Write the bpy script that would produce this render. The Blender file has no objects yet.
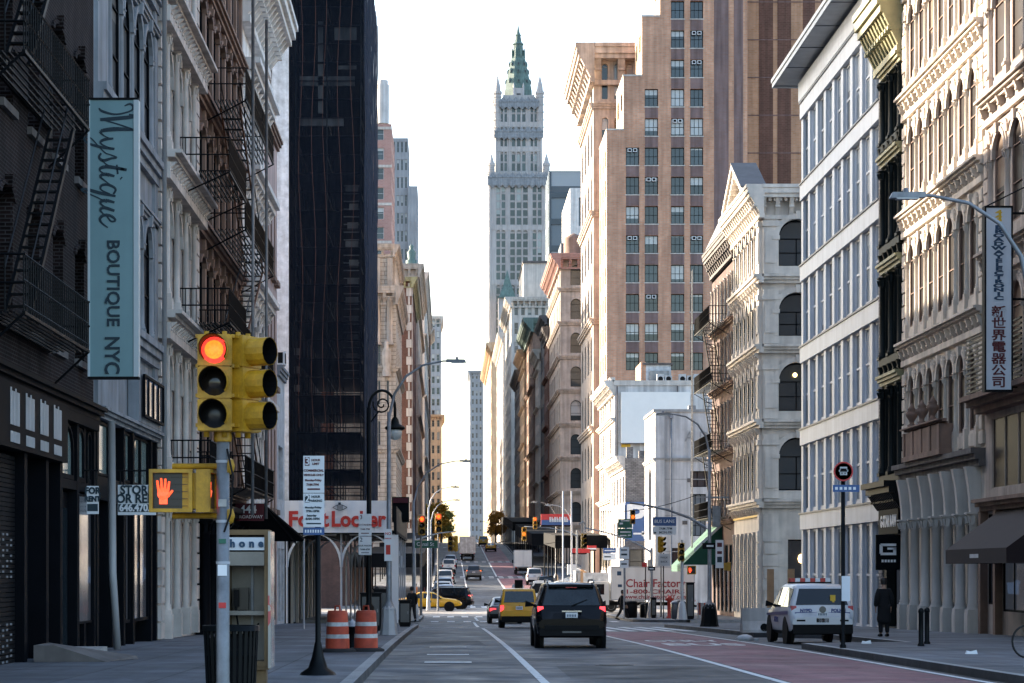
import bpy, math, random
from mathutils import Vector, Matrix
RD = random.Random(11)
SC = bpy.context.scene
COL = SC.collection
PI = math.pi
FPX, CX, CY, CZ = 2300.0, 448.0, 570.0, 1.55

# ---------------------------------------------------------------- street profile
KN = [(-80, .3), (0, 0), (60, -.51), (90, -.9), (120, -1.36), (150, -1.58), (190, -1.62), (215, -1.3), (276, .25),
      (350, 2.9), (430, 6.0), (480, 7.3), (540, 7.8), (700, 6.6), (1100, 4.0), (1800, 2.0)]
def _g(y):
    for (a, b), (c, d) in zip(KN, KN[1:]):
        if y <= c:
            return b + (d - b) * (y - a) / (c - a)
    return KN[-1][1]
def gz(y):
    return (_g(y - 8) + 2 * _g(y) + _g(y + 8)) / 4
def at(px, py, Y):
    return Vector(((px - CX) * Y / FPX, Y, CZ + (CY - py) * Y / FPX))
def zat(py, Y):
    return CZ + (CY - py) * Y / FPX
def xat(px, Y):
    return (px - CX) * Y / FPX

# ---------------------------------------------------------------- materials
M = {}
def nd(t, typ, **kw):
    n = t.nodes.new(typ)
    for k, v in kw.items():
        setattr(n, k, v)
    return n
def mat(name, col, rough=.8, metal=0., var=.18, scale=1.2, streak=.0, brick=None, bump=0., emit=0., spec=.5, coord='world', fine=0.):
    m = bpy.data.materials.new(name); m.use_nodes = True
    t = m.node_tree; L = t.links; p = t.nodes['Principled BSDF']
    p.inputs['Roughness'].default_value = rough; p.inputs['Metallic'].default_value = metal
    p.inputs['Specular IOR Level'].default_value = spec
    c4 = (*col, 1)
    if coord == 'world':
        src = nd(t, 'ShaderNodeNewGeometry').outputs['Position']
    else:
        src = nd(t, 'ShaderNodeTexCoord').outputs['Object']
    base = None
    if brick:
        sx = nd(t, 'ShaderNodeSeparateXYZ'); L.new(src, sx.inputs[0])
        ad = nd(t, 'ShaderNodeMath', operation='ADD'); L.new(sx.outputs[0], ad.inputs[0]); L.new(sx.outputs[1], ad.inputs[1])
        cb = nd(t, 'ShaderNodeCombineXYZ'); L.new(ad.outputs[0], cb.inputs[0]); L.new(sx.outputs[2], cb.inputs[1])
        b = nd(t, 'ShaderNodeTexBrick'); L.new(cb.outputs[0], b.inputs['Vector'])
        b.inputs['Scale'].default_value = 1
        b.inputs['Brick Width'].default_value = brick.get('w', .22); b.inputs['Row Height'].default_value = brick.get('h', .075)
        b.inputs['Mortar Size'].default_value = brick.get('m', .012); b.inputs['Mortar Smooth'].default_value = .2
        b.inputs['Color1'].default_value = c4; b.inputs['Color2'].default_value = (*brick['c2'], 1); b.inputs['Mortar'].default_value = (*brick['mc'], 1)
        b.inputs['Bias'].default_value = brick.get('bias', 0.)
        base = b.outputs['Color']
    n = nd(t, 'ShaderNodeTexNoise'); n.inputs['Scale'].default_value = scale; n.inputs['Detail'].default_value = 6; n.inputs['Roughness'].default_value = .62
    L.new(src, n.inputs['Vector'])
    r = nd(t, 'ShaderNodeMapRange'); L.new(n.outputs['Fac'], r.inputs[0])
    r.inputs[1].default_value = .3; r.inputs[2].default_value = .7; r.inputs[3].default_value = 1 - var; r.inputs[4].default_value = 1 + var
    fac = r.outputs[0]
    if streak > 0:
        mp = nd(t, 'ShaderNodeMapping'); mp.inputs['Scale'].default_value = (2.2, 2.2, .12); L.new(src, mp.inputs[0])
        n2 = nd(t, 'ShaderNodeTexNoise'); n2.inputs['Scale'].default_value = 1; n2.inputs['Detail'].default_value = 5; L.new(mp.outputs[0], n2.inputs['Vector'])
        r2 = nd(t, 'ShaderNodeMapRange'); L.new(n2.outputs['Fac'], r2.inputs[0]); r2.inputs[1].default_value = .35; r2.inputs[2].default_value = .62
        r2.inputs[3].default_value = 1 - streak; r2.inputs[4].default_value = 1.0
        mu = nd(t, 'ShaderNodeMath', operation='MULTIPLY'); L.new(fac, mu.inputs[0]); L.new(r2.outputs[0], mu.inputs[1]); fac = mu.outputs[0]
    if fine > 0:
        n3 = nd(t, 'ShaderNodeTexNoise'); n3.inputs['Scale'].default_value = 40; n3.inputs['Detail'].default_value = 2; L.new(src, n3.inputs['Vector'])
        r3 = nd(t, 'ShaderNodeMapRange'); L.new(n3.outputs['Fac'], r3.inputs[0]); r3.inputs[3].default_value = 1 - fine; r3.inputs[4].default_value = 1 + fine
        mu = nd(t, 'ShaderNodeMath', operation='MULTIPLY'); L.new(fac, mu.inputs[0]); L.new(r3.outputs[0], mu.inputs[1]); fac = mu.outputs[0]
    mx = nd(t, 'ShaderNodeMix', data_type='RGBA', blend_type='MULTIPLY'); mx.inputs[0].default_value = 1
    if base is not None: L.new(base, mx.inputs[6])
    else: mx.inputs[6].default_value = c4
    L.new(fac, mx.inputs[7])
    L.new(mx.outputs[2], p.inputs['Base Color'])
    if bump > 0:
        bp = nd(t, 'ShaderNodeBump'); bp.inputs['Strength'].default_value = bump; bp.inputs['Distance'].default_value = .03
        L.new(n.outputs['Fac'], bp.inputs['Height']); L.new(bp.outputs[0], p.inputs['Normal'])
    if emit > 0:
        L.new(mx.outputs[2], p.inputs['Emission Color']); p.inputs['Emission Strength'].default_value = emit
    M[name] = m
    return m

def glassmat(name, dark, blind, pb, rough=.05, spec=.6, curve=.5):
    """Opaque reflective window pane: dark room behind, with a shade drawn to a height that differs from window to window."""
    m = bpy.data.materials.new(name); m.use_nodes = True
    t = m.node_tree; L = t.links; p = t.nodes['Principled BSDF']
    oi = nd(t, 'ShaderNodeObjectInfo'); tc = nd(t, 'ShaderNodeTexCoord')
    sx = nd(t, 'ShaderNodeSeparateXYZ'); L.new(tc.outputs['Generated'], sx.inputs[0])
    wn = nd(t, 'ShaderNodeTexWhiteNoise', noise_dimensions='1D'); L.new(oi.outputs['Random'], wn.inputs['W'])
    # shade bottom edge: 1 - pb*random
    thr = nd(t, 'ShaderNodeMapRange'); L.new(oi.outputs['Random'], thr.inputs[0]); thr.inputs[1].default_value = 1 - pb; thr.inputs[2].default_value = 1
    thr.inputs[3].default_value = 1.02; thr.inputs[4].default_value = .05
    gt = nd(t, 'ShaderNodeMath', operation='GREATER_THAN'); L.new(sx.outputs[2], gt.inputs[0]); L.new(thr.outputs[0], gt.inputs[1])
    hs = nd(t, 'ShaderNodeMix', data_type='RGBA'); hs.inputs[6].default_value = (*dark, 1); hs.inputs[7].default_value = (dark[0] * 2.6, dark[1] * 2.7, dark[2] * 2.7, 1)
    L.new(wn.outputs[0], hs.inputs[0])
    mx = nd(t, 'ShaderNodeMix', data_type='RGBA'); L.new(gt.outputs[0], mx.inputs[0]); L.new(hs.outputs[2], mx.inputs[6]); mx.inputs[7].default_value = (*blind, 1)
    L.new(mx.outputs[2], p.inputs['Base Color'])
    p.inputs['Roughness'].default_value = rough; p.inputs['Specular IOR Level'].default_value = spec
    n = nd(t, 'ShaderNodeTexNoise'); n.inputs['Scale'].default_value = 1.3; L.new(tc.outputs['Object'], n.inputs['Vector'])
    bp = nd(t, 'ShaderNodeBump'); bp.inputs['Strength'].default_value = .05; bp.inputs['Distance'].default_value = .05; L.new(n.outputs['Fac'], bp.inputs['Height']); L.new(bp.outputs[0], p.inputs['Normal'])
    M[name] = m

def shopmat(name, cols, emit=.5, sc=(3., 3., 2.2)):
    m = bpy.data.materials.new(name); m.use_nodes = True
    t = m.node_tree; L = t.links; p = t.nodes['Principled BSDF']
    g = nd(t, 'ShaderNodeNewGeometry'); mp = nd(t, 'ShaderNodeMapping'); mp.inputs['Scale'].default_value = sc; L.new(g.outputs['Position'], mp.inputs[0])
    v = nd(t, 'ShaderNodeTexVoronoi', distance='CHEBYCHEV'); v.inputs['Scale'].default_value = 1; L.new(mp.outputs[0], v.inputs['Vector'])
    s = nd(t, 'ShaderNodeSeparateXYZ'); L.new(v.outputs['Color'], s.inputs[0])
    r = nd(t, 'ShaderNodeValToRGB'); r.color_ramp.interpolation = 'CONSTANT'; L.new(s.outputs[0], r.inputs[0])
    for i, c in enumerate(cols):
        e = r.color_ramp.elements[0] if i == 0 else (r.color_ramp.elements[1] if i == 1 else r.color_ramp.elements.new(0))
        e.position = i / len(cols); e.color = (*c, 1)
    L.new(r.outputs[0], p.inputs['Base Color']); L.new(r.outputs[0], p.inputs['Emission Color']); p.inputs['Emission Strength'].default_value = emit
    p.inputs['Roughness'].default_value = .12
    M[name] = m

def bk(c2, mc, **k):
    return dict(c2=c2, mc=mc, **k)
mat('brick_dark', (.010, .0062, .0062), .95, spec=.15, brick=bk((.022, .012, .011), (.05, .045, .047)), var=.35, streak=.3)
mat('brick_pink', (.54, .268, .165), .9, brick=bk((.61, .338, .222), (.45, .35, .28), w=.5, h=.2, m=.02), var=.2, scale=.35, streak=.25)
mat('brick_tan', (.48, .25, .135), .9, brick=bk((.56, .31, .19), (.46, .32, .24), w=.5, h=.2, m=.02), var=.14, scale=.25, streak=.2)
mat('brick_plum', (.22, .15, .15), .9, brick=bk((.22, .135, .125), (.2, .15, .14), w=.5, h=.2, m=.02), var=.18, scale=.4, streak=.35)
mat('brick_umber', (.13, .058, .042), .9, brick=bk((.17, .08, .06), (.18, .11, .08), w=.5, h=.2, m=.02), var=.18, scale=.4, streak=.25)
mat('brick_grey', (.26, .24, .225), .92, brick=bk((.17, .155, .15), (.12, .11, .11), w=.4, h=.14, m=.03), var=.4, scale=1.2)
mat('brick_red', (.085, .042, .034), .9, brick=bk((.12, .06, .048), (.11, .08, .075)), var=.25, streak=.3)
mat('brick_rose', (.36, .19, .17), .9, brick=bk((.42, .24, .21), (.4, .3, .27), w=.6, h=.25, m=.03), var=.15, scale=.2)
mat('stucco_white', (.60, .62, .65), .9, var=.3, scale=2.2, streak=.25, bump=.5)
mat('stone_grey', (.27, .29, .32), .85, var=.22, streak=.35, scale=.9)
mat('stone_cream', (.62, .57, .53), .82, var=.2, streak=.3, scale=1.0, fine=.06)
mat('stone_warm', (.50, .42, .36), .85, var=.22, streak=.35, scale=.8, fine=.06)
mat('stone_sun', (.66, .58, .49), .82, var=.18, streak=.28, scale=.9, fine=.06)
mat('stone_pale', (.58, .54, .50), .85, var=.16, streak=.25, scale=.4)
mat('stone_rustic', (.50, .42, .35), .88, brick=bk((.54, .46, .385), (.25, .2, .17), w=1.6, h=.55, m=.045), var=.2, streak=.3)
mat('paint_white', (.76, .74, .72), .6, var=.14, streak=.28, scale=1.1)
mat('paint_offwhite', (.66, .60, .53), .65, var=.14, streak=.25, scale=1.1)
mat('paint_shadowgrey', (.30, .30, .30), .7, var=.15, scale=2.)
mat('paint_bluegrey', (.53, .56, .615), .5, var=.08, streak=.14, scale=.8)
mat('paint_bluegrey_dark', (.10, .115, .14), .5, var=.1, streak=.1)
mat('soffit_metal', (.27, .30, .34), .45, .3, var=.12, streak=.1)
mat('iron_green', (.010, .014, .014), .55, spec=.15, var=.3, streak=.2)
mat('iron_olive', (.30, .28, .15), .55, var=.25, streak=.3)
mat('iron_black', (.0035, .0045, .006), .5, spec=.15, var=.25)
mat('paint_black', (.0028, .0038, .006), .6, spec=.06, var=.25)
mat('pink_plaster', (.56, .41, .37), .85, var=.15, streak=.35, scale=.7)
mat('brown_stone', (.25, .16, .12), .85, var=.22, streak=.35)
mat('bronze_stair', (.17, .075, .04), .5, .3, var=.3)
mat('concrete', (.36, .36, .355), .9, var=.18, streak=.3, scale=.5, fine=.05)
mat('concrete_white', (.60, .585, .58), .9, var=.2, streak=.4, scale=.5, fine=.06)
mat('billboard_white', (.80, .79, .77), .7, var=.03)
mat('terracotta_pale', (.47, .445, .44), .8, var=.12, streak=.22, scale=.12)
mat('copper_green', (.13, .20, .18), .7, var=.25, streak=.35, scale=.35)
mat('slate_dark', (.05, .055, .065), .6, var=.25, streak=.2)
mat('tower_grey', (.30, .32, .35), .8, var=.12, streak=.2, scale=.2)
mat('tower_glass', (.03, .045, .065), .25, .0, var=.2, scale=.15)
mat('roof_tar', (.05, .05, .052), .95, var=.2)
mat('stone_dark', (.14, .125, .12), .88, var=.25, streak=.35)
mat('stone_orange', (.58, .42, .28), .85, var=.18, streak=.25, scale=.5)
glassmat('pane', (.012, .017, .021), (.42, .42, .42), .35)
glassmat('pane_blue', (.016, .024, .030), (.45, .47, .48), .45)
glassmat('pane_steel', (.10, .115, .13), (.34, .37, .40), .5, rough=.45, spec=.12)
glassmat('pane_far', (.03, .037, .043), (.3, .32, .32), .25, rough=.15)
glassmat('pane_far_green', (.022, .034, .035), (.33, .37, .37), .25, rough=.15)
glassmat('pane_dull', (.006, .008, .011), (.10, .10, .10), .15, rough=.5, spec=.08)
glassmat('pane_brown', (.012, .008, .007), (.16, .11, .08), .2, rough=.45, spec=.1)
shopmat('shop_lit', [(.01, .012, .016), (.50, .56, .62), (.012, .014, .02), (.40, .28, .18), (.55, .57, .6), (.02, .022, .03), (.30, .16, .08), (.15, .17, .2), (.02, .03, .05), (.45, .42, .38)], .55, (.6, .7, 2.6))
shopmat('shop_dim', [(.008, .01, .014), (.012, .014, .018), (.10, .08, .06), (.01, .012, .015), (.2, .15, .09), (.012, .014, .018), (.05, .05, .055)], .15, (2.4, 2.4, 1.5))
shopmat('shop_transom', [(.10, .15, .16), (.14, .19, .20), (.07, .10, .11), (.18, .21, .21)], .05, (1.2, 1.2, 1.1))
# plain object finishes
mat('yellow_signal', (.52, .28, .014), .5, var=.3, scale=5, streak=.45, fine=.12, bump=.15)
mat('yellow_taxi', (.72, .37, .012), .22, var=.05, coord='obj')
mat('white_van', (.74, .73, .71), .35, var=.06, streak=.1)
mat('white_police', (.62, .64, .68), .25, var=.05)
mat('blue_stripe', (.02, .05, .22), .3, var=.1)
mat('car_black', (.0025, .003, .0045), .16, var=.1, spec=.28)
mat('car_grey', (.10, .105, .115), .28, .3, var=.1)
mat('car_silver', (.42, .44, .47), .28, .5, var=.08)
mat('car_glass', (.008, .011, .014), .05, var=.2, spec=.6)
mat('car_glass_clear', (.016, .021, .025), .06, var=.6, scale=2.5, spec=.6)
mat('plastic_black', (.005, .0055, .007), .6, spec=.15, var=.2)
mat('tyre_rubber', (.010, .010, .011), .85, var=.2)
mat('rim_metal', (.35, .36, .38), .35, .8, var=.1)
mat('chrome', (.6, .6, .62), .2, 1., var=.05)
mat('tail_red', (.45, .008, .012), .3, var=.1)
mat('tail_lit', (1.0, .05, .06), .4, var=.1, emit=.55)
mat('orange_lit', (1.0, .16, .02), .4, var=.1, emit=.5)
mat('red_lit', (1.0, .045, .03), .4, var=.25, scale=40, emit=.45, fine=.3)
mat('red_lit_core', (1.0, .22, .02), .4, var=.2, scale=60, emit=.42, fine=.35)
mat('hand_lit', (1.0, .095, .03), .4, var=.2, scale=60, emit=.42, fine=.25)
mat('lens_dark', (.018, .014, .012), .12, var=.3)
mat('lens_black', (.012, .012, .013), .3, var=.3)
mat('steel_galv', (.25, .265, .29), .5, .35, var=.28, streak=.35, scale=4, fine=.1)
mat('steel_pale', (.46, .47, .49), .5, .2, var=.1, streak=.15)
mat('pole_black', (.0035, .005, .006), .45, spec=.15, var=.2)
mat('sign_white', (.72, .74, .77), .5, var=.05)
mat('sign_teal', (.19, .315, .335), .5, var=.07, streak=.10, scale=.8)
mat('sign_teal_edge', (.5, .55, .57), .4, var=.07)
mat('sign_ink', (.010, .030, .045), .6, var=.08)
mat('sign_green', (.015, .11, .07), .5, var=.1)
mat('sign_blue', (.03, .09, .25), .5, var=.1)
mat('sign_red', (.52, .03, .03), .5, var=.1)
mat('banner_red', (.50, .03, .02), .6, var=.06)
mat('lightbox_white', (.66, .71, .78), .5, var=.05, streak=.1)
mat('gold_ink', (.72, .45, .03), .5, var=.08)
mat('lorry_red', (.30, .015, .03), .5, var=.1)
mat('maroon_ink', (.10, .012, .018), .6, var=.08)
mat('navy_ink', (.02, .06, .12), .6, var=.08)
mat('maroon_canvas', (.085, .014, .022), .85, var=.15)
mat('brown_canvas', (.018, .008, .009), .85, var=.15)
mat('green_canvas', (.015, .09, .055), .8, var=.15)
mat('dark_canvas', (.005, .006, .008), .85, spec=.15, var=.15)
mat('barrel_orange', (.40, .055, .022), .6, var=.3, scale=5, streak=.35)
mat('barrel_white', (.50, .49, .47), .55, var=.3, scale=6, streak=.4)
mat('standpipe_red', (.55, .05, .03), .45, var=.12)
mat('plywood', (.48, .30, .17), .8, var=.2, streak=.15)
mat('phone_panel', (.24, .225, .20), .55, .2, var=.16, scale=3, streak=.2)
mat('phone_frame', (.17, .115, .06), .45, .4, var=.2, scale=4)
shopmat('graffiti', [(.42, .40, .36), (.45, .2, .2), (.6, .6, .6), (.35, .33, .3), (.2, .22, .28), (.5, .12, .12), (.45, .43, .4)], .0, (9, 9, 6))
mat('coat_black', (.0035, .004, .0065), .9, var=.2)
mat('coat_navy', (.0035, .004, .0065), .9, var=.2)
mat('trousers_dark', (.0035, .004, .0065), .9, var=.2)
mat('skin', (.42, .24, .17), .55, var=.08)
mat('hair_dark', (.012, .009, .008), .6, var=.2)
mat('coat_orange', (.7, .2, .05), .8, var=.1)
mat('bark', (.09, .065, .05), .95, var=.3)
mat('leaf_yellow', (.50, .30, .03), .75, var=.5, scale=3)
mat('leaf_olive', (.30, .26, .06), .75, var=.5, scale=3)
mat('leaf_rust', (.55, .25, .04), .75, var=.5, scale=3)
mat('rope_rust', (.10, .045, .035), .9, var=.2)
mat('lamp_warm', (1., .62, .25), .4, var=.05, emit=2.)
mat('lamp_glass', (.6, .62, .62), .25, var=.05)

def netmat(name, alpha, col):
    m = bpy.data.materials.new(name); m.use_nodes = True
    t = m.node_tree; L = t.links; p = t.nodes['Principled BSDF']; out = t.nodes['Material Output']
    p.inputs['Base Color'].default_value = (*col, 1); p.inputs['Roughness'].default_value = .95; p.inputs['Specular IOR Level'].default_value = .05
    g = nd(t, 'ShaderNodeNewGeometry'); mp = nd(t, 'ShaderNodeMapping'); mp.inputs['Scale'].default_value = (1.2, 1.2, .25); L.new(g.outputs['Position'], mp.inputs[0])
    n = nd(t, 'ShaderNodeTexNoise'); n.inputs['Scale'].default_value = 1.; n.inputs['Detail'].default_value = 5; L.new(mp.outputs[0], n.inputs['Vector'])
    r = nd(t, 'ShaderNodeMapRange'); L.new(n.outputs['Fac'], r.inputs[0]); r.inputs[1].default_value = .3; r.inputs[2].default_value = .7; r.inputs[3].default_value = alpha - .14; r.inputs[4].default_value = min(1, alpha + .12)
    tr = nd(t, 'ShaderNodeBsdfTransparent'); mx = nd(t, 'ShaderNodeMixShader'); L.new(r.outputs[0], mx.inputs[0]); L.new(tr.outputs[0], mx.inputs[1]); L.new(p.outputs[0], mx.inputs[2]); L.new(mx.outputs[0], out.inputs['Surface'])
    M[name] = m
netmat('debris_net', .82, (.006, .009, .015))
netmat('debris_net_street', .90, (.03, .036, .055))

def groundmat(name, col, slab=None, rough=.85, patch=.35, tracks=False, crack=.5):
    m = bpy.data.materials.new(name); m.use_nodes = True
    t = m.node_tree; L = t.links; p = t.nodes['Principled BSDF']
    g = nd(t, 'ShaderNodeNewGeometry'); src = g.outputs['Position']
    def noise(sc, detail, mapscale=None):
        n = nd(t, 'ShaderNodeTexNoise'); n.inputs['Scale'].default_value = sc; n.inputs['Detail'].default_value = detail; n.inputs['Roughness'].default_value = .6
        if mapscale:
            mp = nd(t, 'ShaderNodeMapping'); mp.inputs['Scale'].default_value = mapscale; L.new(src, mp.inputs[0]); L.new(mp.outputs[0], n.inputs['Vector'])
        else: L.new(src, n.inputs['Vector'])
        return n.outputs['Fac']
    def rng(f, a, b, c, d):
        r = nd(t, 'ShaderNodeMapRange'); L.new(f, r.inputs[0])
        for i, v in enumerate((a, b, c, d)): r.inputs[i + 1].default_value = v
        return r.outputs[0]
    def mul(a, b):
        k = nd(t, 'ShaderNodeMath', operation='MULTIPLY'); L.new(a, k.inputs[0]); L.new(b, k.inputs[1]); return k.outputs[0]
    f = mul(rng(noise(.35, 5), .3, .7, 1 - patch, 1 + patch), rng(noise(30, 3), .3, .7, .8, 1.2))
    f = mul(f, rng(noise(1., 4, (2.5, .05, 1)), .3, .7, .82, 1.15))          # wear drawn out along the street
    v = nd(t, 'ShaderNodeTexVoronoi', feature='F1', distance='CHEBYCHEV'); mp = nd(t, 'ShaderNodeMapping'); mp.inputs['Scale'].default_value = (.33, .10, 1); L.new(src, mp.inputs[0]); L.new(mp.outputs[0], v.inputs['Vector'])
    v.inputs['Scale'].default_value = 1
    s = nd(t, 'ShaderNodeSeparateXYZ'); L.new(v.outputs['Color'], s.inputs[0])
    f = mul(f, rng(s.outputs[0], 0, 1, 1 - patch * .5, 1 + patch * .5))
    vc = nd(t, 'ShaderNodeTexVoronoi', feature='DISTANCE_TO_EDGE'); vc.inputs['Scale'].default_value = .45
    wob = nd(t, 'ShaderNodeTexNoise'); wob.inputs['Scale'].default_value = 1.5; L.new(src, wob.inputs['Vector'])
    va = nd(t, 'ShaderNodeVectorMath', operation='ADD'); L.new(src, va.inputs[0]); L.new(wob.outputs['Color'], va.inputs[1]); L.new(va.outputs[0], vc.inputs['Vector'])
    f = mul(f, rng(vc.outputs['Distance'], 0, .02, 1 - crack, 1))
    f = mul(f, rng(noise(1.7, 3), .60, .72, 1, .62))                         # oil and damp stains
    f = mul(f, rng(noise(9, 2), .66, .72, 1, .7))                            # small dark spots
    mx = nd(t, 'ShaderNodeMix', data_type='RGBA', blend_type='MULTIPLY'); mx.inputs[0].default_value = 1; mx.inputs[6].default_value = (*col, 1)
    if slab:
        b = nd(t, 'ShaderNodeTexBrick'); L.new(src, b.inputs['Vector']); b.offset = 0.; b.inputs['Scale'].default_value = 1
        b.inputs['Brick Width'].default_value = slab; b.inputs['Row Height'].default_value = slab; b.inputs['Mortar Size'].default_value = .02
        b.inputs['Color1'].default_value = (*col, 1); b.inputs['Color2'].default_value = (*[c * .78 for c in col], 1); b.inputs['Mortar'].default_value = (*[c * .35 for c in col], 1)
        L.new(b.outputs[0], mx.inputs[6])
    L.new(f, mx.inputs[7]); L.new(mx.outputs[2], p.inputs['Base Color'])
    L.new(rng(noise(.8, 4), .3, .7, rough - .22, rough + .1), p.inputs['Roughness'])
    bp = nd(t, 'ShaderNodeBump'); bp.inputs['Strength'].default_value = .35; bp.inputs['Distance'].default_value = .012; L.new(noise(22, 4), bp.inputs['Height']); L.new(bp.outputs[0], p.inputs['Normal'])
    M[name] = m
groundmat('asphalt', (.042, .050, .062), None, .70, .6, crack=.75)
groundmat('asphalt_pale_sunlit', (.30, .275, .25), None, .75, .35)  # pale street surface, colour raised further to stand in for strong sunlight
groundmat('red_asphalt', (.20, .075, .09), None, .75, .3)
groundmat('paving', (.108, .120, .142), 1.5, .8, .42, crack=.3)
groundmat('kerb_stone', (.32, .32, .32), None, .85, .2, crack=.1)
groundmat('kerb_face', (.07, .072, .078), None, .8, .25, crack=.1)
groundmat('earth', (.12, .12, .12), None, .9, .2)

def paintmat(name, col):
    m = bpy.data.materials.new(name); m.use_nodes = True
    t = m.node_tree; L = t.links; p = t.nodes['Principled BSDF']; out = t.nodes['Material Output']
    g = nd(t, 'ShaderNodeNewGeometry')
    n = nd(t, 'ShaderNodeTexNoise'); n.inputs['Scale'].default_value = 5; n.inputs['Detail'].default_value = 8; n.inputs['Roughness'].default_value = .7; L.new(g.outputs['Position'], n.inputs['Vector'])
    r = nd(t, 'ShaderNodeMapRange'); L.new(n.outputs['Fac'], r.inputs[0]); r.inputs[1].default_value = .34; r.inputs[2].default_value = .44
    mx = nd(t, 'ShaderNodeMix', data_type='RGBA'); mx.inputs[6].default_value = (.16, .16, .17, 1); mx.inputs[7].default_value = (*col, 1); L.new(r.outputs[0], mx.inputs[0]); L.new(mx.outputs[2], p.inputs['Base Color'])
    p.inputs['Roughness'].default_value = .75
    M[name] = m
paintmat('road_paint', (.72, .72, .71))

# ---------------------------------------------------------------- mesh builder
class MB:
    def __init__(s, *mats):
        s.v = []; s.f = []; s.mi = []; s.sm = []; s.mats = list(mats)
    def m(s, name):
        if name is None: return 0
        if isinstance(name, int): return name
        if name not in s.mats: s.mats.append(name)
        return s.mats.index(name)
    def poly(s, pts, m=None, smooth=False):
        i = len(s.v); s.v.extend([tuple(p) for p in pts]); s.f.append(tuple(range(i, i + len(pts)))); s.mi.append(s.m(m)); s.sm.append(smooth)
    def box(s, x0, x1, y0, y1, z0, z1, m=None):
        s.hexa([(x0, y0, z0), (x1, y0, z0), (x1, y1, z0), (x0, y1, z0), (x0, y0, z1), (x1, y0, z1), (x1, y1, z1), (x0, y1, z1)], m)
    def hexa(s, p, m=None):
        i = len(s.v); s.v.extend([tuple(q) for q in p]); k = s.m(m)
        for f in ((0, 3, 2, 1), (4, 5, 6, 7), (0, 1, 5, 4), (1, 2, 6, 5), (2, 3, 7, 6), (3, 0, 4, 7)):
            s.f.append(tuple(i + j for j in f)); s.mi.append(k); s.sm.append(False)
    def fbox(s, F, u0, u1, v0, v1, n0, n1, m=None):
        P = F.p
        s.hexa([P(u0, v0, n1), P(u1, v0, n1), P(u1, v0, n0), P(u0, v0, n0), P(u0, v1, n1), P(u1, v1, n1), P(u1, v1, n0), P(u0, v1, n0)], m)
    def tube(s, a, b, r0, r1=None, n=6, m=None, cap=True):
        s.path([a, b], [r0, r1 if r1 is not None else r0], n, m, cap)
    def path(s, pts, rs, n=6, m=None, cap=True):
        pts = [Vector(p) for p in pts]
        if not isinstance(rs, (list, tuple)): rs = [rs] * len(pts)
        k = s.m(m); rings = []; ref = None
        for i, p in enumerate(pts):
            d = (pts[min(i + 1, len(pts) - 1)] - pts[max(i - 1, 0)])
            if d.length < 1e-9: d = Vector((0, 0, 1))
            d.normalize()
            if ref is None:
                ref = Vector((0, 0, 1)) if abs(d.z) < .9 else Vector((1, 0, 0))
            a = d.cross(ref)
            if a.length < 1e-4: a = d.cross(Vector((0, 1, 0)))
            a.normalize(); b = a.cross(d); ref = b
            i0 = len(s.v); rings.append(i0)
            for j in range(n):
                t = 2 * PI * j / n
                s.v.append(tuple(p + (a * math.cos(t) + b * math.sin(t)) * rs[i]))
        for q, w in zip(rings, rings[1:]):
            for j in range(n):
                s.f.append((q + j, q + (j + 1) % n, w + (j + 1) % n, w + j)); s.mi.append(k); s.sm.append(n > 5)
        if cap:
            for q in (rings[0], rings[-1]):
                s.f.append(tuple(range(q, q + n))); s.mi.append(k); s.sm.append(False)
    def lathe(s, c, prof, n=12, m=None, axis='z', smooth=True, sq=False, rot=0.):
        k = s.m(m); c = Vector(c); rings = []
        for (r, h) in prof:
            i0 = len(s.v); rings.append(i0)
            for j in range(n):
                t = 2 * PI * j / n + rot
                x, y = r * math.cos(t), r * math.sin(t)
                d = {'z': (x, y, h), 'y': (x, h, y), 'x': (h, x, y)}[axis]
                s.v.append((c.x + d[0], c.y + d[1], c.z + d[2]))
        for q, w in zip(rings, rings[1:]):
            for j in range(n):
                s.f.append((q + j, q + (j + 1) % n, w + (j + 1) % n, w + j)); s.mi.append(k); s.sm.append(smooth)
        for q in (rings[0], rings[-1]):
            s.f.append(tuple(range(q, q + n))); s.mi.append(k); s.sm.append(False)
    def build(s, name, parent=None, loc=None, mats=None, world=False):
        me = bpy.data.meshes.new(name)
        me.from_pydata(s.v, [], s.f)
        for q in (mats or s.mats): me.materials.append(M[q])
        me.polygons.foreach_set('material_index', s.mi); me.polygons.foreach_set('use_smooth', s.sm); me.update()
        o = bpy.data.objects.new(name, me); COL.objects.link(o)
        if loc is not None: o.location = loc
        if parent is not None:
            o.parent = parent
            if world: o.location = Vector(o.location) - wloc(parent)
        return o
def wloc(o):
    v = Vector(o.location)
    while o.parent is not None:
        o = o.parent; v = v + Vector(o.location)
    return v

class Fr:                       # a wall plane: u along it, v up, n outwards
    def __init__(s, ox, oy, ux, uy, nx, ny, rz):
        s.o = (ox, oy); s.u = (ux, uy); s.n = (nx, ny); s.rz = rz
    def p(s, u, v, n=0.):
        return (s.o[0] + s.u[0] * u + s.n[0] * n, s.o[1] + s.u[1] * u + s.n[1] * n, v)
def FL(x): return Fr(x, 0, 0, 1, 1, 0, PI / 2)      # wall on the left, facing the street
def FRt(x): return Fr(x, 0, 0, 1, -1, 0, -PI / 2)   # wall on the right, facing the street
def FN(y): return Fr(0, y, 1, 0, 0, -1, 0)          # wall facing back up the street
def FS(side, x): return FL(x) if side == 'L' else FRt(x)

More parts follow.
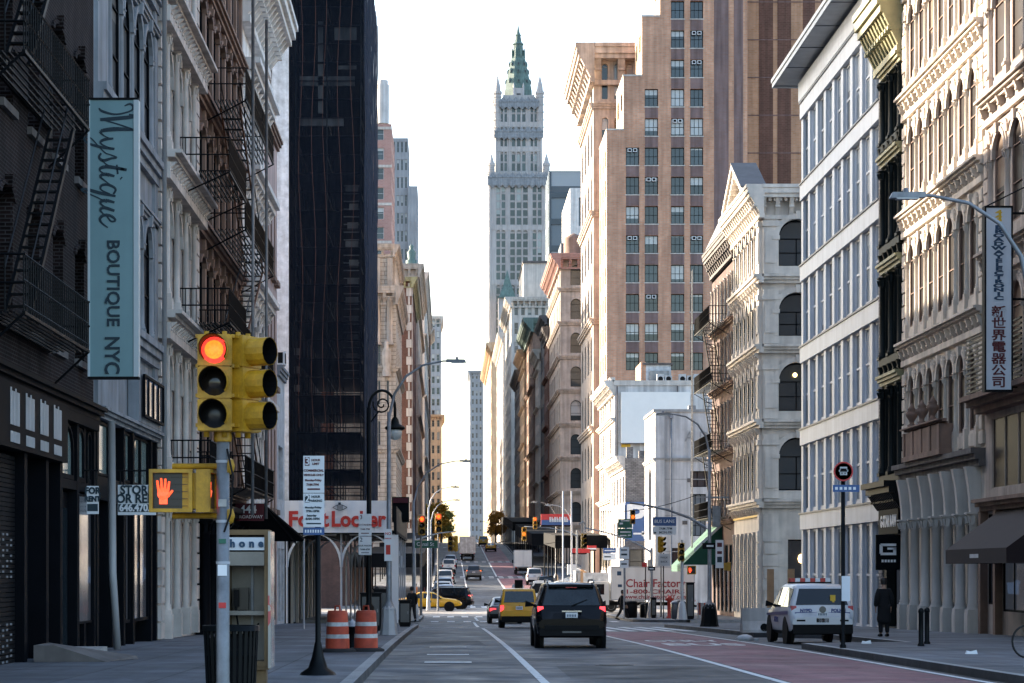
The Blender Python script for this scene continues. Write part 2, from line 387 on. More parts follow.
# ---------------------------------------------------------------- object helpers
LABELS = set()
def tag(o, label, cat, group=None, kind=None):
    o['label'] = label; o['category'] = cat
    if group: o['group'] = group
    if kind: o['kind'] = kind
    return o
def empty(name, loc, rz=0., label=None, cat=None, group=None):
    o = bpy.data.objects.new(name, None); COL.objects.link(o); o.location = loc; o.rotation_euler = (0, 0, rz); o.empty_display_size = .3
    if label: tag(o, label, cat, group)
    return o
def struct(o):
    o['kind'] = 'structure'; return o
KIDS = {}
def copy_tree(o, parent=None):
    c = o.copy(); COL.objects.link(c)
    if parent is not None: c.parent = parent
    for ch in list(o.children): copy_tree(ch, c)
    return c
def text(s, size, m, parent, loc, rot=(PI / 2, 0, 0), name='lettering', al='CENTER', ext=.006, sx=1., shear=0., bold=0., matrix=None, lines=1., track=1.):
    cu = bpy.data.curves.new('t', 'FONT'); cu.body = s; cu.size = size; cu.align_x = al; cu.align_y = 'CENTER'; cu.extrude = ext; cu.shear = shear; cu.offset = bold; cu.space_line = lines; cu.space_character = track
    cu.resolution_u = 3
    o = bpy.data.objects.new('t', cu); COL.objects.link(o)
    dg = bpy.context.evaluated_depsgraph_get(); me = bpy.data.meshes.new_from_object(o.evaluated_get(dg))
    bpy.data.objects.remove(o); bpy.data.curves.remove(cu)
    me.materials.clear(); me.materials.append(M[m])
    if sx != 1.:
        for v in me.vertices: v.co.x *= sx
    q = bpy.data.objects.new(name, me); COL.objects.link(q)
    q.parent = parent
    q.rotation_euler = rot if matrix is None else matrix.to_euler()
    q.location = Vector(loc)
    return q

def fit(o, w=None, h=None):
    xs = [v.co.x for v in o.data.vertices]; ys = [v.co.y for v in o.data.vertices]
    mx, my = (max(xs) + min(xs)) / 2, (max(ys) + min(ys)) / 2
    sx = w / (max(xs) - min(xs)) if w else 1; sy = h / (max(ys) - min(ys)) if h else sx
    if w is None: sx = sy
    for v in o.data.vertices: v.co.x = (v.co.x - mx) * sx; v.co.y = (v.co.y - my) * sy
    return o
# ---------------------------------------------------------------- windows
WC = {}
def winmesh(w, h, st):
    key = (round(w, 2), round(h, 2), tuple(sorted(st.items())))
    if key in WC: return WC[key]
    fm = st.get('fm', 'paint_shadowgrey'); gm = st.get('gm', 'pane'); fw = st.get('fw', .07); arch = st.get('arch', 0); one = st.get('one', 0)
    nx, ny = st.get('nx', 1), st.get('ny', 2); pr = st.get('pr', .05)
    fr = MB(fm); gl = fr if one else MB(gm)
    hw = w / 2
    hs = h - arch * hw
    def B(x0, x1, z0, z1, y0=-pr, y1=.02): fr.box(x0, x1, y0, y1, z0, z1, fm)
    B(-hw, hw, 0, fw); B(-hw, -hw + fw, fw, hs); B(hw - fw, hw, fw, hs)
    if arch:
        N = 8
        for i in range(N):
            a, b = PI * i / N, PI * (i + 1) / N
            ri = hw - fw
            P = [(hw * math.cos(a), hw * math.sin(a)), (hw * math.cos(b), hw * math.sin(b)), (ri * math.cos(b), ri * math.sin(b)), (ri * math.cos(a), ri * math.sin(a))]
            P = [(x, hs + z * arch) for x, z in P]
            fr.hexa([(x, -pr, z) for x, z in P] + [(x, .02, z) for x, z in P], fm)
        pts = [(-hw, .01, 0), (hw, .01, 0)] + [(hw * math.cos(PI * i / 12), .01, hs + arch * hw * math.sin(PI * i / 12)) for i in range(13)]
        gl.poly(pts, gm)
    else:
        B(-hw + fw, hw - fw, h - fw, h)
        gl.poly([(-hw, .01, 0), (hw, .01, 0), (hw, .01, h), (-hw, .01, h)], gm)
    mw = st.get('mw', fw * .6)
    top = h - fw if not arch else hs
    for i in range(1, nx):
        x = -hw + w * i / nx; B(x - mw / 2, x + mw / 2, fw, top, -pr * .6)
    for j in range(1, ny):
        z = hs * j / ny if ny > 1 else hs / 2
        B(-hw + fw, hw - fw, z - mw / 2, z + mw / 2, -pr * .8)
    if arch and ny > 1: B(-hw + fw, hw - fw, hs - mw / 2, hs + mw / 2, -pr * .8)
    def mk(mb, nm):
        me = bpy.data.meshes.new(nm); me.from_pydata(mb.v, [], mb.f)
        for q in mb.mats: me.materials.append(M[q])
        me.polygons.foreach_set('material_index', mb.mi); me.update(); return me
    r = (mk(fr, 'window'), None if one else mk(gl, 'pane'))
    WC[key] = r
    return r

# ---------------------------------------------------------------- buildings
class Bld:
    def __init__(s, name, label, loc, cat='building', group=None):
        s.root = empty(name, loc, 0, label, cat, group); s.L = Vector(loc); s.parts = {}; s.extra = []; s.wall = MB()
        s.nw = 0
    def mb(s, part, *mats):
        if part not in s.parts: s.parts[part] = MB(*mats)
        return s.parts[part]
    def one(s, part, *mats):                    # a fresh part: one object of its own
        q = MB(*mats); s.extra.append((part, q)); return q
    def put(s, mbd, name, parent=None):         # a part given in world coordinates
        if parent is None: return mbd.build(name, s.root, -s.L)
        o = mbd.build(name, parent); o.location = -wloc(parent); return o
    def win(s, F, u0, u1, v0, v1, dep, st, name='window'):
        w = u1 - u0; h = v1 - v0
        fme, gme = winmesh(w, h, st)
        o = bpy.data.objects.new(name, fme); COL.objects.link(o); o.parent = s.root
        o.location = Vector(F.p((u0 + u1) / 2, v0, -dep)) - s.L; o.rotation_euler = (0, 0, F.rz)
        if gme:
            g = bpy.data.objects.new('pane', gme); COL.objects.link(g); g.parent = o
        s.nw += 1
        return o
    def front(s, F, u0, u1, vb, vt, ops, dep=.3, m=None, st=None, mb=None, wins=True):
        mb = mb or s.wall; P = F.p
        us = sorted({u0, u1} | {round(x, 4) for o in ops for x in o[:2]}); vs = sorted({vb, vt} | {round(x, 4) for o in ops for x in o[2:4]})
        for a, b in zip(vs, vs[1:]):
            vm = (a + b) / 2; start = None
            for c, d in zip(us, us[1:]):
                um = (c + d) / 2
                hole = any(o[0] < um < o[1] and o[2] < vm < o[3] for o in ops)
                if not hole and start is None: start = c
                if hole and start is not None:
                    mb.poly([P(start, a), P(c, a), P(c, b), P(start, b)], m); start = None
            if start is not None: mb.poly([P(start, a), P(u1, a), P(u1, b), P(start, b)], m)
        for o in ops:
            a, b, c, d = o[:4]; so = dict(o[4]) if len(o) > 4 else dict(st or {})
            arch = so.get('arch', 0); r = (b - a) / 2; sp = d - arch * r; um = (a + b) / 2
            mb.poly([P(a, c), P(a, sp), P(a, sp, -dep), P(a, c, -dep)], m); mb.poly([P(b, c), P(b, sp), P(b, sp, -dep), P(b, c, -dep)], m)
            mb.poly([P(a, c), P(b, c), P(b, c, -dep), P(a, c, -dep)], m)
            if arch:
                N = 6; A = [(um - r * math.cos(PI / 2 * i / N), sp + arch * r * math.sin(PI / 2 * i / N)) for i in range(N + 1)]
                Bq = [(2 * um - x, z) for x, z in A]
                for arc, cu in ((A, a), (Bq, b)):
                    for (x0, z0), (x1, z1) in zip(arc, arc[1:]):
                        mb.poly([P(cu, d), P(x0, z0), P(x1, z1)], m)
                        mb.poly([P(x0, z0), P(x1, z1), P(x1, z1, -dep), P(x0, z0, -dep)], m)
            else:
                mb.poly([P(a, d), P(b, d), P(b, d, -dep), P(a, d, -dep)], m)
            if wins: s.win(F, a, b, c, d, dep, so, so.get('nm', 'window'))
    def shell(s, x0, x1, y0, y1, zb, zt, skip='', m=None, roof='roof_tar'):
        """closed box without the faces named in skip (n,s,e,w: north = towards the camera)"""
        w = s.wall
        if 'n' not in skip: w.poly([(x0, y0, zb), (x1, y0, zb), (x1, y0, zt), (x0, y0, zt)], m)
        if 's' not in skip: w.poly([(x0, y1, zb), (x1, y1, zb), (x1, y1, zt), (x0, y1, zt)], m)
        if 'w' not in skip: w.poly([(x0, y0, zb), (x0, y1, zb), (x0, y1, zt), (x0, y0, zt)], m)
        if 'e' not in skip: w.poly([(x1, y0, zb), (x1, y1, zb), (x1, y1, zt), (x1, y0, zt)], m)
        w.poly([(x0, y0, zt), (x1, y0, zt), (x1, y1, zt), (x0, y1, zt)], roof)
    def done(s):
        if s.wall.f: s.put(s.wall, 'wall')
        for n, mb in list(s.parts.items()) + s.extra:
            if mb.f: s.put(mb, n)
        return s.root

def ledge(mb, F, u0, u1, v, h, p, m=None, n0=-.05):
    mb.fbox(F, u0, u1, v, v + h * .38, n0, p * .45, m); mb.fbox(F, u0, u1, v + h * .38, v + h * .7, n0, p * .75, m); mb.fbox(F, u0, u1, v + h * .7, v + h, n0, p, m)
def brackets(mb, F, u0, u1, v0, v1, p, pitch, w, m=None):
    k = max(1, int(round((u1 - u0) / pitch)))
    for i in range(k + 1):
        u = u0 + w / 2 + (u1 - u0 - w) * i / k
        a, b = u - w / 2, u + w / 2
        P = F.p; hm = v0 + (v1 - v0) * .45
        mb.hexa([P(a, v0, p * .25), P(b, v0, p * .25), P(b, v0, -.02), P(a, v0, -.02), P(a, v1, p * .92), P(b, v1, p * .92), P(b, v1, -.02), P(a, v1, -.02)], m)
        mb.fbox(F, a - .02, b + .02, hm, hm + (v1 - v0) * .12, -.02, p * .7, m)
def cornice(mb, F, u0, u1, v, h, p, pitch=.9, w=.22, m=None, dent=True):
    mb.fbox(F, u0, u1, v, v + h * .12, -.05, p * .25, m)
    brackets(mb, F, u0, u1, v + h * .12, v + h * .62, p * .8, pitch, w, m)
    mb.fbox(F, u0, u1, v + h * .62, v + h * .74, -.05, p * .82, m); mb.fbox(F, u0, u1, v + h * .74, v + h * .9, -.05, p * .93, m); mb.fbox(F, u0, u1, v + h * .9, v + h, -.05, p, m)
    if dent:
        k = int((u1 - u0) / .3)
        for i in range(k):
            u = u0 + (u1 - u0) * (i + .5) / k
            mb.fbox(F, u - .08, u + .08, v + h * .53, v + h * .62, -.05, p * .6, m)
def column(mb, F, u, n, v0, v1, r, m=None, k=10, cap=1.):
    c = F.p(u, 0, n); H = v1 - v0; b = min(.35, H * .1); ch = min(.5, H * .13) * cap
    mb.fbox(F, u - r * 1.4, u + r * 1.4, v0, v0 + b * .4, n - r * 1.4, n + r * 1.4, m)
    prof = [(r * 1.3, v0 + b * .4), (r * 1.35, v0 + b * .55), (r * 1.1, v0 + b * .7), (r * 1.2, v0 + b * .85), (r, v0 + b), (r * .98, v0 + H * .4), (r * .86, v1 - ch), (r * 1.0, v1 - ch * .95), (r * .9, v1 - ch * .85), (r * 1.25, v1 - ch * .35), (r * 1.15, v1 - ch * .3), (r * 1.5, v1 - ch * .12)]
    mb.lathe((c[0], c[1], 0), prof, k, m)
    mb.fbox(F, u - r * 1.5, u + r * 1.5, v1 - ch * .12, v1, n - r * 1.5, n + r * 1.5, m)
    if cap > .9:
        for j in range(8):
            t = 2 * PI * j / 8
            q = (c[0] + r * 1.15 * math.cos(t), c[1] + r * 1.15 * math.sin(t))
            mb.tube((q[0], q[1], v1 - ch * .8), (c[0] + r * 1.5 * math.cos(t), c[1] + r * 1.5 * math.sin(t), v1 - ch * .3), r * .2, r * .28, 4, m)
def archring(mb, F, um, sp, r, t, n0, n1, m=None, N=10, k=1., key=True):
    P = F.p
    for i in range(N):
        a, b = PI * i / N, PI * (i + 1) / N
        q = [(um + rr * math.cos(g), sp + k * rr * math.sin(g)) for rr, g in ((r, a), (r, b), (r + t, b), (r + t, a))]
        mb.hexa([P(x, z, n1) for x, z in q] + [P(x, z, n0) for x, z in q], m)
    if key:
        mb.hexa([P(um - .09, sp + k * r - .05, n1 + .08), P(um + .09, sp + k * r - .05, n1 + .08), P(um + .09, sp + k * r - .05, n0), P(um - .09, sp + k * r - .05, n0),
                 P(um - .14, sp + k * (r + t) + .1, n1 + .1), P(um + .14, sp + k * (r + t) + .1, n1 + .1), P(um + .14, sp + k * (r + t) + .1, n0), P(um - .14, sp + k * (r + t) + .1, n0)], m)
def quoins(mb, F, u0, u1, v0, v1, h=.45, n=.06, m=None, alt=.2):
    v = v0; i = 0
    while v < v1 - h * .5:
        d = alt * (i % 2)
        mb.fbox(F, u0 + d / 2, u1 - d / 2, v, min(v + h - .07, v1), -.03, n, m); v += h; i += 1
def grid_ops(u0, u1, nb, wr, rows, st):
    ops = []; bw = (u1 - u0) / nb
    for i in range(nb):
        c = u0 + bw * (i + .5)
        for r in rows:
            s = dict(st)
            if len(r) > 2: s.update(r[2])
            ops.append((round(c - bw * wr / 2, 4), round(c + bw * wr / 2, 4), round(r[0], 4), round(r[1], 4), s))
    return ops
def fire_balcony(B, F, u0, u1, v, proj, rail=1.0, bars=.16, m='iron_black', name='fire_escape'):
    g = MB(m)
    g.fbox(F, u0, u1, v - .05, v + .01, proj - .06, proj); g.fbox(F, u0, u1, v - .05, v + .01, .0, .05)
    k = max(2, int(proj / .13))
    for i in range(k):
        n = .06 + (proj - .16) * i / k
        g.fbox(F, u0, u1, v - .035, v, n, n + .04)
    for u in (u0, u1):
        P = F.p
        g.tube(P(u, v - .03, proj - .03), P(u, v - .8, 0), .025, n=4); 
    o = B.put(g, name)
    r = MB(m)
    k = max(2, int((u1 - u0) / bars))
    for i in range(k + 1):
        u = u0 + (u1 - u0) * i / k
        r.tube(F.p(u, v, proj - .03), F.p(u, v + rail, proj - .03), .014, n=4, cap=False)
    for u in (u0, u1):
        for j in range(int(proj / bars)):
            r.tube(F.p(u, v, j * bars + .05), F.p(u, v + rail, j * bars + .05), .014, n=4, cap=False)
        for z in (rail, rail * .5): r.tube(F.p(u, v + z, 0), F.p(u, v + z, proj), .022, n=4)
    for z in (rail, rail * .55, .12): r.tube(F.p(u0, v + z, proj - .03), F.p(u1, v + z, proj - .03), .024, n=4)
    B.put(r, 'railing', o)
    return o
def fire_stair(B, F, ua, va, ub, vb, n0, n1, m='iron_black', parent=None, m2=None):
    g = MB(m)
    for n in (n0, n1):
        P = F.p
        g.hexa([P(ua - .09, va, n + .03), P(ua + .09, va, n + .03), P(ua + .09, va, n - .03), P(ua - .09, va, n - .03), P(ub - .09, vb, n + .03), P(ub + .09, vb, n + .03), P(ub + .09, vb, n - .03), P(ub - .09, vb, n - .03)], m2 or m)
        g.tube(P(ua, va + .9, n), P(ub, vb + .9, n), .02, n=4)
    k = max(3, int(abs(vb - va) / .25))
    for i in range(1, k):
        t = i / k; u = ua + (ub - ua) * t; v = va + (vb - va) * t
        g.fbox(F, u - .1, u + .1, v - .015, v + .015, n0, n1)
    if parent is None: return B.put(g, 'fire_stair')
    return B.put(g, 'stair', parent)
SUN, SKY, EXPO = 4.6, .14, 2.05
# ================================================================ ground, roads, pavements
BR = sorted({k + d for k, _ in KN for d in (-8, 0, 8)})
def ysamp(y0, y1, extra=()):
    ys = {y0, y1} | {b for b in BR if y0 < b < y1} | {e for e in extra if y0 < e < y1}
    return sorted(ys)
def sheet(name, y0, y1, xl, xr, dz, m, extra=(), kind=True):
    """a sheet lying on the street profile between xl and xr (numbers or functions of y)"""
    f = lambda q, y: q(y) if callable(q) else q
    mb = MB(m); ys = ysamp(y0, y1, extra)
    for a, b in zip(ys, ys[1:]):
        mb.poly([(f(xl, a), a, gz(a) + dz), (f(xr, a), a, gz(a) + dz), (f(xr, b), b, gz(b) + dz), (f(xl, b), b, gz(b) + dz)])
    o = mb.build(name)
    if kind: struct(o)
    return o
# everything beyond the blocks
mb = MB('earth')
gy = [-400, -80] + [b for b in BR if b > -80] + [2400, 9000]
for a, b in zip(gy, gy[1:]):
    for xa, xb in ((-6000, -400), (-400, 400), (400, 6000)):
        mb.poly([(xa, a, gz(a) - .45), (xb, a, gz(a) - .45), (xb, b, gz(b) - .45), (xa, b, gz(b) - .45)])
struct(mb.build('ground'))
# road: Broadway and the two cross streets, split so that no two sheets overlap
sheet('road', -60, 115.5, -1.7, 12.6, 0, 'asphalt')
sheet('road', 115.5, 131, -170, 170, 0, 'asphalt')
sheet('road', 131, 156.5, -1.9, 12.6, 0, 'asphalt')
sheet('road', 156.5, 189.5, -260, 260, 0, 'asphalt_pale_sunlit')
sheet('road', 189.5, 1500, -1.9, 12.6, 0, 'asphalt')

def slab(y0, y1, xin, xout, side, rs=0., re=0., seg=6):
    """a raised pavement: xin building side, xout kerb side (number or function), corners rounded where rs/re > 0"""
    fo = xout if callable(xout) else (lambda y: xout)
    sg = -1 if side == 'L' else 1              # inward direction from the street
    ex = set()
    for i in range(seg + 1):
        t = math.sin(PI / 2 * i / seg)
        if rs: ex.add(y0 + rs * (1 - t))
        if re: ex.add(y1 - re * (1 - t))
    def xo(y):
        x = fo(y)
        if rs and y < y0 + rs: d = y0 + rs - y; x += sg * (rs - math.sqrt(max(0, rs * rs - d * d)))
        if re and y > y1 - re: d = y - (y1 - re); x += sg * (re - math.sqrt(max(0, re * re - d * d)))
        return x
    mb = MB('paving'); kb = MB('kerb_stone')
    ys = ysamp(y0, y1, ex); H = .15; kw = .2 * sg
    for a, b in zip(ys, ys[1:]):
        za, zb = gz(a) + H, gz(b) + H
        mb.poly([(xin, a, za), (xo(a) + kw, a, za), (xo(b) + kw, b, zb), (xin, b, zb)])
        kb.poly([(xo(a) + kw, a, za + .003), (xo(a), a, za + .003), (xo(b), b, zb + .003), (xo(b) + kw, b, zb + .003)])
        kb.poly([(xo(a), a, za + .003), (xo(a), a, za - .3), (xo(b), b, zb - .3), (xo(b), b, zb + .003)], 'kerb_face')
    for y in (y0, y1):
        kb.poly([(xin, y, gz(y) + H), (xo(y) + kw, y, gz(y) + H), (xo(y) + kw, y, gz(y) - .1), (xin, y, gz(y) - .1)])
    struct(mb.build('sidewalk')); struct(kb.build('kerb'))
slab(-60, 115.5, -9.2, -1.42, 'L', re=4.)
slab(131, 156.5, -9.2, -1.6, 'L', rs=3, re=3)
slab(189.5, 1500, -9.2, -1.6, 'L', rs=4)
def xr1(y):
    if y < 60.5: return 9.3
    if y < 62.5: return 9.3 + (y - 60.5) / 2 * 3.1
    if y < 76: return 12.4
    if y < 79: return 12.4 - (y - 76) / 3 * 1.9
    return 10.5
slab(-60, 60.5, 19.5, 9.3, 'R'); slab(60.5, 62.5, 19.5, xr1, 'R'); slab(62.5, 76, 19.5, 12.4, 'R'); slab(76, 79, 19.5, xr1, 'R')
slab(79, 115.5, 19.5, 10.5, 'R', re=4.)
slab(131, 156.5, 18.8, 10.6, 'R', rs=3, re=3)
slab(189.5, 1500, 18.8, 10.8, 'R', rs=4)
# markings
RP = 'road_paint'
sheet('road_marking', 15, 106, 1.53, 1.68, .009, RP)
sheet('road_marking', 15, 92, 5.50, 5.65, .009, RP)
sheet('road_surface', 15, 92.5, 5.72, 8.84, .005, 'red_asphalt')
sheet('road_marking', 15, 92.5, 8.90, 9.04, .009, RP)
def bars(rects, dz=.009):
    mb = MB(RP)
    for (y0, y1, x0, x1) in rects:
        ys = ysamp(y0, y1)
        for a, b in zip(ys, ys[1:]): mb.poly([(x0, a, gz(a) + dz), (x1, a, gz(a) + dz), (x1, b, gz(b) + dz), (x0, b, gz(b) + dz)])
    struct(mb.build('road_marking'))
bars([(y, y + .75, -.5, .5) for y in (48.5, 54.4, 62.)])
bars([(94.0, 112.0, 5.75 + i * .80, 5.75 + i * .80 + .44) for i in range(7)] + [(106.5, 107., -1.2, 4.6), (110.6, 111.1, -1.2, 4.6)])
bars([(132.4, 135.4, -1. + i * .95, -1. + i * .95 + .45) for i in range(12)])
bars([(151.5, 155.5, -1. + i * .95, -1. + i * .95 + .45) for i in range(12)])
bars([(191, 195, -1. + i * .95, -1. + i * .95 + .45) for i in range(12)])
sheet('road_marking', 112.5, 131.5, 1.4, 1.55, .009, RP)
sheet('road_marking', 136, 151, 1.7, 1.85, .009, RP); sheet('road_marking', 136, 151, 5.9, 6.05, .009, RP); sheet('road_surface', 136, 151, 6.12, 9.2, .005, 'red_asphalt')
ya = [(197, 283), (289, 343), (349, 535)]
for a, b in ya:
    sheet('road_marking', a, b, 1.95, 2.10, .012, RP); sheet('road_marking', a, b, 6.0, 6.2, .012, RP); sheet('road_surface', a, b, 6.25, 9.4, .006, 'red_asphalt')
for y in (284, 288, 344, 348, 420):
    bars([(y, y + 1.6, -.9 + i * 1.2, -.9 + i * 1.2 + .6) for i in range(9)], .014)
def road_word(s, x, y, w, h):
    o = text(s, 1., RP, None, (0, 0, 0), (0, 0, 0), 'road_lettering', ext=0.001, bold=.02)
    d = o.dimensions; bx = [v.co.x for v in o.data.vertices]; by = [v.co.y for v in o.data.vertices]
    sx = w / (max(bx) - min(bx)); sy = h / (max(by) - min(by)); mx = (max(bx) + min(bx)) / 2; my = (max(by) + min(by)) / 2
    for v in o.data.vertices:
        X = (v.co.x - mx) * sx; Y = y + (v.co.y - my) * sy
        v.co = (x + X, Y, gz(Y) + .012 + (v.co.z))
    struct(o)
road_word('BUS', 7.3, 65.6, 2.2, 2.8); road_word('ONLY', 7.25, 71.2, 2.3, 2.8)
groundmat('asphalt_patch', (.030, .033, .038), None, .75, .3)
groundmat('asphalt_worn', (.075, .078, .084), None, .7, .4)
for (y0, y1, x0, x1, m_) in ((40, 46.5, 2.2, 5.2, 'asphalt_patch'), (51, 53.2, -.9, 1.4, 'asphalt_worn'), (66, 73, -1.1, 1.0, 'asphalt_patch'), (76, 80, 1.9, 5.3, 'asphalt_worn'), (56.5, 58.2, 2.0, 5.4, 'asphalt_worn'), (88, 95, -.8, 1.3, 'asphalt_worn'), (98, 103, 1.9, 5.2, 'asphalt_patch'), (37, 39, -1.2, 1.2, 'asphalt_patch')):
    sheet('road_surface', y0, y1, lambda y, q=x0: q + .06 * math.sin(y * 3.1), lambda y, q=x1: q + .05 * math.sin(y * 2.3 + 1), .004, m_)
def manhole(x, y, r=.4):
    mb = MB('stone_dark'); z = gz(y)
    mb.lathe((x, y, z + .004), [(r, 0), (r, .008)], 20, 'stone_dark')
    mb.lathe((x, y, z + .013), [(r * .8, 0), (r * .8, .004)], 20, 'iron_black')
    return tag(mb.build('manhole_cover'), 'round iron manhole cover set in the asphalt', 'manhole', 'manhole covers in the road', 'thing')
for i, (x, y, l) in enumerate([(3.4, 47, 'round iron manhole cover in the middle lane, nearest to the viewer'), (-.1, 71, 'round iron manhole cover in the left lane beyond the white hatch bars'), (3.9, 84, 'round iron manhole cover in the middle lane beside the black SUV')]):
    o = manhole(x, y); o['label'] = l
# ================================================================ left-hand block (facades face the street on x = XL)
XL = -8.2
FA = FL(XL)
def left(name, label, y0, y1, top, cat='building', deep=16, group=None):
    b = Bld(name, label, (XL, (y0 + y1) / 2, gz((y0 + y1) / 2) + .15), cat, group)
    return b
def lshell(b, y0, y1, top, mw, zb=-2.5, deep=16, skip='e', x1=XL):
    b.shell(x1 - deep, x1, y0, y1, zb, top, skip, mw)

# --- dark brick walk-up at the left edge
B = left('brick_building', 'very dark brick walk-up with black fire escapes above a shuttered shop at the left edge', 24, 53.2, 28)
st = dict(arch=.35, fm='paint_black', gm='pane', nx=1, ny=2)
ops = grid_ops(24.3, 52.6, 10, .44, [(6.2, 8.7), (10.2, 13.0), (14.6, 17.2), (18.9, 21.4), (23, 25.2)], st)
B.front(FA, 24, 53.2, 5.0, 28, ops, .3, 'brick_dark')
for o in ops:
    B.one('window_sill', 'stone_dark').fbox(FA, o[0] - .1, o[1] + .1, o[2] - .16, o[2] - .01, -.05, .1)
    archring(B.wall, FA, (o[0] + o[1]) / 2, o[3] - .35 * (o[1] - o[0]) / 2, (o[1] - o[0]) / 2, .22, -.02, .05, 'brick_dark', 6, .35)
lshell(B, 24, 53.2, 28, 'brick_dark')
g = B.mb('shop_front', 'paint_black')
g.fbox(FA, 24, 48.4, 3.8, 5.02, -.3, .2, 'paint_black'); ledge(g, FA, 24, 53.2, 4.98, .3, .34, 'paint_black')
g.fbox(FA, 48.42, 53.2, 4.75, 4.98, -.3, .14, 'paint_black')
zg = gz(45) + .15
# ground floor piers, transom rail, doors
g.fbox(FA, 24, 53.2, -1.6, 4.98, -.8, -.3, 'paint_black')
for u in (24, 31, 38, 44.2, 46.6, 48.3, 50.5, 51.95, 52.9):
    g.fbox(FA, u, u + .3, -1.6, 3.8 if u < 48 else 4.75, -.31, .06 if u != 51.95 else -.02, 'paint_black')
g.fbox(FA, 48.6, 52.9, 3.3, 3.5, -.3, .05, 'paint_black')
# shutter with see-through perforations
sh = B.mb('roller_shutter', 'plastic_black')
for i in range(46):
    z = -.4 + i * .09
    sh.fbox(FA, 38.32, 44.18, z, z + .075, -.2, -.12)
for i in range(14):
    for j in range(26):
        if (i * 7 + j * 5) % 3 and (j < 9 or j > 16): sh.fbox(FA, 38.6 + i * .39, 38.75 + i * .39, -.3 + j * .1, -.26 + j * .1, -.118, -.105, 'steel_galv')
# arched transom windows of the neighbouring shop
for (a, b2) in ((48.75, 50.4), (50.9, 51.9), (52.28, 52.88)):
    B.win(FA, a, b2, 3.52, 4.72, .04, dict(arch=.7, fm='paint_black', gm='shop_transom', nx=1, ny=1, fw=.1), 'transom_window')
dr = B.mb('shop_door', 'paint_black')
dr.fbox(FA, 48.65, 50.45, -.7, 3.25, -.25, -.15); dr.fbox(FA, 48.8, 50.3, -.1, 2.9, -.145, -.13, 'pane')
h = MB('steel_galv'); h.tube(FA.p(48.95, .4, -.08), FA.p(48.95, .95, -.08), .025); B.put(h, 'door_handle')
B.win(FA, 50.85, 52.88, .35, 3.25, .0, dict(fm='paint_black', gm='shop_lit', nx=1, ny=1, fw=.05, pr=.02), 'display_window')
sp = B.one('door_step', 'concrete'); sp.fbox(FA, 48.3, 50.3, -.75, -.12, -.3, .75); 
for k in range(4):        # white letter groups on the fascia
    u = 42.0 + k * 1.55
    s = B.one('fascia_lettering', 'steel_pale')
    for j in range(6):
        s.fbox(FA, u + j * .16, u + j * .16 + (.07 if j % 2 else .10), 4.22, 4.84 if j % 3 else 4.90, .205, .22)
    for j in range(4):
        a = u + .03 + j * .23
        s.fbox(FA, a, a + .05, 3.9, 4.1, .205, .22); s.fbox(FA, a + .12, a + .17, 3.9, 4.1, .205, .22); s.fbox(FA, a + .05, a + .12, 3.9 if j % 2 else 4.06, 3.94 if j % 2 else 4.1, .205, .22)
for v in (6.05, 10.6, 14.9, 19.2):
    o = fire_balcony(B, FA, 40, 47.2, v, .85, 1., .22)
    o = fire_balcony(B, FA, 27, 34.5, v, .85, 1., .22)
for v in (6.05, 10.6, 14.9):
    fire_stair(B, FA, 41.2, v, 46, v + 4.3, .25, .7)
    fire_stair(B, FA, 28.2, v, 33, v + 4.3, .25, .7)
B.done()

# --- grey painted stone with arched windows
B = left('stone_building', 'blue-grey painted stone building with arched triple windows behind the teal hanging sign', 53.2, 64.4, 25)
st = dict(arch=1., fm='paint_black', gm='pane_dull', nx=1, ny=2)
rows = [(7.9, 10.9), (13.0, 16.2), (17.8, 20.9)]
ops = grid_ops(55.6, 63.4, 4, .8, rows, st)
B.front(FA, 53.2, 64.4, 5.1, 25, ops, .06, 'stone_grey')
cl = {}
for r in rows:
    for i in range(5):
        u = 55.6 + i * 7.8 / 4
        c = MB('stone_grey'); column(c, FA, u, .0, r[0], r[1] - .62, .09, cap=.8); B.put(c, 'column')
    for i in range(4):
        archring(B.wall, FA, 55.6 + 7.8 / 4 * (i + .5), r[1] - .8 * 7.8 / 8, .8 * 7.8 / 8, .16, -.02, .10, 'stone_grey')
    ledge(B.one('string_course', 'stone_grey'), FA, 53.25, 64.35, r[0] - .75, .62, .3)
    ledge(B.one('string_course', 'stone_grey'), FA, 53.25, 64.35, r[1] + .12, .25, .2)
for a, b2 in ((53.3, 54.9), (63.7, 64.35)): B.wall.fbox(FA, a, b2, 5.2, 22.6, -.02, .09, 'stone_grey')
cornice(B.one('cornice', 'stone_grey'), FA, 53.2, 64.4, 22.8, 1.7, 1.0)
lshell(B, 53.2, 64.4, 25, 'stone_grey')
g = B.mb('shop_front', 'paint_black')
g.fbox(FA, 53.2, 64.4, -1.8, 5.1, -.9, -.3, 'paint_black'); ledge(g, FA, 53.2, 64.4, 5.1, .25, .3, 'stone_grey')
g.fbox(FA, 53.2, 64.4, 3.2, 3.75, -.3, .06, 'paint_black')
for u in (53.22, 55.6, 57.6, 59.3, 62.9, 64.0): g.fbox(FA, u, u + .3, -1.8, 5.1, -.31, .08, 'paint_black')
for a, b2 in ((53.6, 55.5), (57.95, 59.2), (59.65, 61.2), (61.3, 62.8)):
    B.win(FA, a, b2, 3.78, 5.05, .03, dict(fm='paint_black', gm='shop_transom', nx=1, ny=1, fw=.06), 'transom_window')
for a, b2 in ((57.95, 59.2), (59.7, 62.8)):
    B.win(FA, a, b2, .2, 3.15, .03, dict(fm='paint_black', gm='shop_lit', nx=2, ny=1, fw=.08), 'display_window')
bx = B.one('bay_box', 'stone_grey'); bx.fbox(FA, 58.8, 63.6, 5.36, 6.7, .02, .3)
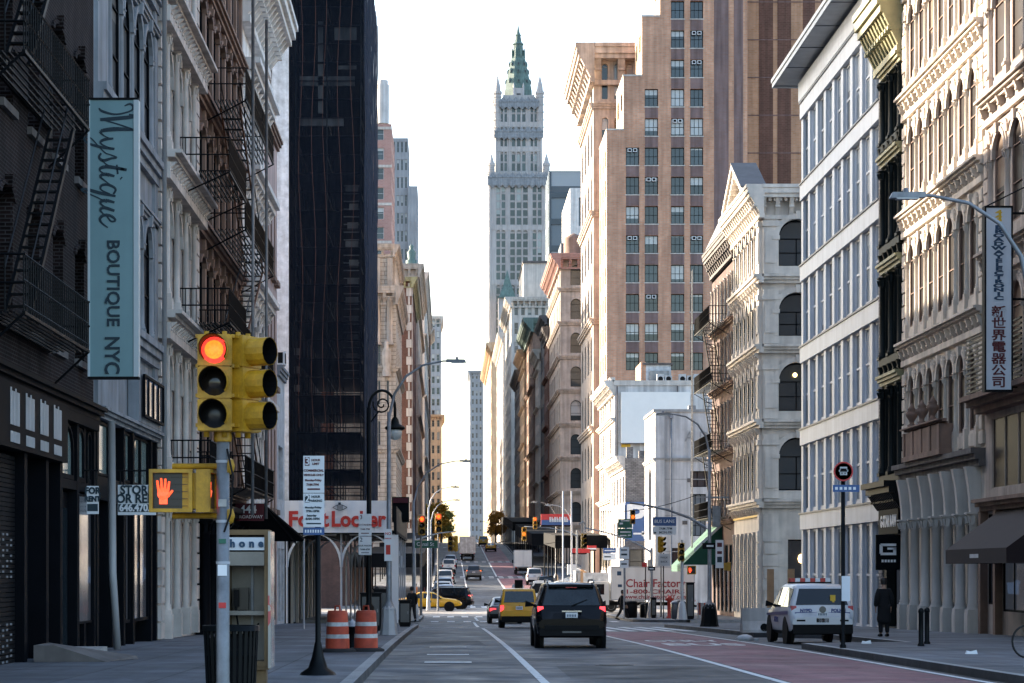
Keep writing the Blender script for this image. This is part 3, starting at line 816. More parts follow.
B.win(FA, 59.2, 63.2, 5.5, 6.6, -.36, dict(fm='paint_black', gm='shop_lit', nx=4, ny=1), 'bay_window')
dp = B.one('downpipe', 'steel_pale'); dp.path([FA.p(53.3, 5.0, .4), FA.p(53.35, 1.5, .42), FA.p(53.9, gz(54) + .15, .45)], .09, 8); dp.path([FA.p(64.1, 25, .3), FA.p(64.1, 4.2, .3)], .07, 6)
B.done()

# --- cream stone with free-standing columns
B = left('column_building', 'cream stone building with paired round columns and quoined piers on every floor', 64.4, 74.5, 26)
lev = [3.9, 8.6, 13.1, 17.5, 21.6]
st = dict(arch=1., fm='paint_black', gm='pane_dull', nx=1, ny=2)
ops = []
for a, b2 in zip(lev, lev[1:]): ops += grid_ops(66.0, 73.0, 3, .84, [(a + .7, b2 - .75)], st)
gops = [(66.3, 68.2, gz(69) + .2, 3.0, dict(fm='paint_black', gm='shop_dim', ny=1)), (68.7, 70.4, gz(69) + .2, 3.0, dict(fm='paint_black', gm='shop_dim', ny=1)), (70.9, 72.8, gz(69) + .2, 3.0, dict(fm='paint_black', gm='shop_dim', ny=1))]
B.front(FA, 64.4, 74.5, -2.2, 29, ops + gops, .07, 'stone_cream')
for a, b2 in zip([gz(69) + .15] + lev[:-1], lev):
    for u in (66.0, 68.33, 70.67, 73.0):
        c = MB('stone_cream')
        c.fbox(FA, u - .2, u + .2, a + .05, a + .75, -.02, .3); column(c, FA, u, .14, a + .75, b2 - .55, .095); B.put(c, 'column')
    quoins(B.one('quoins', 'stone_cream'), FA, 64.45, 65.35, a + .1, b2 - .5, .5, .16); quoins(B.one('quoins', 'stone_cream'), FA, 73.55, 74.45, a + .1, b2 - .5, .5, .16)
    g = B.one('entablature', 'stone_cream')
    g.fbox(FA, 64.45, 74.45, b2 - .55, b2 - .1, -.05, .42); ledge(g, FA, 64.42, 74.48, b2 - .1, .35, .75); brackets(g, FA, 64.6, 74.3, b2 - .5, b2 - .08, .65, .55, .16)
for (i, o) in enumerate(ops): archring(B.wall, FA, (o[0] + o[1]) / 2, o[3] - (o[1] - o[0]) / 2, (o[1] - o[0]) / 2, .18, -.02, .08, 'stone_cream', 8)
cornice(B.one('cornice', 'stone_cream'), FA, 64.4, 74.5, 27, 2., 1.3)
lshell(B, 64.4, 74.5, 29, 'stone_cream')
for v in (8.75, 13.25):
    fire_balcony(B, FA, 68.6, 74.3, v + .2, 1.7)
fire_balcony(B, FA, 66.5, 73, 4.3, 1.35)
B.done()

# --- red-brown building behind the big fire escape
B = left('fire_escape_building', 'red-brown brick building almost covered by a tall rusty fire escape', 74.5, 90.7, 27)
st = dict(arch=.4, fm='paint_black', gm='pane', nx=1, ny=2)
rows = [(4.6, 7.6), (8.9, 11.9), (13.2, 16.2), (17.5, 20.4), (21.6, 24.2)]
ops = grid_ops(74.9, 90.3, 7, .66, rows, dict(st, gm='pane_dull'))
gops = [(75.3 + 2.5 * i, 77.2 + 2.5 * i, gz(82) + .3, 2.9, dict(fm='paint_black', gm='shop_dim', ny=1, nx=1)) for i in range(6)]
B.front(FA, 74.5, 90.7, -2.4, 29.5, ops + gops, .06, 'brick_red')
for i in range(8):
    u = 74.75 + i * (90.45 - 74.75) / 7
    B.one('pilaster', 'brown_stone').fbox(FA, u - .25, u + .25, 3.9, 25, -.02, .1); 
    c = MB('paint_black'); column(c, FA, u, .3, gz(u) + .15, 3.2, .19); B.put(c, 'column')
for r in rows: ledge(B.one('string_course', 'brown_stone'), FA, 74.55, 90.65, r[0] - .6, .4, .35)
for o in ops: archring(B.one('window_hood', 'brown_stone'), FA, (o[0] + o[1]) / 2, o[3] - .4 * (o[1] - o[0]) / 2, (o[1] - o[0]) / 2 + .02, .22, -.02, .16, None, 6, .4)
ledge(B.one('shop_cornice', 'iron_black'), FA, 74.5, 90.7, 3.2, .6, .6)
cornice(B.one('cornice', 'brown_stone'), FA, 74.5, 90.7, 27.5, 2., 1.5)
lshell(B, 74.5, 90.7, 29.5, 'brick_red')
for i, v in enumerate((4.3, 8.6, 12.9, 17.2)):
    fire_balcony(B, FA, 76.5, 88.6, v, 1.5, 1.05, .2)
    if i < 3: fire_stair(B, FA, 87.5 if i % 2 == 0 else 78, v, 78 if i % 2 == 0 else 87.5, v + 4.3, .5, 1.15, m2='bronze_stair')
r = MB('steel_galv')
for u, (n0) in ((77.6, 1.62), (83.4, 1.62)): r.path([FA.p(u, 21.5, n0), FA.p(u, 12, n0), FA.p(u - .2, 3.4, n0)], .06, 6)
B.put(r, 'drop_ladder_rail')
B.done()

# --- white building with stacked cornices
B = left('white_building', 'white painted building with a boldly stepped cornice at each floor, before the pink one', 90.7, 101.4, 25.5)
st = dict(arch=.5, fm='paint_black', gm='pane', nx=1, ny=2)
rows = [(4.4, 7.6), (9.0, 12.1), (13.5, 16.5), (17.9, 20.7)]
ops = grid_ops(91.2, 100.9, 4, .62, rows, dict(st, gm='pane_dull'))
gops = [(91.3 + 2.4 * i, 93.1 + 2.4 * i, gz(96) + .3, 2.9, dict(fm='paint_black', gm='shop_dim', ny=1, nx=1)) for i in range(4)]
B.front(FA, 90.7, 101.4, -2.6, 25.5, ops + gops, .06, 'paint_white')
for r in rows:
    g = B.one('string_course', 'paint_white'); ledge(g, FA, 90.75, 101.35, r[1] + .35, .75, .8); brackets(g, FA, 90.9, 101.2, r[1] + .0, r[1] + .6, .6, 1.2, .2)
    for i in range(5):
        u = 91.2 + i * 9.7 / 4
        c = MB('paint_white'); c.fbox(FA, u - .3, u + .3, r[0] - .5, r[0], -.02, .35); column(c, FA, u, .03, r[0], r[1], .11); B.put(c, 'column')
for o in ops: archring(B.one('window_hood', 'paint_white'), FA, (o[0] + o[1]) / 2, o[3] - .5 * (o[1] - o[0]) / 2, (o[1] - o[0]) / 2 + .02, .2, -.02, .18, None, 6, .5)
cornice(B.one('cornice', 'paint_white'), FA, 90.7, 101.4, 23.2, 2.3, 1.6)
lshell(B, 90.7, 101.4, 25.5, 'paint_white')
B.done()

# --- pink plaster building
B = left('pink_building', 'flat pink plaster building with tall narrow windows below the bare brick side wall', 101.4, 110.3, 21.9)
st = dict(fm='brown_stone', gm='pane', nx=1, ny=2)
rows = [(4.4, 8.2), (10.2, 13.8), (15.2, 18.4)]
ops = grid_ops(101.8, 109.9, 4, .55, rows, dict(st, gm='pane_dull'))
gops = [(101.8 + 2.1 * i, 103.3 + 2.1 * i, gz(105) + .3, 2.9, dict(fm='paint_black', gm='shop_dim', ny=1, nx=1)) for i in range(4)]
B.front(FA, 101.4, 110.3, -2.8, 21.9, ops + gops, .08, 'pink_plaster')
for o in ops: B.one('window_sill', 'brown_stone').fbox(FA, o[0] - .12, o[1] + .12, o[2] - .25, o[2] - .01, -.05, .22)
ledge(B.one('cornice', 'brown_stone'), FA, 101.4, 110.3, 21.6, .45, .3); ledge(B.one('cornice', 'brown_stone'), FA, 101.45, 110.25, 3.3, .5, .35)
lshell(B, 101.4, 110.3, 21.9, 'pink_plaster')
B.done()

# --- low grey building at the corner
B = left('corner_building', 'low pale grey corner building with a sloping parapet beside the netted scaffold', 110.3, 115.4, 11.4)
ops = [(111.2, 114.2, 5.0, 7.6, dict(fm='paint_black', gm='pane_steel', nx=3, ny=3)), (111.0, 112.6, gz(112) + .3, 2.6, dict(fm='paint_black', gm='shop_dim', ny=1)), (113.2, 114.8, gz(112) + .3, 2.6, dict(fm='paint_black', gm='shop_dim', ny=1))]
B.front(FA, 110.3, 115.4, -2.8, 11.4, ops, .3, 'stucco_white')
ledge(B.one('cornice', 'stone_grey'), FA, 110.3, 115.4, 10.9, .5, .25); ledge(B.one('cornice', 'stone_grey'), FA, 110.35, 115.35, 3.2, .4, .3)
lshell(B, 110.3, 115.4, 11.4, 'stucco_white')
B.done()
# window air conditioner on the corner building
a = MB('sign_white'); a.fbox(FA, 110.6, 111.5, 11.42, 12.1, -.1, .35); 
for k in range(4): a.fbox(FA, 110.66 + k * .2, 110.78 + k * .2, 11.5, 12.0, .351, .36, 'plastic_black')
a.box(XL + .35 - .33, XL + .26, 110.59, 110.6, 11.5, 12.02, 'plastic_black')
tag(a.build('air_conditioner'), 'white air conditioner box on the low grey corner building', 'air conditioner')

# --- tower under renovation, south of the cross street: bare side wall, scaffold wrapped in net
TY0, TY1, TX = 125., 148.5, -8.65
B = Bld('tall_brick_building', 'tall building with a bare grey brick side wall and white stucco strip behind scaffold', (TX, 136, gz(136) + .15))
B.shell(TX - 20, TX, TY0, TY1, -3, 40, 'ne', 'brick_grey')
B.wall.poly([(TX - 20, TY0, -3), (TX - .85, TY0, -3), (TX - .85, TY0, 40), (TX - 20, TY0, 40)], 'brick_grey')
g = MB('stucco_white')
zz = -3; pts = []
N = 60
for i in range(N + 1):
    z = -3 + 39.5 * i / N; pts.append((TX - .95 + RD.uniform(-.05, .05), z))
for (xa, za), (xb, zb) in zip(pts, pts[1:]): g.hexa([(xa, TY0 - .03, za), (TX, TY0 - .03, za), (TX, TY0 + .02, za), (xa, TY0 + .02, za), (xb, TY0 - .03, zb), (TX, TY0 - .03, zb), (TX, TY0 + .02, zb), (xb, TY0 + .02, zb)])
B.put(g, 'stucco_strip')
FT = FL(TX)
ops = grid_ops(125.5, 148, 7, .55, [(5 + 4.4 * k, 8 + 4.4 * k) for k in range(7)], dict(fm='paint_black', gm='pane', ny=2, one=0))
B.front(FT, TY0, TY1, -3, 40, ops, .3, 'brick_red')
g = B.mb('shop_front', 'paint_black'); g.fbox(FT, TY0 + .02, TY1, -2.6, 3.4, -.05, .08); g.box(TX - 12, TX + .08, TY0 - .06, TY0, -2.6, 3.4)
for i in range(6): B.one('shop_pillar', 'stone_pale').fbox(FT, TY0 + .3 + i * 4.4, TY0 + .8 + i * 4.4, -2.6, 3.3, .08, .2)
B.done()

# scaffold with net, standing on the sidewalk shed
S = empty('scaffold', (-6.5, 136, 3.6), 0, 'tall scaffold wrapped in dark debris net, standing on the white-bannered shed', 'scaffold')
def put(mbd, name, parent, world=True):
    o = mbd.build(name, parent); o.location = -wloc(parent); return o
sx0, sx1, sy0, sy1 = -8.5, -4.55, 125.1, 148.4
g = MB('car_grey'); pl = MB('slate_dark'); dk = MB('iron_black')
for x in (-8.3, -6.6, -4.75):
    for y in (125.4, 129, 133, 137, 141, 145, 148.2): g.tube((x, y, 4.9), (x, y, 36.5), .035, n=5)
for k in range(16):
    z = 5.0 + k * 2.02
    for y in (125.4, 137, 148.2):
        for dz in (0, 1.): g.tube((-8.3, y, z + dz), (-4.75, y, z + dz), .03, n=4)
    for x in (-6.6, -4.75): g.tube((x, 125.4, z + 1), (x, 148.2, z + 1), .03, n=4)
    (pl if k % 4 == 1 else dk).box(-8.25, -4.8, 125.4, 148.2, z - .06, z, None)
put(g, 'tube_frame', S); put(pl, 'plank_deck', S); put(dk, 'steel_deck', S)
# things seen through the net: fire-stair like hoist tower and pale boxes
h = MB('car_silver')
for x, z0, z1, w in ((-7.1, 26.5, 31.5, .28), (-8.1, 28, 28.5, 3.), (-8.1, 25.8, 26.2, 2.4)): h.box(x, x + w, 125.55, 125.75, z0, z1)
for z in (11.3, 12.3, 13.3): h.box(-8.4, -8.1, 125.5, 125.8, z, z + .35)
for k in range(26):
    z = 12.0 + k * .42
    h.box(-5.7, -4.85, 125.6, 125.68, z, z + .05)
for k in range(10): h.box(-5.6 + .1 * (k % 3), -4.9, 125.62, 125.7, 13 + k * 1.02, 13.4 + k * 1.02)
h.box(-6.2, -5.0, 125.6, 125.7, 30.5, 31.2); h.box(-6., -5.0, 125.6, 125.7, 28.9, 29.1)
put(h, 'hoist_frame', S)
def netsheet(P, nu, nv, m, amp):
    mb = MB(m)
    def q(i, j):
        p = Vector(P(i / nu, j / nv)); return p
    G = [[q(i, j) for j in range(nv + 1)] for i in range(nu + 1)]
    off = [[amp * (math.sin(i * 1.9 + math.sin(j * .7) * 1.2) * .6 + RD.uniform(-.4, .4)) for j in range(nv + 1)] for i in range(nu + 1)]
    nrm = (G[1][0] - G[0][0]).cross(G[0][1] - G[0][0]).normalized()
    for i in range(nu):
        for j in range(nv):
            mb.poly([G[i][j] + nrm * off[i][j], G[i + 1][j] + nrm * off[i + 1][j], G[i + 1][j + 1] + nrm * off[i + 1][j + 1], G[i][j + 1] + nrm * off[i][j + 1]], None, True)
    return mb
put(netsheet(lambda s, t: (-8.62 + s * 4.07, 125.02, 5.05 + t * 31.6), 16, 60, 'debris_net', .05), 'debris_net', S)
put(netsheet(lambda s, t: (-4.55, 125.05 + s * 23.4, 5.05 + t * 31.6), 60, 30, 'debris_net_street', .07), 'debris_net', S)
rp = MB('rope_rust')
for x in (-8.0, -7.3, -6.7, -5.9, -5.2):
    rp.path([(x + .12 * math.sin(k * .8 + x), 124.9, 36.5 - k * 1.6) for k in range(18)], .009, 4)
put(rp, 'tie_rope', S)

# sidewalk shed below it, with the shop banner across its end
S = empty('sidewalk_shed', (-5.6, 125, gz(125) + .15), 0, 'white arched sidewalk shed with the sports shop banner across its end', 'sidewalk shed')
zb = gz(124) + .15
g = MB('dark_canvas'); g.box(-8.6, -2.7, 120.4, 152, 3.45, 3.62); g.box(-8.6, -8.5, 120.6, 152, 3.62, 4.9); g.box(-2.85, -2.7, 120.6, 152, 3.62, 4.9, 'plastic_black'); put(g, 'deck', S)
w = MB('steel_pale')
for x in (-8.45, -5.6, -2.85):
    for y in (120.7, 126.5, 132.5, 138.5, 145, 151.6):
        w = MB('steel_pale'); w.tube((x, y, gz(y) + .1), (x, y, 3.45), .06, n=6); put(w, 'post', S)
a = MB('sign_white')
for x, d in ((-8.45, 1), (-5.6, -1), (-5.6, 1), (-2.85, -1)):
    for y in (120.75, 132.5, 145):
        pts = [(x + d * (1.25 - 1.25 * math.cos(PI / 2 * k / 8)), y, 1.7 + 1.7 * math.sin(PI / 2 * k / 8)) for k in range(9)]
        for p, q in zip(pts, pts[1:]): a.hexa([(p[0] - .07, y - .04, p[2]), (p[0] + .07, y - .04, p[2]), (p[0] + .07, y + .04, p[2]), (p[0] - .07, y + .04, p[2]), (q[0] - .07, y - .04, q[2]), (q[0] + .07, y - .04, q[2]), (q[0] + .07, y + .04, q[2]), (q[0] - .07, y + .04, q[2])])
a.box(-2.95, -2.62, 120.5, 121.2, zb, 3.4); put(a, 'arch_brace', S)
bn = MB('sign_white'); nn = 24
for i in range(nn):
    x0 = -8.75 + 5.6 * i / nn; x1 = -8.75 + 5.6 * (i + 1) / nn
    for j in range(4):
        z0 = 3.5 + 1.68 * j / 4; z1 = 3.5 + 1.68 * (j + 1) / 4
        f = lambda x, z: 120.3 - .05 * math.sin(x * 2.3) * math.sin((z - 3.4) * 1.9) - .02 * math.sin(x * 7)
        bn.poly([(x0, f(x0, z0), z0), (x1, f(x1, z0), z0), (x1, f(x1, z1), z1), (x0, f(x0, z1), z1)], None, True)
bo = put(bn, 'banner', S)
def wtext(s, size, m, parent, loc, rot=(PI / 2, 0, 0), **k):
    return text(s, size, m, parent, Vector(loc) - wloc(parent), rot, **k)
fit(wtext('Foot', 1., 'banner_red', bo, (xat(309, 120.2), 120.2, zat(519, 120.2)), bold=.035, ext=.01), 2.1, .84); fit(wtext('Locker', 1., 'banner_red', bo, (xat(359, 120.2), 120.2, zat(519, 120.2)), bold=.035, ext=.01), 2.85, .84)
e = MB('sign_ink')                    # the small eye-shaped mark above the word
for k in range(12):
    t0, t1 = k / 12, (k + 1) / 12; xx = lambda t: -5.65 + .75 * (t - .5)
    for s in (1, -1):
        za, zc = 4.82 + s * .14 * math.sin(PI * t0), 4.82 + s * .14 * math.sin(PI * t1)
        e.hexa([(xx(t0), 120.18, za - .018), (xx(t1), 120.18, zc - .018), (xx(t1), 120.21, zc - .018), (xx(t0), 120.21, za - .018), (xx(t0), 120.18, za + .018), (xx(t1), 120.18, zc + .018), (xx(t1), 120.21, zc + .018), (xx(t0), 120.21, za + .018)])
for k in range(5): e.box(-5.78 + k * .06, -5.75 + k * .06, 120.18, 120.2, 4.72, 4.92)
e.box(-5.73, -5.6, 120.18, 120.2, 4.98, 5.08); put(e, 'banner_emblem', bo)
l = MB('lamp_glass'); lm = M['lamp_glass']
for x in (-8., -6.8, -5.2, -4.): 
    l.box(x, x + .9, 121.5, 121.65, 3.38, 3.44, 'orange_lit' if False else 'lamp_glass')
put(l, 'tube_light', S)

# hanging sign with the boutique's name
def curve_letters(strokes, m, parent, name, M4, r0=.5):
    """brush strokes: lists of (x, y, width) smoothed into flat ribbons"""
    mb = MB(m)
    for stx in strokes:
        P = []
        n = len(stx)
        for i in range(n - 1):
            p0, p1, p2, p3 = stx[max(i - 1, 0)], stx[i], stx[i + 1], stx[min(i + 2, n - 1)]
            for k in range(5):
                t = k / 5
                P.append([.5 * ((2 * b) + (-a + c) * t + (2 * a - 5 * b + 4 * c - d) * t * t + (-a + 3 * b - 3 * c + d) * t ** 3) for a, b, c, d in zip(p0, p1, p2, p3)])
        P.append(list(stx[-1]))
        for i, (p, q) in enumerate(zip(P, P[1:])):
            dx, dy = q[0] - p[0], q[1] - p[1]; l = math.hypot(dx, dy) or 1
            nx, ny = -dy / l, dx / l
            pp = [(p[0] - nx * p[2] / 2, p[1] - ny * p[2] / 2), (q[0] - nx * q[2] / 2, q[1] - ny * q[2] / 2), (q[0] + nx * q[2] / 2, q[1] + ny * q[2] / 2), (p[0] + nx * p[2] / 2, p[1] + ny * p[2] / 2)]
            mb.poly([M4 @ Vector((x, y, .0004 * (i % 7))) for x, y in pp])
    o = mb.build(name, parent); o.location = -wloc(parent); return o
SY = 51.0
S = empty('hanging_sign', (xat(114, SY), SY, zat(378, SY)), 0, 'tall pale teal sign with the boutique\'s name written down it, on the grey stone building', 'sign')
x0, x1, z0, z1 = xat(89.5, SY), xat(138.5, SY), zat(377, SY), zat(101, SY)
g = MB('sign_teal'); g.box(x0, x1, SY - .11, SY + .11, z0, z1); put(g, 'sign_board', S)
e = MB('sign_teal_edge'); 
for a, b2, c, d in ((x0 - .02, x0 + .03, z0, z1), (x1 - .09, x1 + .02, z0, z1), (x0 - .02, x1 + .02, z0 - .05, z0), (x0 - .02, x1 + .02, z1, z1 + .05)):
    e.box(a, b2, SY - .13, SY + .13, c, d, 'sign_teal_edge' if d - c > 1 else 'plastic_black')
put(e, 'frame', S)
br = MB('iron_black')
for z in (z0 + .3, z1 - .4, z1 + .04): br.tube((XL, SY + 2.2, z), (x1 - .4, SY + .05, z), .03, n=5)
br.tube((x0, SY, z1 + .04), (x1, SY, z1 + .04), .03, n=5); put(br, 'bracket', S)
# text frame: reading direction runs down the sign
R90 = Matrix(((0, 1, 0, 0), (0, 0, -1, 0), (-1, 0, 0, 0), (0, 0, 0, 1)))      # local x -> -z, local y -> +x, local z -> -y
xm = (x0 + x1) / 2 - .02
for s, zc, sz in (('BOUTIQUE', zat(284, SY), .56), ('NYC', zat(356, SY), .56)):
    fit(text(s, sz, 'sign_ink', S, Vector((xm, SY - .125, zc)) - S.location, matrix=R90, bold=.012), 1.9 if len(s) > 3 else .82, .34)
T = Matrix.Translation((xm - .27, SY - .118, zat(106, SY))) @ R90 @ Matrix.Diagonal((.0232, .0245, .0232, 1))
W1, W2 = 2.6, 1.1
def shf(st, dx): return [(x + dx, y, w) for x, y, w in st]
mys = [[(1, 22, .8), (-1, 27, 1.6), (2, 30, 1.6), (6, 27, 1.2), (9, 14, 1.4), (6, 2, 1.8), (3, -1, 1.)], [(9, 26, 1.), (11, 31, 2.4), (13, 14, 2.8), (14, 0, 2.2)], [(14, 2, 1.), (19, 18, 1.1), (24, 31, 1.4)], [(24, 31, 1.6), (23, 14, 3.), (25, 1, 2.4), (29, 3, 1.), (32, 9, .9)],
       [(32, 12, 1.4), (33, 4, 2.2), (36, 0, 1.4), (40, 6, 1.1), (42, 13, 1.2)], [(42, 13, 1.8), (40, 0, 2.), (36, -12, 1.6), (31, -14, 1.4), (32, -8, 1.), (40, -1, .9), (46, 5, .9)],
       [(46, 5, .9), (50, 15, 1.2), (51, 10, 1.6), (53, 3, 2.2), (50, -1, 1.6), (46, 1, 1.4)], [(52, 1, .9), (58, 8, 1.), (62, 24, 1.6)], [(62, 24, 2.), (59, 8, 2.6), (60, 1, 2.2), (63, 0, 1.2), (68, 8, .9)], [(57, 15, 1.2), (66, 16, 1.2)],
       [(68, 13, 1.6), (66, 5, 2.4), (68, 0, 1.8), (72, 4, 1.), (76, 9, .9)], [(69.5, 18.5, 2.2), (70.3, 19.5, 2.2)],
       [(85, 12, 1.4), (80, 14, 1.6), (76, 7, 2.), (77, 1, 1.8), (81, 1, 1.2), (85, 9, 1.)], [(87, 14, 1.6), (84, 0, 2.4), (80, -14, 2.), (82, -16, 1.2), (88, -3, 1.), (93, 6, .9)],
       [(93, 13, 1.6), (91, 5, 2.4), (93, 0, 1.8), (97, 4, 1.1), (100, 12, 1.2)], [(101, 13, 1.8), (98, 4, 2.4), (100, 0, 1.8), (104, 3, 1.), (106, 6, .9)],
       [(106, 6, 1.), (111, 10, 1.4), (110, 14, 1.4), (106, 10, 2.), (105, 4, 2.2), (108, 0, 2.), (112, 1, 1.4), (117, 7, .9)]]
mys = [[(x, y, w * 1.35) for x, y, w in s_] for s_ in mys]
curve_letters(mys, 'sign_ink', S, 'script_lettering', T)

# store-for-rent boards
def board(label, x0, x1, y, z0, z1, lines, name='rent_sign'):
    S = empty(name, ((x0 + x1) / 2, y, z0), 0, label, 'sign')
    g = MB('sign_white'); g.box(x0, x1, y - .03, y + .03, z0, z1); put(g, 'board', S)
    k = MB('sign_ink'); k.box(x0 + .01, x1 - .01, y - .034, y - .03, z0 + (z1 - z0) * .10, z0 + (z1 - z0) * .36); put(k, 'number_band', S)
    H = z1 - z0
    for s, f, sz, m in lines: wtext(s, sz, m, S, ((x0 + x1) / 2, y - .045, z0 + H * f), sx=.9, bold=.01)
    b = MB('iron_black'); b.tube((x0 + .05, y, z1), (x0 + .05, y, z1 + .35), .015, n=4); b.tube((x1 - .05, y, z1), (x1 - .05, y, z1 + .35), .015, n=4); b.tube((XL, y, z1 + .35), (x1, y, z1 + .35), .02, n=4); put(b, 'bracket', S)
board('white STORE FOR RENT board with black number band, nearer the yellow hand signal', xat(118, 56.2), xat(156, 56.2), 56.2, zat(515, 56.2), zat(485, 56.2), (('STORE', .82, .3, 'sign_ink'), ('FOR RENT', .53, .3, 'sign_ink'), ('646.470.1', .23, .24, 'sign_white')))
board('narrow white store rent board hanging between two dark shop fronts', xat(87, 51.6), xat(98.5, 51.6), 51.6, zat(514, 51.6), zat(486, 51.6), (('FOR', .82, .2, 'sign_ink'), ('RENT', .53, .16, 'sign_ink')))

# maroon door awning with the house number
S = empty('door_awning', (XL, 88, 1.5), 0, 'maroon canvas door awning lettered 444 over the pavement', 'awning')
AY = 85.5; ax0, ax1 = xat(235.5, AY), xat(264, AY); az0, az1 = zat(521, AY), zat(503.5, AY)
g = MB('maroon_canvas'); g.box(ax0, ax1, AY - .03, AY + .02, az0, az1); put(g, 'front_panel', S)
c = MB('dark_canvas')
c.poly([(ax1, AY, az1), (ax1, AY, az1 - .1), (ax1 + .9, AY + 4.5, az1 - 1.5), (ax1 + .9, AY + 4.5, az1 - 1.35)])
c.hexa([(ax0 - .3, AY + .02, az1 - .06), (ax1, AY + .02, az1 - .06), (ax1 + 1.25, AY + 4.6, az0 - .7), (ax0 - .3, AY + 4.6, az0 - .7), (ax0 - .3, AY + .02, az1), (ax1, AY + .02, az1), (ax1 + 1.25, AY + 4.6, az0 - .6), (ax0 - .3, AY + 4.6, az0 - .6)], 'dark_canvas')
put(c, 'canopy', S)
p = MB('steel_pale'); p.tube((ax1 + 1.2, AY + 4.5, gz(90) + .15), (ax1 + 1.2, AY + 4.5, az0 - .6), .04); put(p, 'pole', S)
wtext('444', .42, 'sign_white', S, ((ax0 + ax1) / 2 - .05, AY - .045, az0 + .42), bold=.006); wtext('BROADWAY', .17, 'sign_white', S, ((ax0 + ax1) / 2, AY - .045, az0 + .15))
# dark ramp board on the pavement by the shutter
g = MB('stone_dark'); y = 45.2; z = gz(y) + .16
g.hexa([(-8.0, y - .8, z), (-6.6, y - .8, z), (-6.2, y + .9, z), (-8.0, y + .9, z), (-8., y - .8, z + .32), (-7.6, y - .8, z + .32), (-6.25, y + .9, z + .06), (-8., y + .9, z + .32)])
tag(g.build('door_ramp'), 'dark sloping ramp board at the dark brick building\'s shop door', 'ramp')
# ================================================================ right-hand block (facades face the street on x = XR)
XR = 18.0
FB = FRt(XR)
def right(name, label, y0, y1, x=XR, cat='building', group=None):
    return Bld(name, label, (x, (y0 + y1) / 2, gz((y0 + y1) / 2) + .15), cat, group)
def rshell(b, y0, y1, top, mw, zb=-2.6, deep=17, skip='w', x0=XR):
    b.shell(x0, x0 + deep, y0, y1, zb, top, skip, mw)

def ornate(b, y0, y1, zb, levels, nb, mw, pil, gops, colr=.085, bay_w=.68, capk=1., balus=True):
    """a carved stone front: a row of arched bays between round columns on every floor"""
    bw = (y1 - y0 - 2 * pil) / nb
    ops = []
    for a, c in levels: ops += grid_ops(y0 + pil, y1 - pil, nb, bay_w, [(a + .75, c - 1.15)], dict(arch=1., fm='brown_stone', gm='pane_brown', nx=1, ny=2, fw=.06))
    b.front(FB, y0, y1, zb, levels[-1][1], ops + gops, .06, mw)
    for a, c in levels:
        for i in range(nb + 1):
            u = y0 + pil + bw * i
            k = MB(mw); k.fbox(FB, u - colr * 1.7, u + colr * 1.7, a + .12, a + .75, -.02, .16); column(k, FB, u, .04, a + .75, c - 1.15 - bay_w * bw / 2, colr, cap=1.); b.put(k, 'column')
        for i in range(nb):
            g = b.one('arch_ornament', mw)
            um = y0 + pil + bw * (i + .5); r = bay_w * bw / 2
            archring(g, FB, um, c - 1.15 - r, r, .17, -.02, .1, mw, 8)
            archring(g, FB, um, c - 1.15 - r, r + .17, .1, -.02, .06, mw, 8, key=False)
            b.one('panel', mw).fbox(FB, um - bw * .3, um + bw * .3, a + .2, a + .62, -.02, .07)
        for i in range(nb + 1):
            u = y0 + pil + bw * i; g = b.one('carved_leaves', mw)
            for q in range(5):      # carved leaves between the arches
                t = PI * (q + .5) / 5
                g.tube(FB.p(u + .05 * math.cos(t), c - 1.35, .06), FB.p(u + .2 * math.cos(t), c - 1.2 + .25 * math.sin(t), .12), .07, .05, 5, mw)
        e = b.one('entablature', mw)
        e.fbox(FB, y0 + .03, y1 - .03, c - .72, c - .5, -.05, .14); brackets(e, FB, y0 + .15, y1 - .15, c - .62, c - .1, .32, bw / 2, .17, mw); ledge(e, FB, y0 + .02, y1 - .02, c - .12, .3, .42, mw)
        for u0, u1 in ((y0 + .05, y0 + pil - .25), (y1 - pil + .25, y1 - .05)):
            quoins(b.one('quoins', mw), FB, u0, u1, a + .2, c - .8, .5, .1, mw)

# --- carved sandstone front with the projecting balcony
B = right('sandstone_building', 'sunlit carved sandstone building with rows of arched windows above grey ground-floor columns', 77, 90.8)
zb = gz(84) + .15
gops = []
for i in range(6):
    a = 78.05 + 1.95 * i
    gops.append((round(a, 3), round(a + 1.6, 3), round(zb + .1, 3), 4.35, dict(arch=1., fm='paint_black', gm='shop_dim', nx=1, ny=2)))
ornate(B, 77, 90.8, -2.6, [(5.6, 10.25), (10.25, 15.3), (15.3, 19.9), (19.9, 24.6)], 7, 'stone_sun', .9, gops)
for i in range(7):
    u = 77.95 + 1.95 * i - .1
    c = MB('stone_pale'); c.fbox(FB, u - .25, u + .25, zb - .1, zb + .75, -.02, .48); column(c, FB, u, .22, zb + .75, 3.5, .175); B.put(c, 'column')
    s = MB('stone_pale')
    for j in range(6):        # tall scrolls above the columns
        t0, t1 = j / 6, (j + 1) / 6
        f = lambda t: (.2 + .18 * t * t, 3.5 + 1.55 * t)
        (n0, z0), (n1, z1) = f(t0), f(t1)
        P = FB.p; w = .14 + .05 * t0
        s.hexa([P(u - w, z0, n0 + .15), P(u + w, z0, n0 + .15), P(u + w, z0, -.02), P(u - w, z0, -.02), P(u - w, z1, n1 + .15), P(u + w, z1, n1 + .15), P(u + w, z1, -.02), P(u - w, z1, -.02)])
    B.put(s, 'scroll_bracket')
g = B.one('shop_cornice', 'stone_dark'); ledge(g, FB, 77, 90.8, 5.05, .6, .5); 
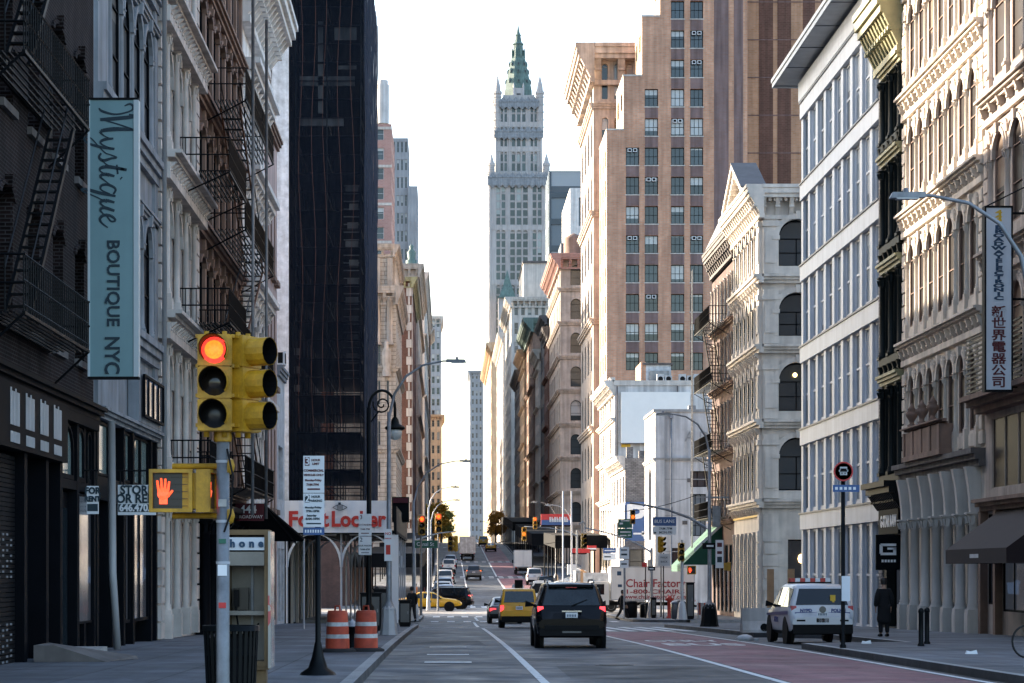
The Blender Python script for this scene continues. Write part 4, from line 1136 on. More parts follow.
g = B.one('balcony', 'brown_stone'); g.fbox(FB, 81.4, 88.2, 5.66, 5.85, 0, .62); g.fbox(FB, 81.5, 88.1, 5.85, 6.75, .42, .55); ledge(g, FB, 81.35, 88.25, 6.75, .18, .68, n0=.36)
for i in range(5): g.fbox(FB, 81.55 + i * 1.56, 81.85 + i * 1.56, 5.87, 6.75, .55, .6)
g.fbox(FB, 81.5, 81.65, 5.86, 6.75, 0, .42); g.fbox(FB, 87.95, 88.1, 5.86, 6.75, 0, .42)
for i in range(3):
    u = 83 + i * 1.9; c = FB.p(u, 0, .5)
    k = MB('brown_stone'); k.lathe((c[0], c[1], 6.93), [(.16, 0), (.17, .08), (.08, .14), (.1, .24), (.22, .42), (.23, .54), (.14, .62), (.17, .66), (.08, .78), (.03, .9)], 10); B.put(k, 'urn')
cornice(B.one('cornice', 'stone_sun'), FB, 77, 90.8, 24.6, 2.2, 1.5)
B.wall.fbox(FB, 77, 90.8, 24.6, 26.8, -.3, .0, 'stone_sun')
rshell(B, 77, 90.8, 26.8, 'stone_sun')
B.done()

# --- electronics building at the right edge
B = right('brownstone_building', 'brown and gold carved building with big arches at the right edge, above the brown awning', 52, 77)
zb = gz(70) + .15
gops = [(75.0, 76.6, zb + .9, 3.4, dict(fm='paint_black', gm='shop_dim', ny=1)), (70.6, 74.6, round(zb + .7, 3), 3.3, dict(fm='paint_black', gm='shop_lit', nx=3, ny=1)), (66, 69.8, round(zb + .1, 3), 3.3, dict(fm='paint_black', gm='shop_dim', nx=2, ny=1)), (58, 64, round(zb + .4, 3), 3.3, dict(fm='paint_black', gm='shop_dim', nx=3, ny=1)),
        (71, 76.2, 4.2, 6.6, dict(fm='stone_warm', gm='pane_brown', nx=3, ny=1))]
ornate(B, 52, 77, -2.2, [(7.3, 11.9), (11.9, 17.0), (17.0, 22.), (22., 26.)], 10, 'stone_warm', .9, gops, .12, .68)
g = B.one('shop_cornice', 'brown_stone'); ledge(g, FB, 52, 76.98, 6.75, .55, .9); ledge(g, FB, 52, 76.98, 3.5, .4, .5)
for u in (76.7, 74.65, 70.1, 65): g.fbox(FB, u, u + .3, zb - .2, 3.5, -.02, .25, 'brown_stone')
cornice(B.one('cornice', 'stone_warm'), FB, 52, 77, 26, 2., 1.4)
rshell(B, 52, 77, 28, 'stone_warm')
for i in range(12): B.mb('slat_grille', 'iron_black').fbox(FB, 69.5, 76.8, 7.4 + i * .16, 7.46 + i * .16, .65, .7)
B.done()

# --- narrow dark cast-iron front
B = right('iron_building', 'narrow dark green cast-iron building with a heavy olive cornice, right of the blue-grey one', 90.8, 95.9)
zb = gz(93) + .15
st = dict(fm='iron_black', gm='pane', nx=1, ny=2)
rows = [(5.4, 9.0), (10.2, 13.6), (14.8, 18.0), (19., 21.6)]
ops = grid_ops(91.2, 94.9, 2, .72, rows, st)
gops = [(91.4, 94.4, round(zb + .05, 3), 2.6, dict(fm='paint_black', gm='shop_lit', nx=2, ny=1))]
B.front(FB, 90.8, 95.9, -2.6, 22.3, ops + gops, .4, 'iron_green')
for r in rows:
    for u in (91.2, 93.05, 94.9):
        c = MB('iron_green'); column(c, FB, u, .05, r[0], r[1], .15); B.put(c, 'column')
    g = B.one('entablature', 'iron_green', 'iron_olive'); ledge(g, FB, 90.85, 95.1, r[1] + .1, .4, .35, 'iron_olive'); brackets(g, FB, 91, 95, r[1] + .3, r[1] + .9, .3, .9, .2)
    g.fbox(FB, 90.85, 95.0, r[0] - .3, r[0], -.02, .2)
B.one('brick_pier', 'brick_grey').fbox(FB, 95.1, 95.88, zb, 21.5, -.05, .05)
cornice(B.one('cornice', 'iron_olive'), FB, 90.8, 95.88, 22.0, 2.6, 1.15, .55, .2)
g = B.one('shop_cornice', 'iron_black'); ledge(g, FB, 90.8, 95.88, 4.35, .75, .8); brackets(g, FB, 90.9, 95.7, 4.0, 4.6, .6, .35, .12)
rshell(B, 90.8, 95.9, 24.6, 'iron_green')
f = MB('paint_black'); f.fbox(FB, 91., 95.1, 3.0, 4.0, -.02, .2); fo = B.put(f, 'shop_sign')
wtext('G-STAR RAW', .62, 'sign_white', fo, FB.p(93.0, 3.5, .21), (PI / 2, 0, -PI / 2), bold=.03, sx=.9)
f = MB('paint_black'); f.box(XR - 1.0, XR - .02, 91.35, 91.45, 1.55, 2.95); fo = B.put(f, 'projecting_sign')
gm = MB('sign_white')
for q in ((-.82, -.2, 2.5, 2.6), (-.86, -.74, 2.2, 2.56), (-.82, -.2, 2.14, 2.24), (-.32, -.2, 2.24, 2.42), (-.55, -.2, 2.36, 2.44)): gm.box(XR + q[0], XR + q[1], 91.33, 91.35, q[2], q[3])
for k in range(5): gm.box(XR - .78 + k * .12, XR - .70 + k * .12, 91.33, 91.35, 1.86, 1.96)
B.put(gm, 'lettering', fo)
B.done()

# --- blue-grey modern building
B = right('modern_building', 'pale blue-grey modern building of deep fins and bands under a wide flat roof overhang', 95.9, 117.6)
FZ = [4.45, 8.75, 12.95, 17.1, 21.25, 25.4]
nb = 9; FB = FRt(18.2); bw = (117.6 - 95.9) / nb
ops = []
for k, z in enumerate([-1.05] + FZ[:-1]):
    z1 = FZ[k] - .85
    for i in range(nb):
        c = 95.9 + bw * (i + .5)
        ops.append((round(c - bw * .36, 3), round(c + bw * .36, 3), round(z + .12, 3), round(z1, 3), dict(fm='paint_bluegrey', gm='pane_steel', nx=1, ny=2, fw=.12, mw=.1, pr=.05)))
B.front(FB, 95.9, 117.6, -2.8, 26.4, ops, .07, 'paint_bluegrey')
for k, z in enumerate([-1.05] + FZ[:-1]):
    z1 = FZ[k] - .85
    for i in range(nb + 1):
        c = min(max(95.9 + bw * i, 96.12), 117.38)
        B.one('fin', 'paint_bluegrey').fbox(FB, c - .3, c + .3, z + .02, z1 - .02, -.02, .12)
for z in FZ:
    B.one('floor_band', 'paint_bluegrey').fbox(FB, 95.95, 117.55, z - .85, z - .08, -.02, .22); B.one('band_flashing', 'paint_bluegrey_dark').fbox(FB, 95.95, 117.55, z - .08, z + .0, -.02, .28)
B.one('parapet_ledge', 'paint_bluegrey').fbox(FB, 95.95, 117.55, 25.42, 26.4, -.02, .3)
g = B.one('roof_overhang', 'soffit_metal'); g.fbox(FB, 96.0, 119.6, 26.6, 26.85, -10, 1.35); g.fbox(FB, 96, 119.65, 26.85, 27.05, -10, 1.4, 'steel_pale')
for i in range(6): g.fbox(FB, 97 + i * 4.4, 97.05 + i * 4.4, 26.57, 26.6, -2, 1.35, 'paint_bluegrey_dark')
g = B.one('penthouse_glazing', 'paint_bluegrey_dark'); g.fbox(FB, 96.1, 117.4, 26.4, 26.6, -9.5, -.4)
rshell(B, 95.9, 117.6, 26.4, 'paint_bluegrey', x0=18.2)
B.done(); FB = FRt(XR)

# --- white Italianate corner building south of the cross street
Y0, Y1, X4 = 131.6, 144.3, 17.95
F4 = FRt(X4); N4 = FN(Y0)
B = right('white_corner_building', 'white cast-iron corner building with a pediment and big arched side windows', Y0, Y1, X4)
lv = [(5.35, 9.9), (9.9, 14.2), (14.2, 18.2), (18.2, 22.4)]
ops = []; nops = []
for a, c in lv:
    ops += grid_ops(Y0 + .9, Y1 - .5, 6, .58, [(a + .75, c - .85)], dict(arch=1., fm='paint_black', gm='pane_dull', nx=1, ny=2))
    for i in range(4):
        u = X4 + .95 + 3.7 * i
        nops.append((round(u, 3), round(u + 2.2, 3), a + .75, c - .75, dict(arch=1., fm='paint_black', gm='pane', nx=2, ny=2, fw=.09)))
zb = gz(136)
gops = grid_ops(Y0 + .9, Y1 - .5, 6, .5, [(zb + .5, 3.6)], dict(fm='paint_shadowgrey', gm='pane', nx=1, ny=3))
B.front(F4, Y0, Y1, -2.9, 22.4, ops + gops, .05, 'paint_offwhite')
nops += [(X4 + 1.5, X4 + 4.4, -1.15, 3.3, dict(fm='paint_black', gm='shop_dim', nx=2, ny=2))]
B.front(N4, X4, X4 + 16, -2.9, 22.4, nops, .5, 'paint_offwhite')
for k, (a, c) in enumerate([(zb + .15, 5.35)] + lv):
    for i in range(7):
        u = Y0 + .9 + (Y1 - .5 - Y0 - .9) / 6 * i
        cc = MB('paint_offwhite'); top = (3.75 if k == 0 else c - .85 - .58 * (Y1 - Y0 - 1.4) / 12)
        if k: cc.fbox(F4, u - .24, u + .24, a + .2, a + .75, -.02, .2)
        column(cc, F4, u, .05, a + (.3 if k == 0 else .75), top, .07); B.put(cc, 'column')
    g = B.one('entablature', 'paint_offwhite')
    if k < 4:
        ledge(g, F4, Y0 - .5, Y1, c - .25, .5, .5, 'paint_offwhite'); ledge(B.one('string_course', 'paint_offwhite'), N4, X4 - .04, X4 + 16, c - .25, .5, .5, 'paint_offwhite')
        brackets(B.one('bracket_row', 'paint_offwhite'), F4, Y0 + .2, Y1 - .1, c - .6, c - .2, .5, 1., .18)
    for u0, u1, F in ((Y0 + .06, Y0 + .72, F4), (X4 + .06, X4 + .95, N4)):
        p = B.one('pilaster', 'paint_offwhite'); p.fbox(F, u0, u1, a + .3, c - .6, -.02, .16)
        if k == 0: quoins(p, F, u0 - .03, u1 + .03, a + .3, c - 1.4, .7, .24)
        else: p.fbox(F, u0 + .1, u1 - .1, a + .9, c - 1.5, .16, .22); p.fbox(F, u0 - .06, u1 + .06, c - 1.2, c - .9, -.02, .24)
for o in ops: archring(B.one('arch_moulding', 'paint_offwhite'), F4, (o[0] + o[1]) / 2, o[3] - (o[1] - o[0]) / 2, (o[1] - o[0]) / 2, .16, -.02, .14, None, 8)
for o in nops[:-1]:
    um, r = (o[0] + o[1]) / 2, (o[1] - o[0]) / 2
    archring(B.one('arch_moulding', 'paint_offwhite'), N4, um, o[3] - r, r, .3, -.02, .2, None, 12)
    for u in (o[0] - .17, o[1] + .17):
        B.one('pilaster', 'paint_offwhite').fbox(N4, u - .15, u + .15, o[2], o[3] - r, -.02, .18); B.one('pilaster', 'paint_offwhite').fbox(N4, u - .22, u + .22, o[3] - r - .12, o[3] - r + .12, -.02, .26)
g = B.one('cornice', 'paint_offwhite'); cornice(g, F4, Y0 - .85, Y1, 21.6, 1.9, 1.0, .8, .24); cornice(B.one('cornice', 'paint_offwhite'), N4, X4 - .05, X4 + 16, 21.6, 1.9, .9, .8, .24)
# pediment over the street front
g = B.one('pediment', 'paint_offwhite'); P = F4.p
for n0, n1, d in ((-.6, .5, 0.),):
    a, bq, t = (Y0 + 2.2, 23.52), (Y1 - .9, 23.52), ((Y0 + Y1) / 2 + .6, 25.7)
    g.poly([P(a[0], a[1], n1 * .5), P(bq[0], bq[1], n1 * .5), P(t[0], t[1], n1 * .5)]); g.poly([P(a[0], a[1], -.6), P(bq[0], bq[1], -.6), P(t[0], t[1], -.6)])
    for s, e in ((a, t), (t, bq)):
        g.hexa([P(s[0], s[1], .9), P(e[0], e[1], .9), P(e[0], e[1], -.6), P(s[0], s[1], -.6), P(s[0], s[1] + .3, .9), P(e[0], e[1] + .3, .9), P(e[0], e[1] + .3, -.6), P(s[0], s[1] + .3, -.6)])
        for i in range(9):
            t0 = (i + .5) / 9; u = s[0] + (e[0] - s[0]) * t0; z = s[1] + (e[1] - s[1]) * t0
            g.fbox(F4, u - .15, u + .15, z - .45, z - .02, .25, .75)
    g.hexa([P(a[0], a[1] + .31, .95), P(t[0], t[1] + .31, .95), P(t[0], t[1] + .31, -.6), P(a[0], a[1] + .31, -.6), P(a[0], a[1] + .38, .95), P(t[0], t[1] + .38, .95), P(t[0], t[1] + .38, -.6), P(a[0], a[1] + .38, -.6)], 'slate_dark')
B.shell(X4, X4 + 16, Y0, Y1, -2.9, 23.5, 'wn', 'paint_offwhite')
B.wall.poly([(X4, Y0, 22.4), (X4 + 16, Y0, 22.4), (X4 + 16, Y0, 23.5), (X4, Y0, 23.5)], 'paint_offwhite'); B.wall.poly([(X4, Y0, 22.4), (X4, Y1, 22.4), (X4, Y1, 23.5), (X4, Y0, 23.5)], 'paint_offwhite')
gl = MB('lamp_warm'); gl.lathe((X4 + 1.95, Y0 + .3, 12.6), [(.02, 0), (.1, .05), (.13, .14), (.1, .22), (.02, .27)], 8); B.put(gl, 'lamp')
gl = MB('lamp_warm'); gl.lathe((X4 + 2.4, Y0 - .1 + .45, 1.9), [(.03, 0), (.22, .1), (.28, .3), (.22, .5), (.03, .6)], 8); B.put(gl, 'lantern')
ow = B.one('gilt_band', 'gold_ink'); ow.fbox(F4, Y0 + 1, Y1 - .5, 4.62, 4.74, .0, .12); 
B.done()

# --- dark fire-escape building next to it
B = right('mansard_building', 'dark red-brown building with black carved cornice and fire escapes, beside the white corner building', 144.3, 156.4, X4)
zb = gz(150)
rows = [(5.0, 8.1), (9.4, 12.4), (13.7, 16.6), (17.7, 20.4)]
ops = grid_ops(144.9, 155.9, 6, .5, rows, dict(arch=.5, fm='paint_black', gm='pane_dull', nx=1, ny=2))
B.front(F4, 144.3, 156.4, -3, 21, ops + grid_ops(144.9, 155.9, 5, .7, [(zb + .4, 3.2)], dict(fm='paint_black', gm='shop_dim', ny=1)), .06, 'brick_red')
for r in rows:
    ledge(B.one('string_course', 'brown_stone'), F4, 144.35, 156.35, r[0] - .5, .3, .35)
    for i in range(7):
        c = MB('paint_offwhite' if r[0] > 16 else 'stone_warm'); column(c, F4, 144.9 + i * 11 / 6, .05, r[0], r[1], .08); B.put(c, 'column')
g = B.one('cornice', 'stone_dark'); cornice(g, F4, 144.35, 156.4, 21.2, 1.7, .7, .9, .3)
g = B.one('mansard_roof', 'slate_dark'); P = F4.p
g.hexa([P(144.5, 23.2, .5), P(156.2, 23.2, .5), P(156.2, 23.2, -6), P(144.5, 23.2, -6), P(145.3, 25.6, -.6), P(155.5, 25.6, -.6), P(155.5, 25.6, -6), P(145.3, 25.6, -6)])
B.shell(X4, X4 + 17, 144.3, 156.4, -3, 23.2, 'w', 'brick_red')
for v in (4.9, 9.2, 13.5):
    fire_balcony(B, F4, 146, 155.8, v, 1.3, 1.05, .2)
    fire_stair(B, F4, 147.5, v, 153, v + 4.2, .4, 1.)
l = MB('steel_galv')
fire_balcony(B, F4, 147, 155.5, 17.4, 1.3, 1.05, .2)
Pq = F4.p
for u in (155.2, 155.8): l.tube(Pq(u, 2.4, 1.45), Pq(u, 21.8, 1.45), .03, n=4)
for k in range(60): l.tube(Pq(155.2, 2.6 + k * .32, 1.45), Pq(155.8, 2.6 + k * .32, 1.45), .02, n=4)
B.put(l, 'ladder')
B.done()

# green shop awning round the corner of Canal, on the mansard building's far corner
S = empty('shop_awning', (X4 - 1, 158, 2.2), 0, 'large sloping green canvas shop awning with a white top edge at the far corner', 'awning')
g = MB('green_canvas'); x0, x1 = X4 - 2.6, X4 + .3; y0, y1 = 150.5, 157.8
g.hexa([(x0, y0, 1.9), (x1, y0, 1.9), (x1, y1, 1.9), (x0, y1, 1.9), (x1 - .25, y0, 4.55), (x1, y0, 4.55), (x1, y1, 4.55), (x1 - .25, y1, 4.55)]); g.box(x0 - .02, x0 + .05, y0, y1, 1.45, 1.9)
put(g, 'canopy', S)
g = MB('sign_white'); g.hexa([(x0 + .75, y0 - .04, 2.72), (x1 - .1, y0 - .04, 4.62), (x1 - .1, y0 - .01, 4.62), (x0 + .75, y0 - .01, 2.72), (x0 + .75, y0 - .04, 2.95), (x1 - .1, y0 - .04, 4.85), (x1 - .1, y0 - .01, 4.85), (x0 + .75, y0 - .01, 2.95)])
put(g, 'edge_trim', S)

# brown awning by the right edge
S = empty('shop_awning', (XR - .8, 70, 1.9), 0, 'dark brown sloping shop awning over the pavement at the right edge', 'awning')
g = MB('brown_canvas'); ya, yb = 66.5, 74.6
P = FB.p
g.hexa([P(ya, 2.2, 1.85), P(yb, 2.2, 1.85), P(yb, 2.2, 0.02), P(ya, 2.2, .02), P(ya, 3.45, .15), P(yb, 3.45, .15), P(yb, 3.45, .02), P(ya, 3.45, .02)]); put(g, 'canopy', S)
v = MB('brown_canvas'); v.fbox(FB, ya, yb, 1.75, 2.2, 1.8, 1.86); v.fbox(FB, yb - .05, yb, 1.75, 2.2, .05, 1.8); v.fbox(FB, ya, ya + .05, 1.75, 2.2, .05, 1.8); put(v, 'valance', S)
k = MB('sign_white')
for i in range(7): k.fbox(FB, 70.0 + i * .17, 70.1 + i * .17, 1.92, 2.04, 1.862, 1.87)
put(k, 'lettering', S)

# vertical electronics sign
EY = 70.
S = empty('hanging_sign', (XR - .6, EY, zat(390, EY)), 0, 'tall white 449 Broadway Electronic sign with Chinese characters hanging at right', 'sign')
x0, x1, z0, z1 = xat(985, EY), xat(1010, EY), zat(390, EY), zat(208.5, EY)
g = MB('lightbox_white'); g.box(x0, x1, EY - .15, EY + .15, z0, z1); put(g, 'sign_board', S)
e = MB('plastic_black')
for a, b2, c, d in ((x0 - .05, x0, z0 - .06, z1 + .06), (x1, x1 + .05, z0 - .06, z1 + .06), (x0, x1, z0 - .06, z0), (x0, x1, z1, z1 + .06)): e.box(a, b2, EY - .17, EY + .17, c, d)
put(e, 'frame', S)
b2 = MB('iron_black')
for z in (z1 - .15, (z0 + z1) / 2, z0 + .1): b2.tube((x1, EY, z), (XR + .05, EY, z), .04, n=5)
b2.tube((x0, EY, z1 + .05), (XR + .05, EY, z1 + .9), .02, n=4); put(b2, 'bracket', S)
xm = (x0 + x1) / 2
def stack(chars, ya, yb, size, m, sx=1., bold=.01):
    n = len(chars)
    for i, ch in enumerate(chars):
        py = ya + (yb - ya) * (i + .5) / n
        wtext(ch, size, m, S, (xm, EY - .16, zat(py, EY)), sx=sx, bold=bold)
stack('449', 211, 224, .17, 'gold_ink', 2.1, .01)
stack('BROADWAYELECTRONIC', 226, 301, .155, 'navy_ink', 2.6, .008)
stack('新世界電器公司', 307, 389, .36, 'maroon_ink', 1.25, .008)

# ================================================================ across Canal, right side
# painted concrete corner building
Y, X = 184.5, 16.6
B = Bld('concrete_building', 'plain pale concrete corner building with faded raised letters on its blank side wall', (X, 190, gz(190) + .15))
FX = FRt(X); NX = FN(Y); top = zat(412, Y)
nops = [(xat(690.5, Y), xat(712, Y), zat(487, Y), zat(471, Y), dict(fm='paint_black', gm='pane', nx=3, ny=2)), (xat(690.5, Y), xat(706, Y), zat(536, Y), zat(494, Y), dict(fm='paint_black', gm='pane_steel', nx=3, ny=4)), (xat(712, Y), xat(735, Y), zat(536, Y), zat(494, Y), dict(fm='paint_black', gm='pane_steel', nx=3, ny=4)),
        (xat(672, Y), xat(684, Y), zat(585, Y), zat(548, Y), dict(fm='paint_black', gm='shop_dim', nx=1, ny=1))]
B.front(NX, X, X + 18, -3.2, top, nops, .3, 'concrete_white')
B.front(FX, Y, 194, -3.2, top, [(187.6, 190.6, 4., zat(468, 190), dict(arch=1., fm='paint_shadowgrey', gm='pane', ny=2)), (186.5, 191.5, -1.2, 2.4, dict(fm='paint_black', gm='shop_dim', nx=2))], .35, 'concrete_white')
B.shell(X, X + 18, Y, 194, -3.2, top, 'wn', 'concrete_white')
g = B.one('coping', 'concrete'); g.fbox(NX, X - .1, X + 18, top, top + .22, -.3, .12); g.fbox(FX, Y - .1, 194, top + .001, top + .221, -.3, .12)
g = B.one('ledge', 'concrete'); ledge(g, NX, X - .02, X + 18, zat(461, Y), .25, .22); ledge(g, FX, Y - .2, 194, zat(461, Y), .25, .22)
B.one('pilaster', 'concrete_white').fbox(NX, X + .02, X + .75, -1, top, -.02, .14)
for k in range(3): B.one('wall_joint', 'concrete').fbox(NX, X + .8, X + 18, 3.0 + k * 2.9, 3.06 + k * 2.9, -.02, .015)
pp = B.one('downpipe', 'steel_galv'); pp.tube((X + 1.3, Y - .08, -1), (X + 1.3, Y - .08, top - .4), .06); pp.box(X + 1.15, X + 1.45, Y - .2, Y, top - .5, top - .2)
for x_, z_ in ((X + 2.2, 5.2), (X + 2.6, 8.6)): B.one('wall_vent', 'stone_dark').box(x_, x_ + .4, Y - .05, Y, z_, z_ + .3)
tt = text('ADI', 1.15, 'concrete', B.root, Vector((xat(701, Y), Y - .02, zat(437, Y))) - B.L, bold=.0, ext=.03, track=1.6)
g = B.one('roof_vent', 'steel_galv'); g.box(X + 2.8, X + 3.4, Y + 1, Y + 1.6, top, top + .6); g.tube((X + 4.4, Y + 1, top), (X + 4.4, Y + 1, top + 1.2), .06)
B.done()
# grey brick low building with the parking sign
Y = 206.; X = 15.85
B = Bld('grey_brick_building', 'low grey brick building behind the blue parking sign, with dark windows', (X, 212, gz(212) + .15))
FX = FRt(X); NX = FN(Y); top = zat(458, Y)
B.front(NX, X, X + 8, -3, top, [(X + .4, X + 1.6, 1.2, 3.4, dict(fm='paint_black', gm='pane', ny=2))], .25, 'brick_grey'); B.front(FX, Y, 224, -3, top, grid_ops(Y, 224, 5, .5, [(3.6, 6.), (7.6, 10)], dict(fm='paint_shadowgrey', gm='pane', ny=2)), .25, 'stone_cream')
B.shell(X, X + 8, Y, 224, -3, top, 'wn', 'brick_grey')
c = B.one('cornice', 'stone_cream'); cornice(c, FX, Y, 224, top - 1., 1.2, .8)
c = B.one('chimney', 'brick_grey'); c.box(X + .3, X + .9, Y + 2, Y + 2.6, top, top + 1.1); c.box(X + 1.5, X + 2.2, Y + 3, Y + 3.6, top, top + .8)
B.done()
S = empty('parking_sign', (xat(636, 204), 204, zat(540, 204)), 0, 'big blue parking sign with a white letter P on the grey brick wall', 'sign')
g = MB('sign_blue'); g.box(xat(625, 204), xat(648, 204), 203.8, 204.1, zat(541, 204), zat(502, 204)); put(g, 'sign_board', S)
wtext('P', 3.0, 'sign_white', S, (xat(635, 204), 203.77, zat(518, 204)), bold=.08, sx=1.15)
a = MB('sign_white'); 
for q in ((-.7, .5, -.05, .1), (.2, .35, -.4, .1), (.05, .2, -.2, .25)): a.box(xat(641, 204) + q[0], xat(641, 204) + q[1], 203.77, 203.8, zat(534, 204) + q[2], zat(534, 204) + q[3])
put(a, 'arrow', S)
b2 = MB('steel_galv'); b2.box(xat(627, 204), xat(646, 204), 204.1, 205.9, zat(510, 204), zat(509, 204)); put(b2, 'bracket', S)
# white rendered building with the blank billboard
Y = 231.; X = 16.75
B = Bld('rendered_building', 'white rendered building with a lit street front and machinery on its flat roof', (X, 240, gz(240) + .15))
FX = FRt(X); NX = FN(Y); top = zat(383, Y)
B.front(NX, X, X + 14, -2.5, top, [], .2, 'concrete_white')
rows = [(1.5 + 4. * k, 4.0 + 4. * k) for k in range(5)]
B.front(FX, Y, 253.5, -2.5, top, grid_ops(Y + .8, 253, 6, .5, rows, dict(fm='paint_shadowgrey', gm='pane', ny=2)), .35, 'stone_pale')
for r in rows: ledge(B.one('string_course', 'stone_pale'), FX, Y, 253.5, r[1] + .5, .4, .5)
cornice(B.one('cornice', 'stone_pale'), FX, Y, 253.5, top - 1.2, 1.5, 1.1)
B.shell(X, X + 14, Y, 253.5, -2.5, top, 'wn', 'concrete_white')
B.one('parapet', 'stone_pale').fbox(NX, X - .05, X + 14, top - .25, top + .25, -.3, .12)
for k in range(5): B.one('wall_joint', 'concrete').fbox(NX, X + .3, X + 14, 5 + k * 3.1, 5.05 + k * 3.1, -.02, .02)
for x_ in (X + .25, X + 6.3): B.one('downpipe', 'stone_dark').tube((x_, Y - .1, 0), (x_, Y - .1, top - .3), .07)
g = B.one('roof_shed', 'stucco_white'); g.box(xat(646, 236), xat(671, 236), 236, 243, top, zat(365, 236)); g.box(xat(650, 235.8), xat(669, 235.8), 235.6, 236, top + .2, zat(371, 236), 'concrete'); g.box(xat(644, 236) - .1, xat(672, 236) + .1, 235.8, 243.2, zat(365, 236), zat(363, 236), 'stone_dark')
g.box(xat(641, 236), xat(646, 236), 236, 243, top, zat(362, 236), 'brick_pink')
for i, x in enumerate((660, 668, 682, 690, 697)):
    u = MB('steel_pale'); xx = xat(x, 235); u.box(xx - .36, xx + .36, 234.4, 235, top + .2, top + 1.2 - .15 * (i % 2)); u.lathe((xx, 234.39, top + .7), [(.26, 0), (.26, .02)], 12, 'plastic_black', axis='y'); u.box(xx - .3, xx + .3, 234.5, 234.9, top - .05, top + .2, 'plastic_black'); B.put(u, 'roof_unit')
B.done()
S = empty('billboard', (xat(655, 230.5), 230.6, zat(446, 230)), 0, 'large blank white billboard on the white rendered building\'s side wall', 'billboard')
g = MB('billboard_white'); g.box(xat(621, 230.6), xat(690, 230.6), 230.5, 230.8, zat(443, 230.6), zat(392, 230.6)); put(g, 'panel', S)
g = MB('stone_dark'); g.box(xat(620.5, 230.6), xat(690.5, 230.6), 230.48, 230.82, zat(444, 230.6), zat(443, 230.6)); put(g, 'edge_trim', S)
g = MB('gold_ink'); 
for i in range(5): g.box(xat(622 + i * 1.5, 230.6), xat(623.2 + i * 1.5, 230.6), 230.9, 230.98, zat(446, 230.6) + .04 * (i % 2), zat(444.4, 230.6) + .04 * (i % 3))
g.box(xat(621.6, 230.6), xat(630.6, 230.6), 230.92, 230.99, zat(447, 230.6), zat(444, 230.6)); put(g, 'maker_plate', S)

# ---- stepped brick tower
Y = 255.
B = Bld('brick_tower', 'stepped pink brick office tower with paired sash windows, tallest brick face in view', (17.6, 261, gz(261) + .15), 'tower')
NX = FN(Y)
steps = [(17.6, 19.45, 50.3), (19.45, 21.5, 56.3), (21.5, 23.5, 62.9), (23.5, 33.2, 80.)]
cols = {'A': (19.72, 21.2), 'B': (21.82, 23.3), 'C': (24.72, 26.2), 'D': (26.85, 28.3)}
ops = []
for k in range(-3, 13):
    zt = zat(1 + 29.3 * k, Y); zbm = zt - 1.95
    for c, (u0, u1) in cols.items():
        lim = {'A': 56.3, 'B': 62.9, 'C': 80, 'D': 80}[c]
        if c == 'A' and k < 5: continue
        if c == 'B' and k < 3: continue
        if zt < lim: ops.append((u0, u1, round(zbm, 3), round(zt, 3), dict(fm='paint_black', gm='pane_blue', nx=3, ny=2, fw=.07)))
zl = [round(zat(1 + 29.3 * k, Y), 3) for k in range(-3, 13)]
def nfront(u0, u1, z0, z1, oo): B.front(NX, u0, u1, z0, z1, oo, .30, 'brick_pink')
for x0, x1, zt in steps: nfront(x0, x1, -1, zt, [o for o in ops if x0 < o[0] and o[1] < x1])
for k in range(-3, 12):
    zt = zat(1 + 29.3 * k, Y) - 1.95; z2 = zat(1 + 29.3 * (k + 1), Y)
    for c, (u0, u1) in cols.items():
        if (c == 'A' and k < 5) or (c == 'B' and k < 3): continue
        B.one('spandrel', 'brick_plum').fbox(NX, u0 + .02, u1 - .02, z2 + .02, zt - .12, -.1, .03)
        B.one('window_sill', 'stone_pale').fbox(NX, u0 - .08, u1 + .08, zt - .12, zt - .01, -.1, .08)
for u0, u1 in ((29.5, 31.1), (31.7, 32.7)): B.one('wall_stripe', 'brick_plum').fbox(NX, u0, u1, -1, 80, -.1, .03)
st8 = dict(fm='paint_black', gm='pane_brown', nx=1, ny=2, one=1)
for x0, x1, zt in steps:
    zlow = {17.6: -1, 19.45: 50.3, 21.5: 56.3, 23.5: 62.9}[x0]; y1 = 267 - (x0 - 17.6) * .7
    F8 = FRt(x0)
    rows = [(round(z - 1.95, 3), z) for z in zl if zlow + .3 < z - 1.95 and z < zt - .3]
    B.front(F8, Y, y1, zlow, zt, grid_ops(Y + .5, y1 - .3, 2, .5, rows, st8) if x0 > 18 else grid_ops(Y + .6, y1 - .4, 3, .5, rows, st8), .25, 'stone_orange' if x0 > 17 else 'brick_tan')
    B.wall.poly([(x0, Y, zt), (x1, Y, zt), (x1, y1, zt), (x0, y1, zt)], 'roof_tar')
    B.one('coping', 'stone_pale').box(x0 - .06, x1, Y - .06, Y + .4, zt, zt + .18)
    B.one('coping', 'stone_pale').box(x0 - .06, x0 + .3, Y + .4, y1, zt + .001, zt + .181)
for x0, x1, zt in steps:
    y1 = 267 - (x0 - 17.6) * .7
    B.wall.poly([(x0, y1, -1), (x1, y1, -1), (x1, y1, zt), (x0, y1, zt)], 'brick_pink'); B.wall.poly([(x1, Y, -1), (x1, y1, -1), (x1, y1, zt), (x1, Y, zt)], 'brick_pink') if x1 > 33 else None
for o in [ops[i] for i in (2, 9, 11, 16, 18, 23, 30, 33, 39)]:
    a = MB('sign_white'); 
    a.fbox(NX, o[0] + .2, o[0] + .62, o[3] - .5, o[3] - .12, -.1, .16); a.fbox(NX, o[0] + .8, o[0] + 1.22, o[3] - .5, o[3] - .12, -.1, .16)
    for q in (.26, .86): a.fbox(NX, o[0] + q, o[0] + q + .3, o[3] - .44, o[3] - .18, .16, .17, 'plastic_black')
    B.put(a, 'window_unit')
B.done()
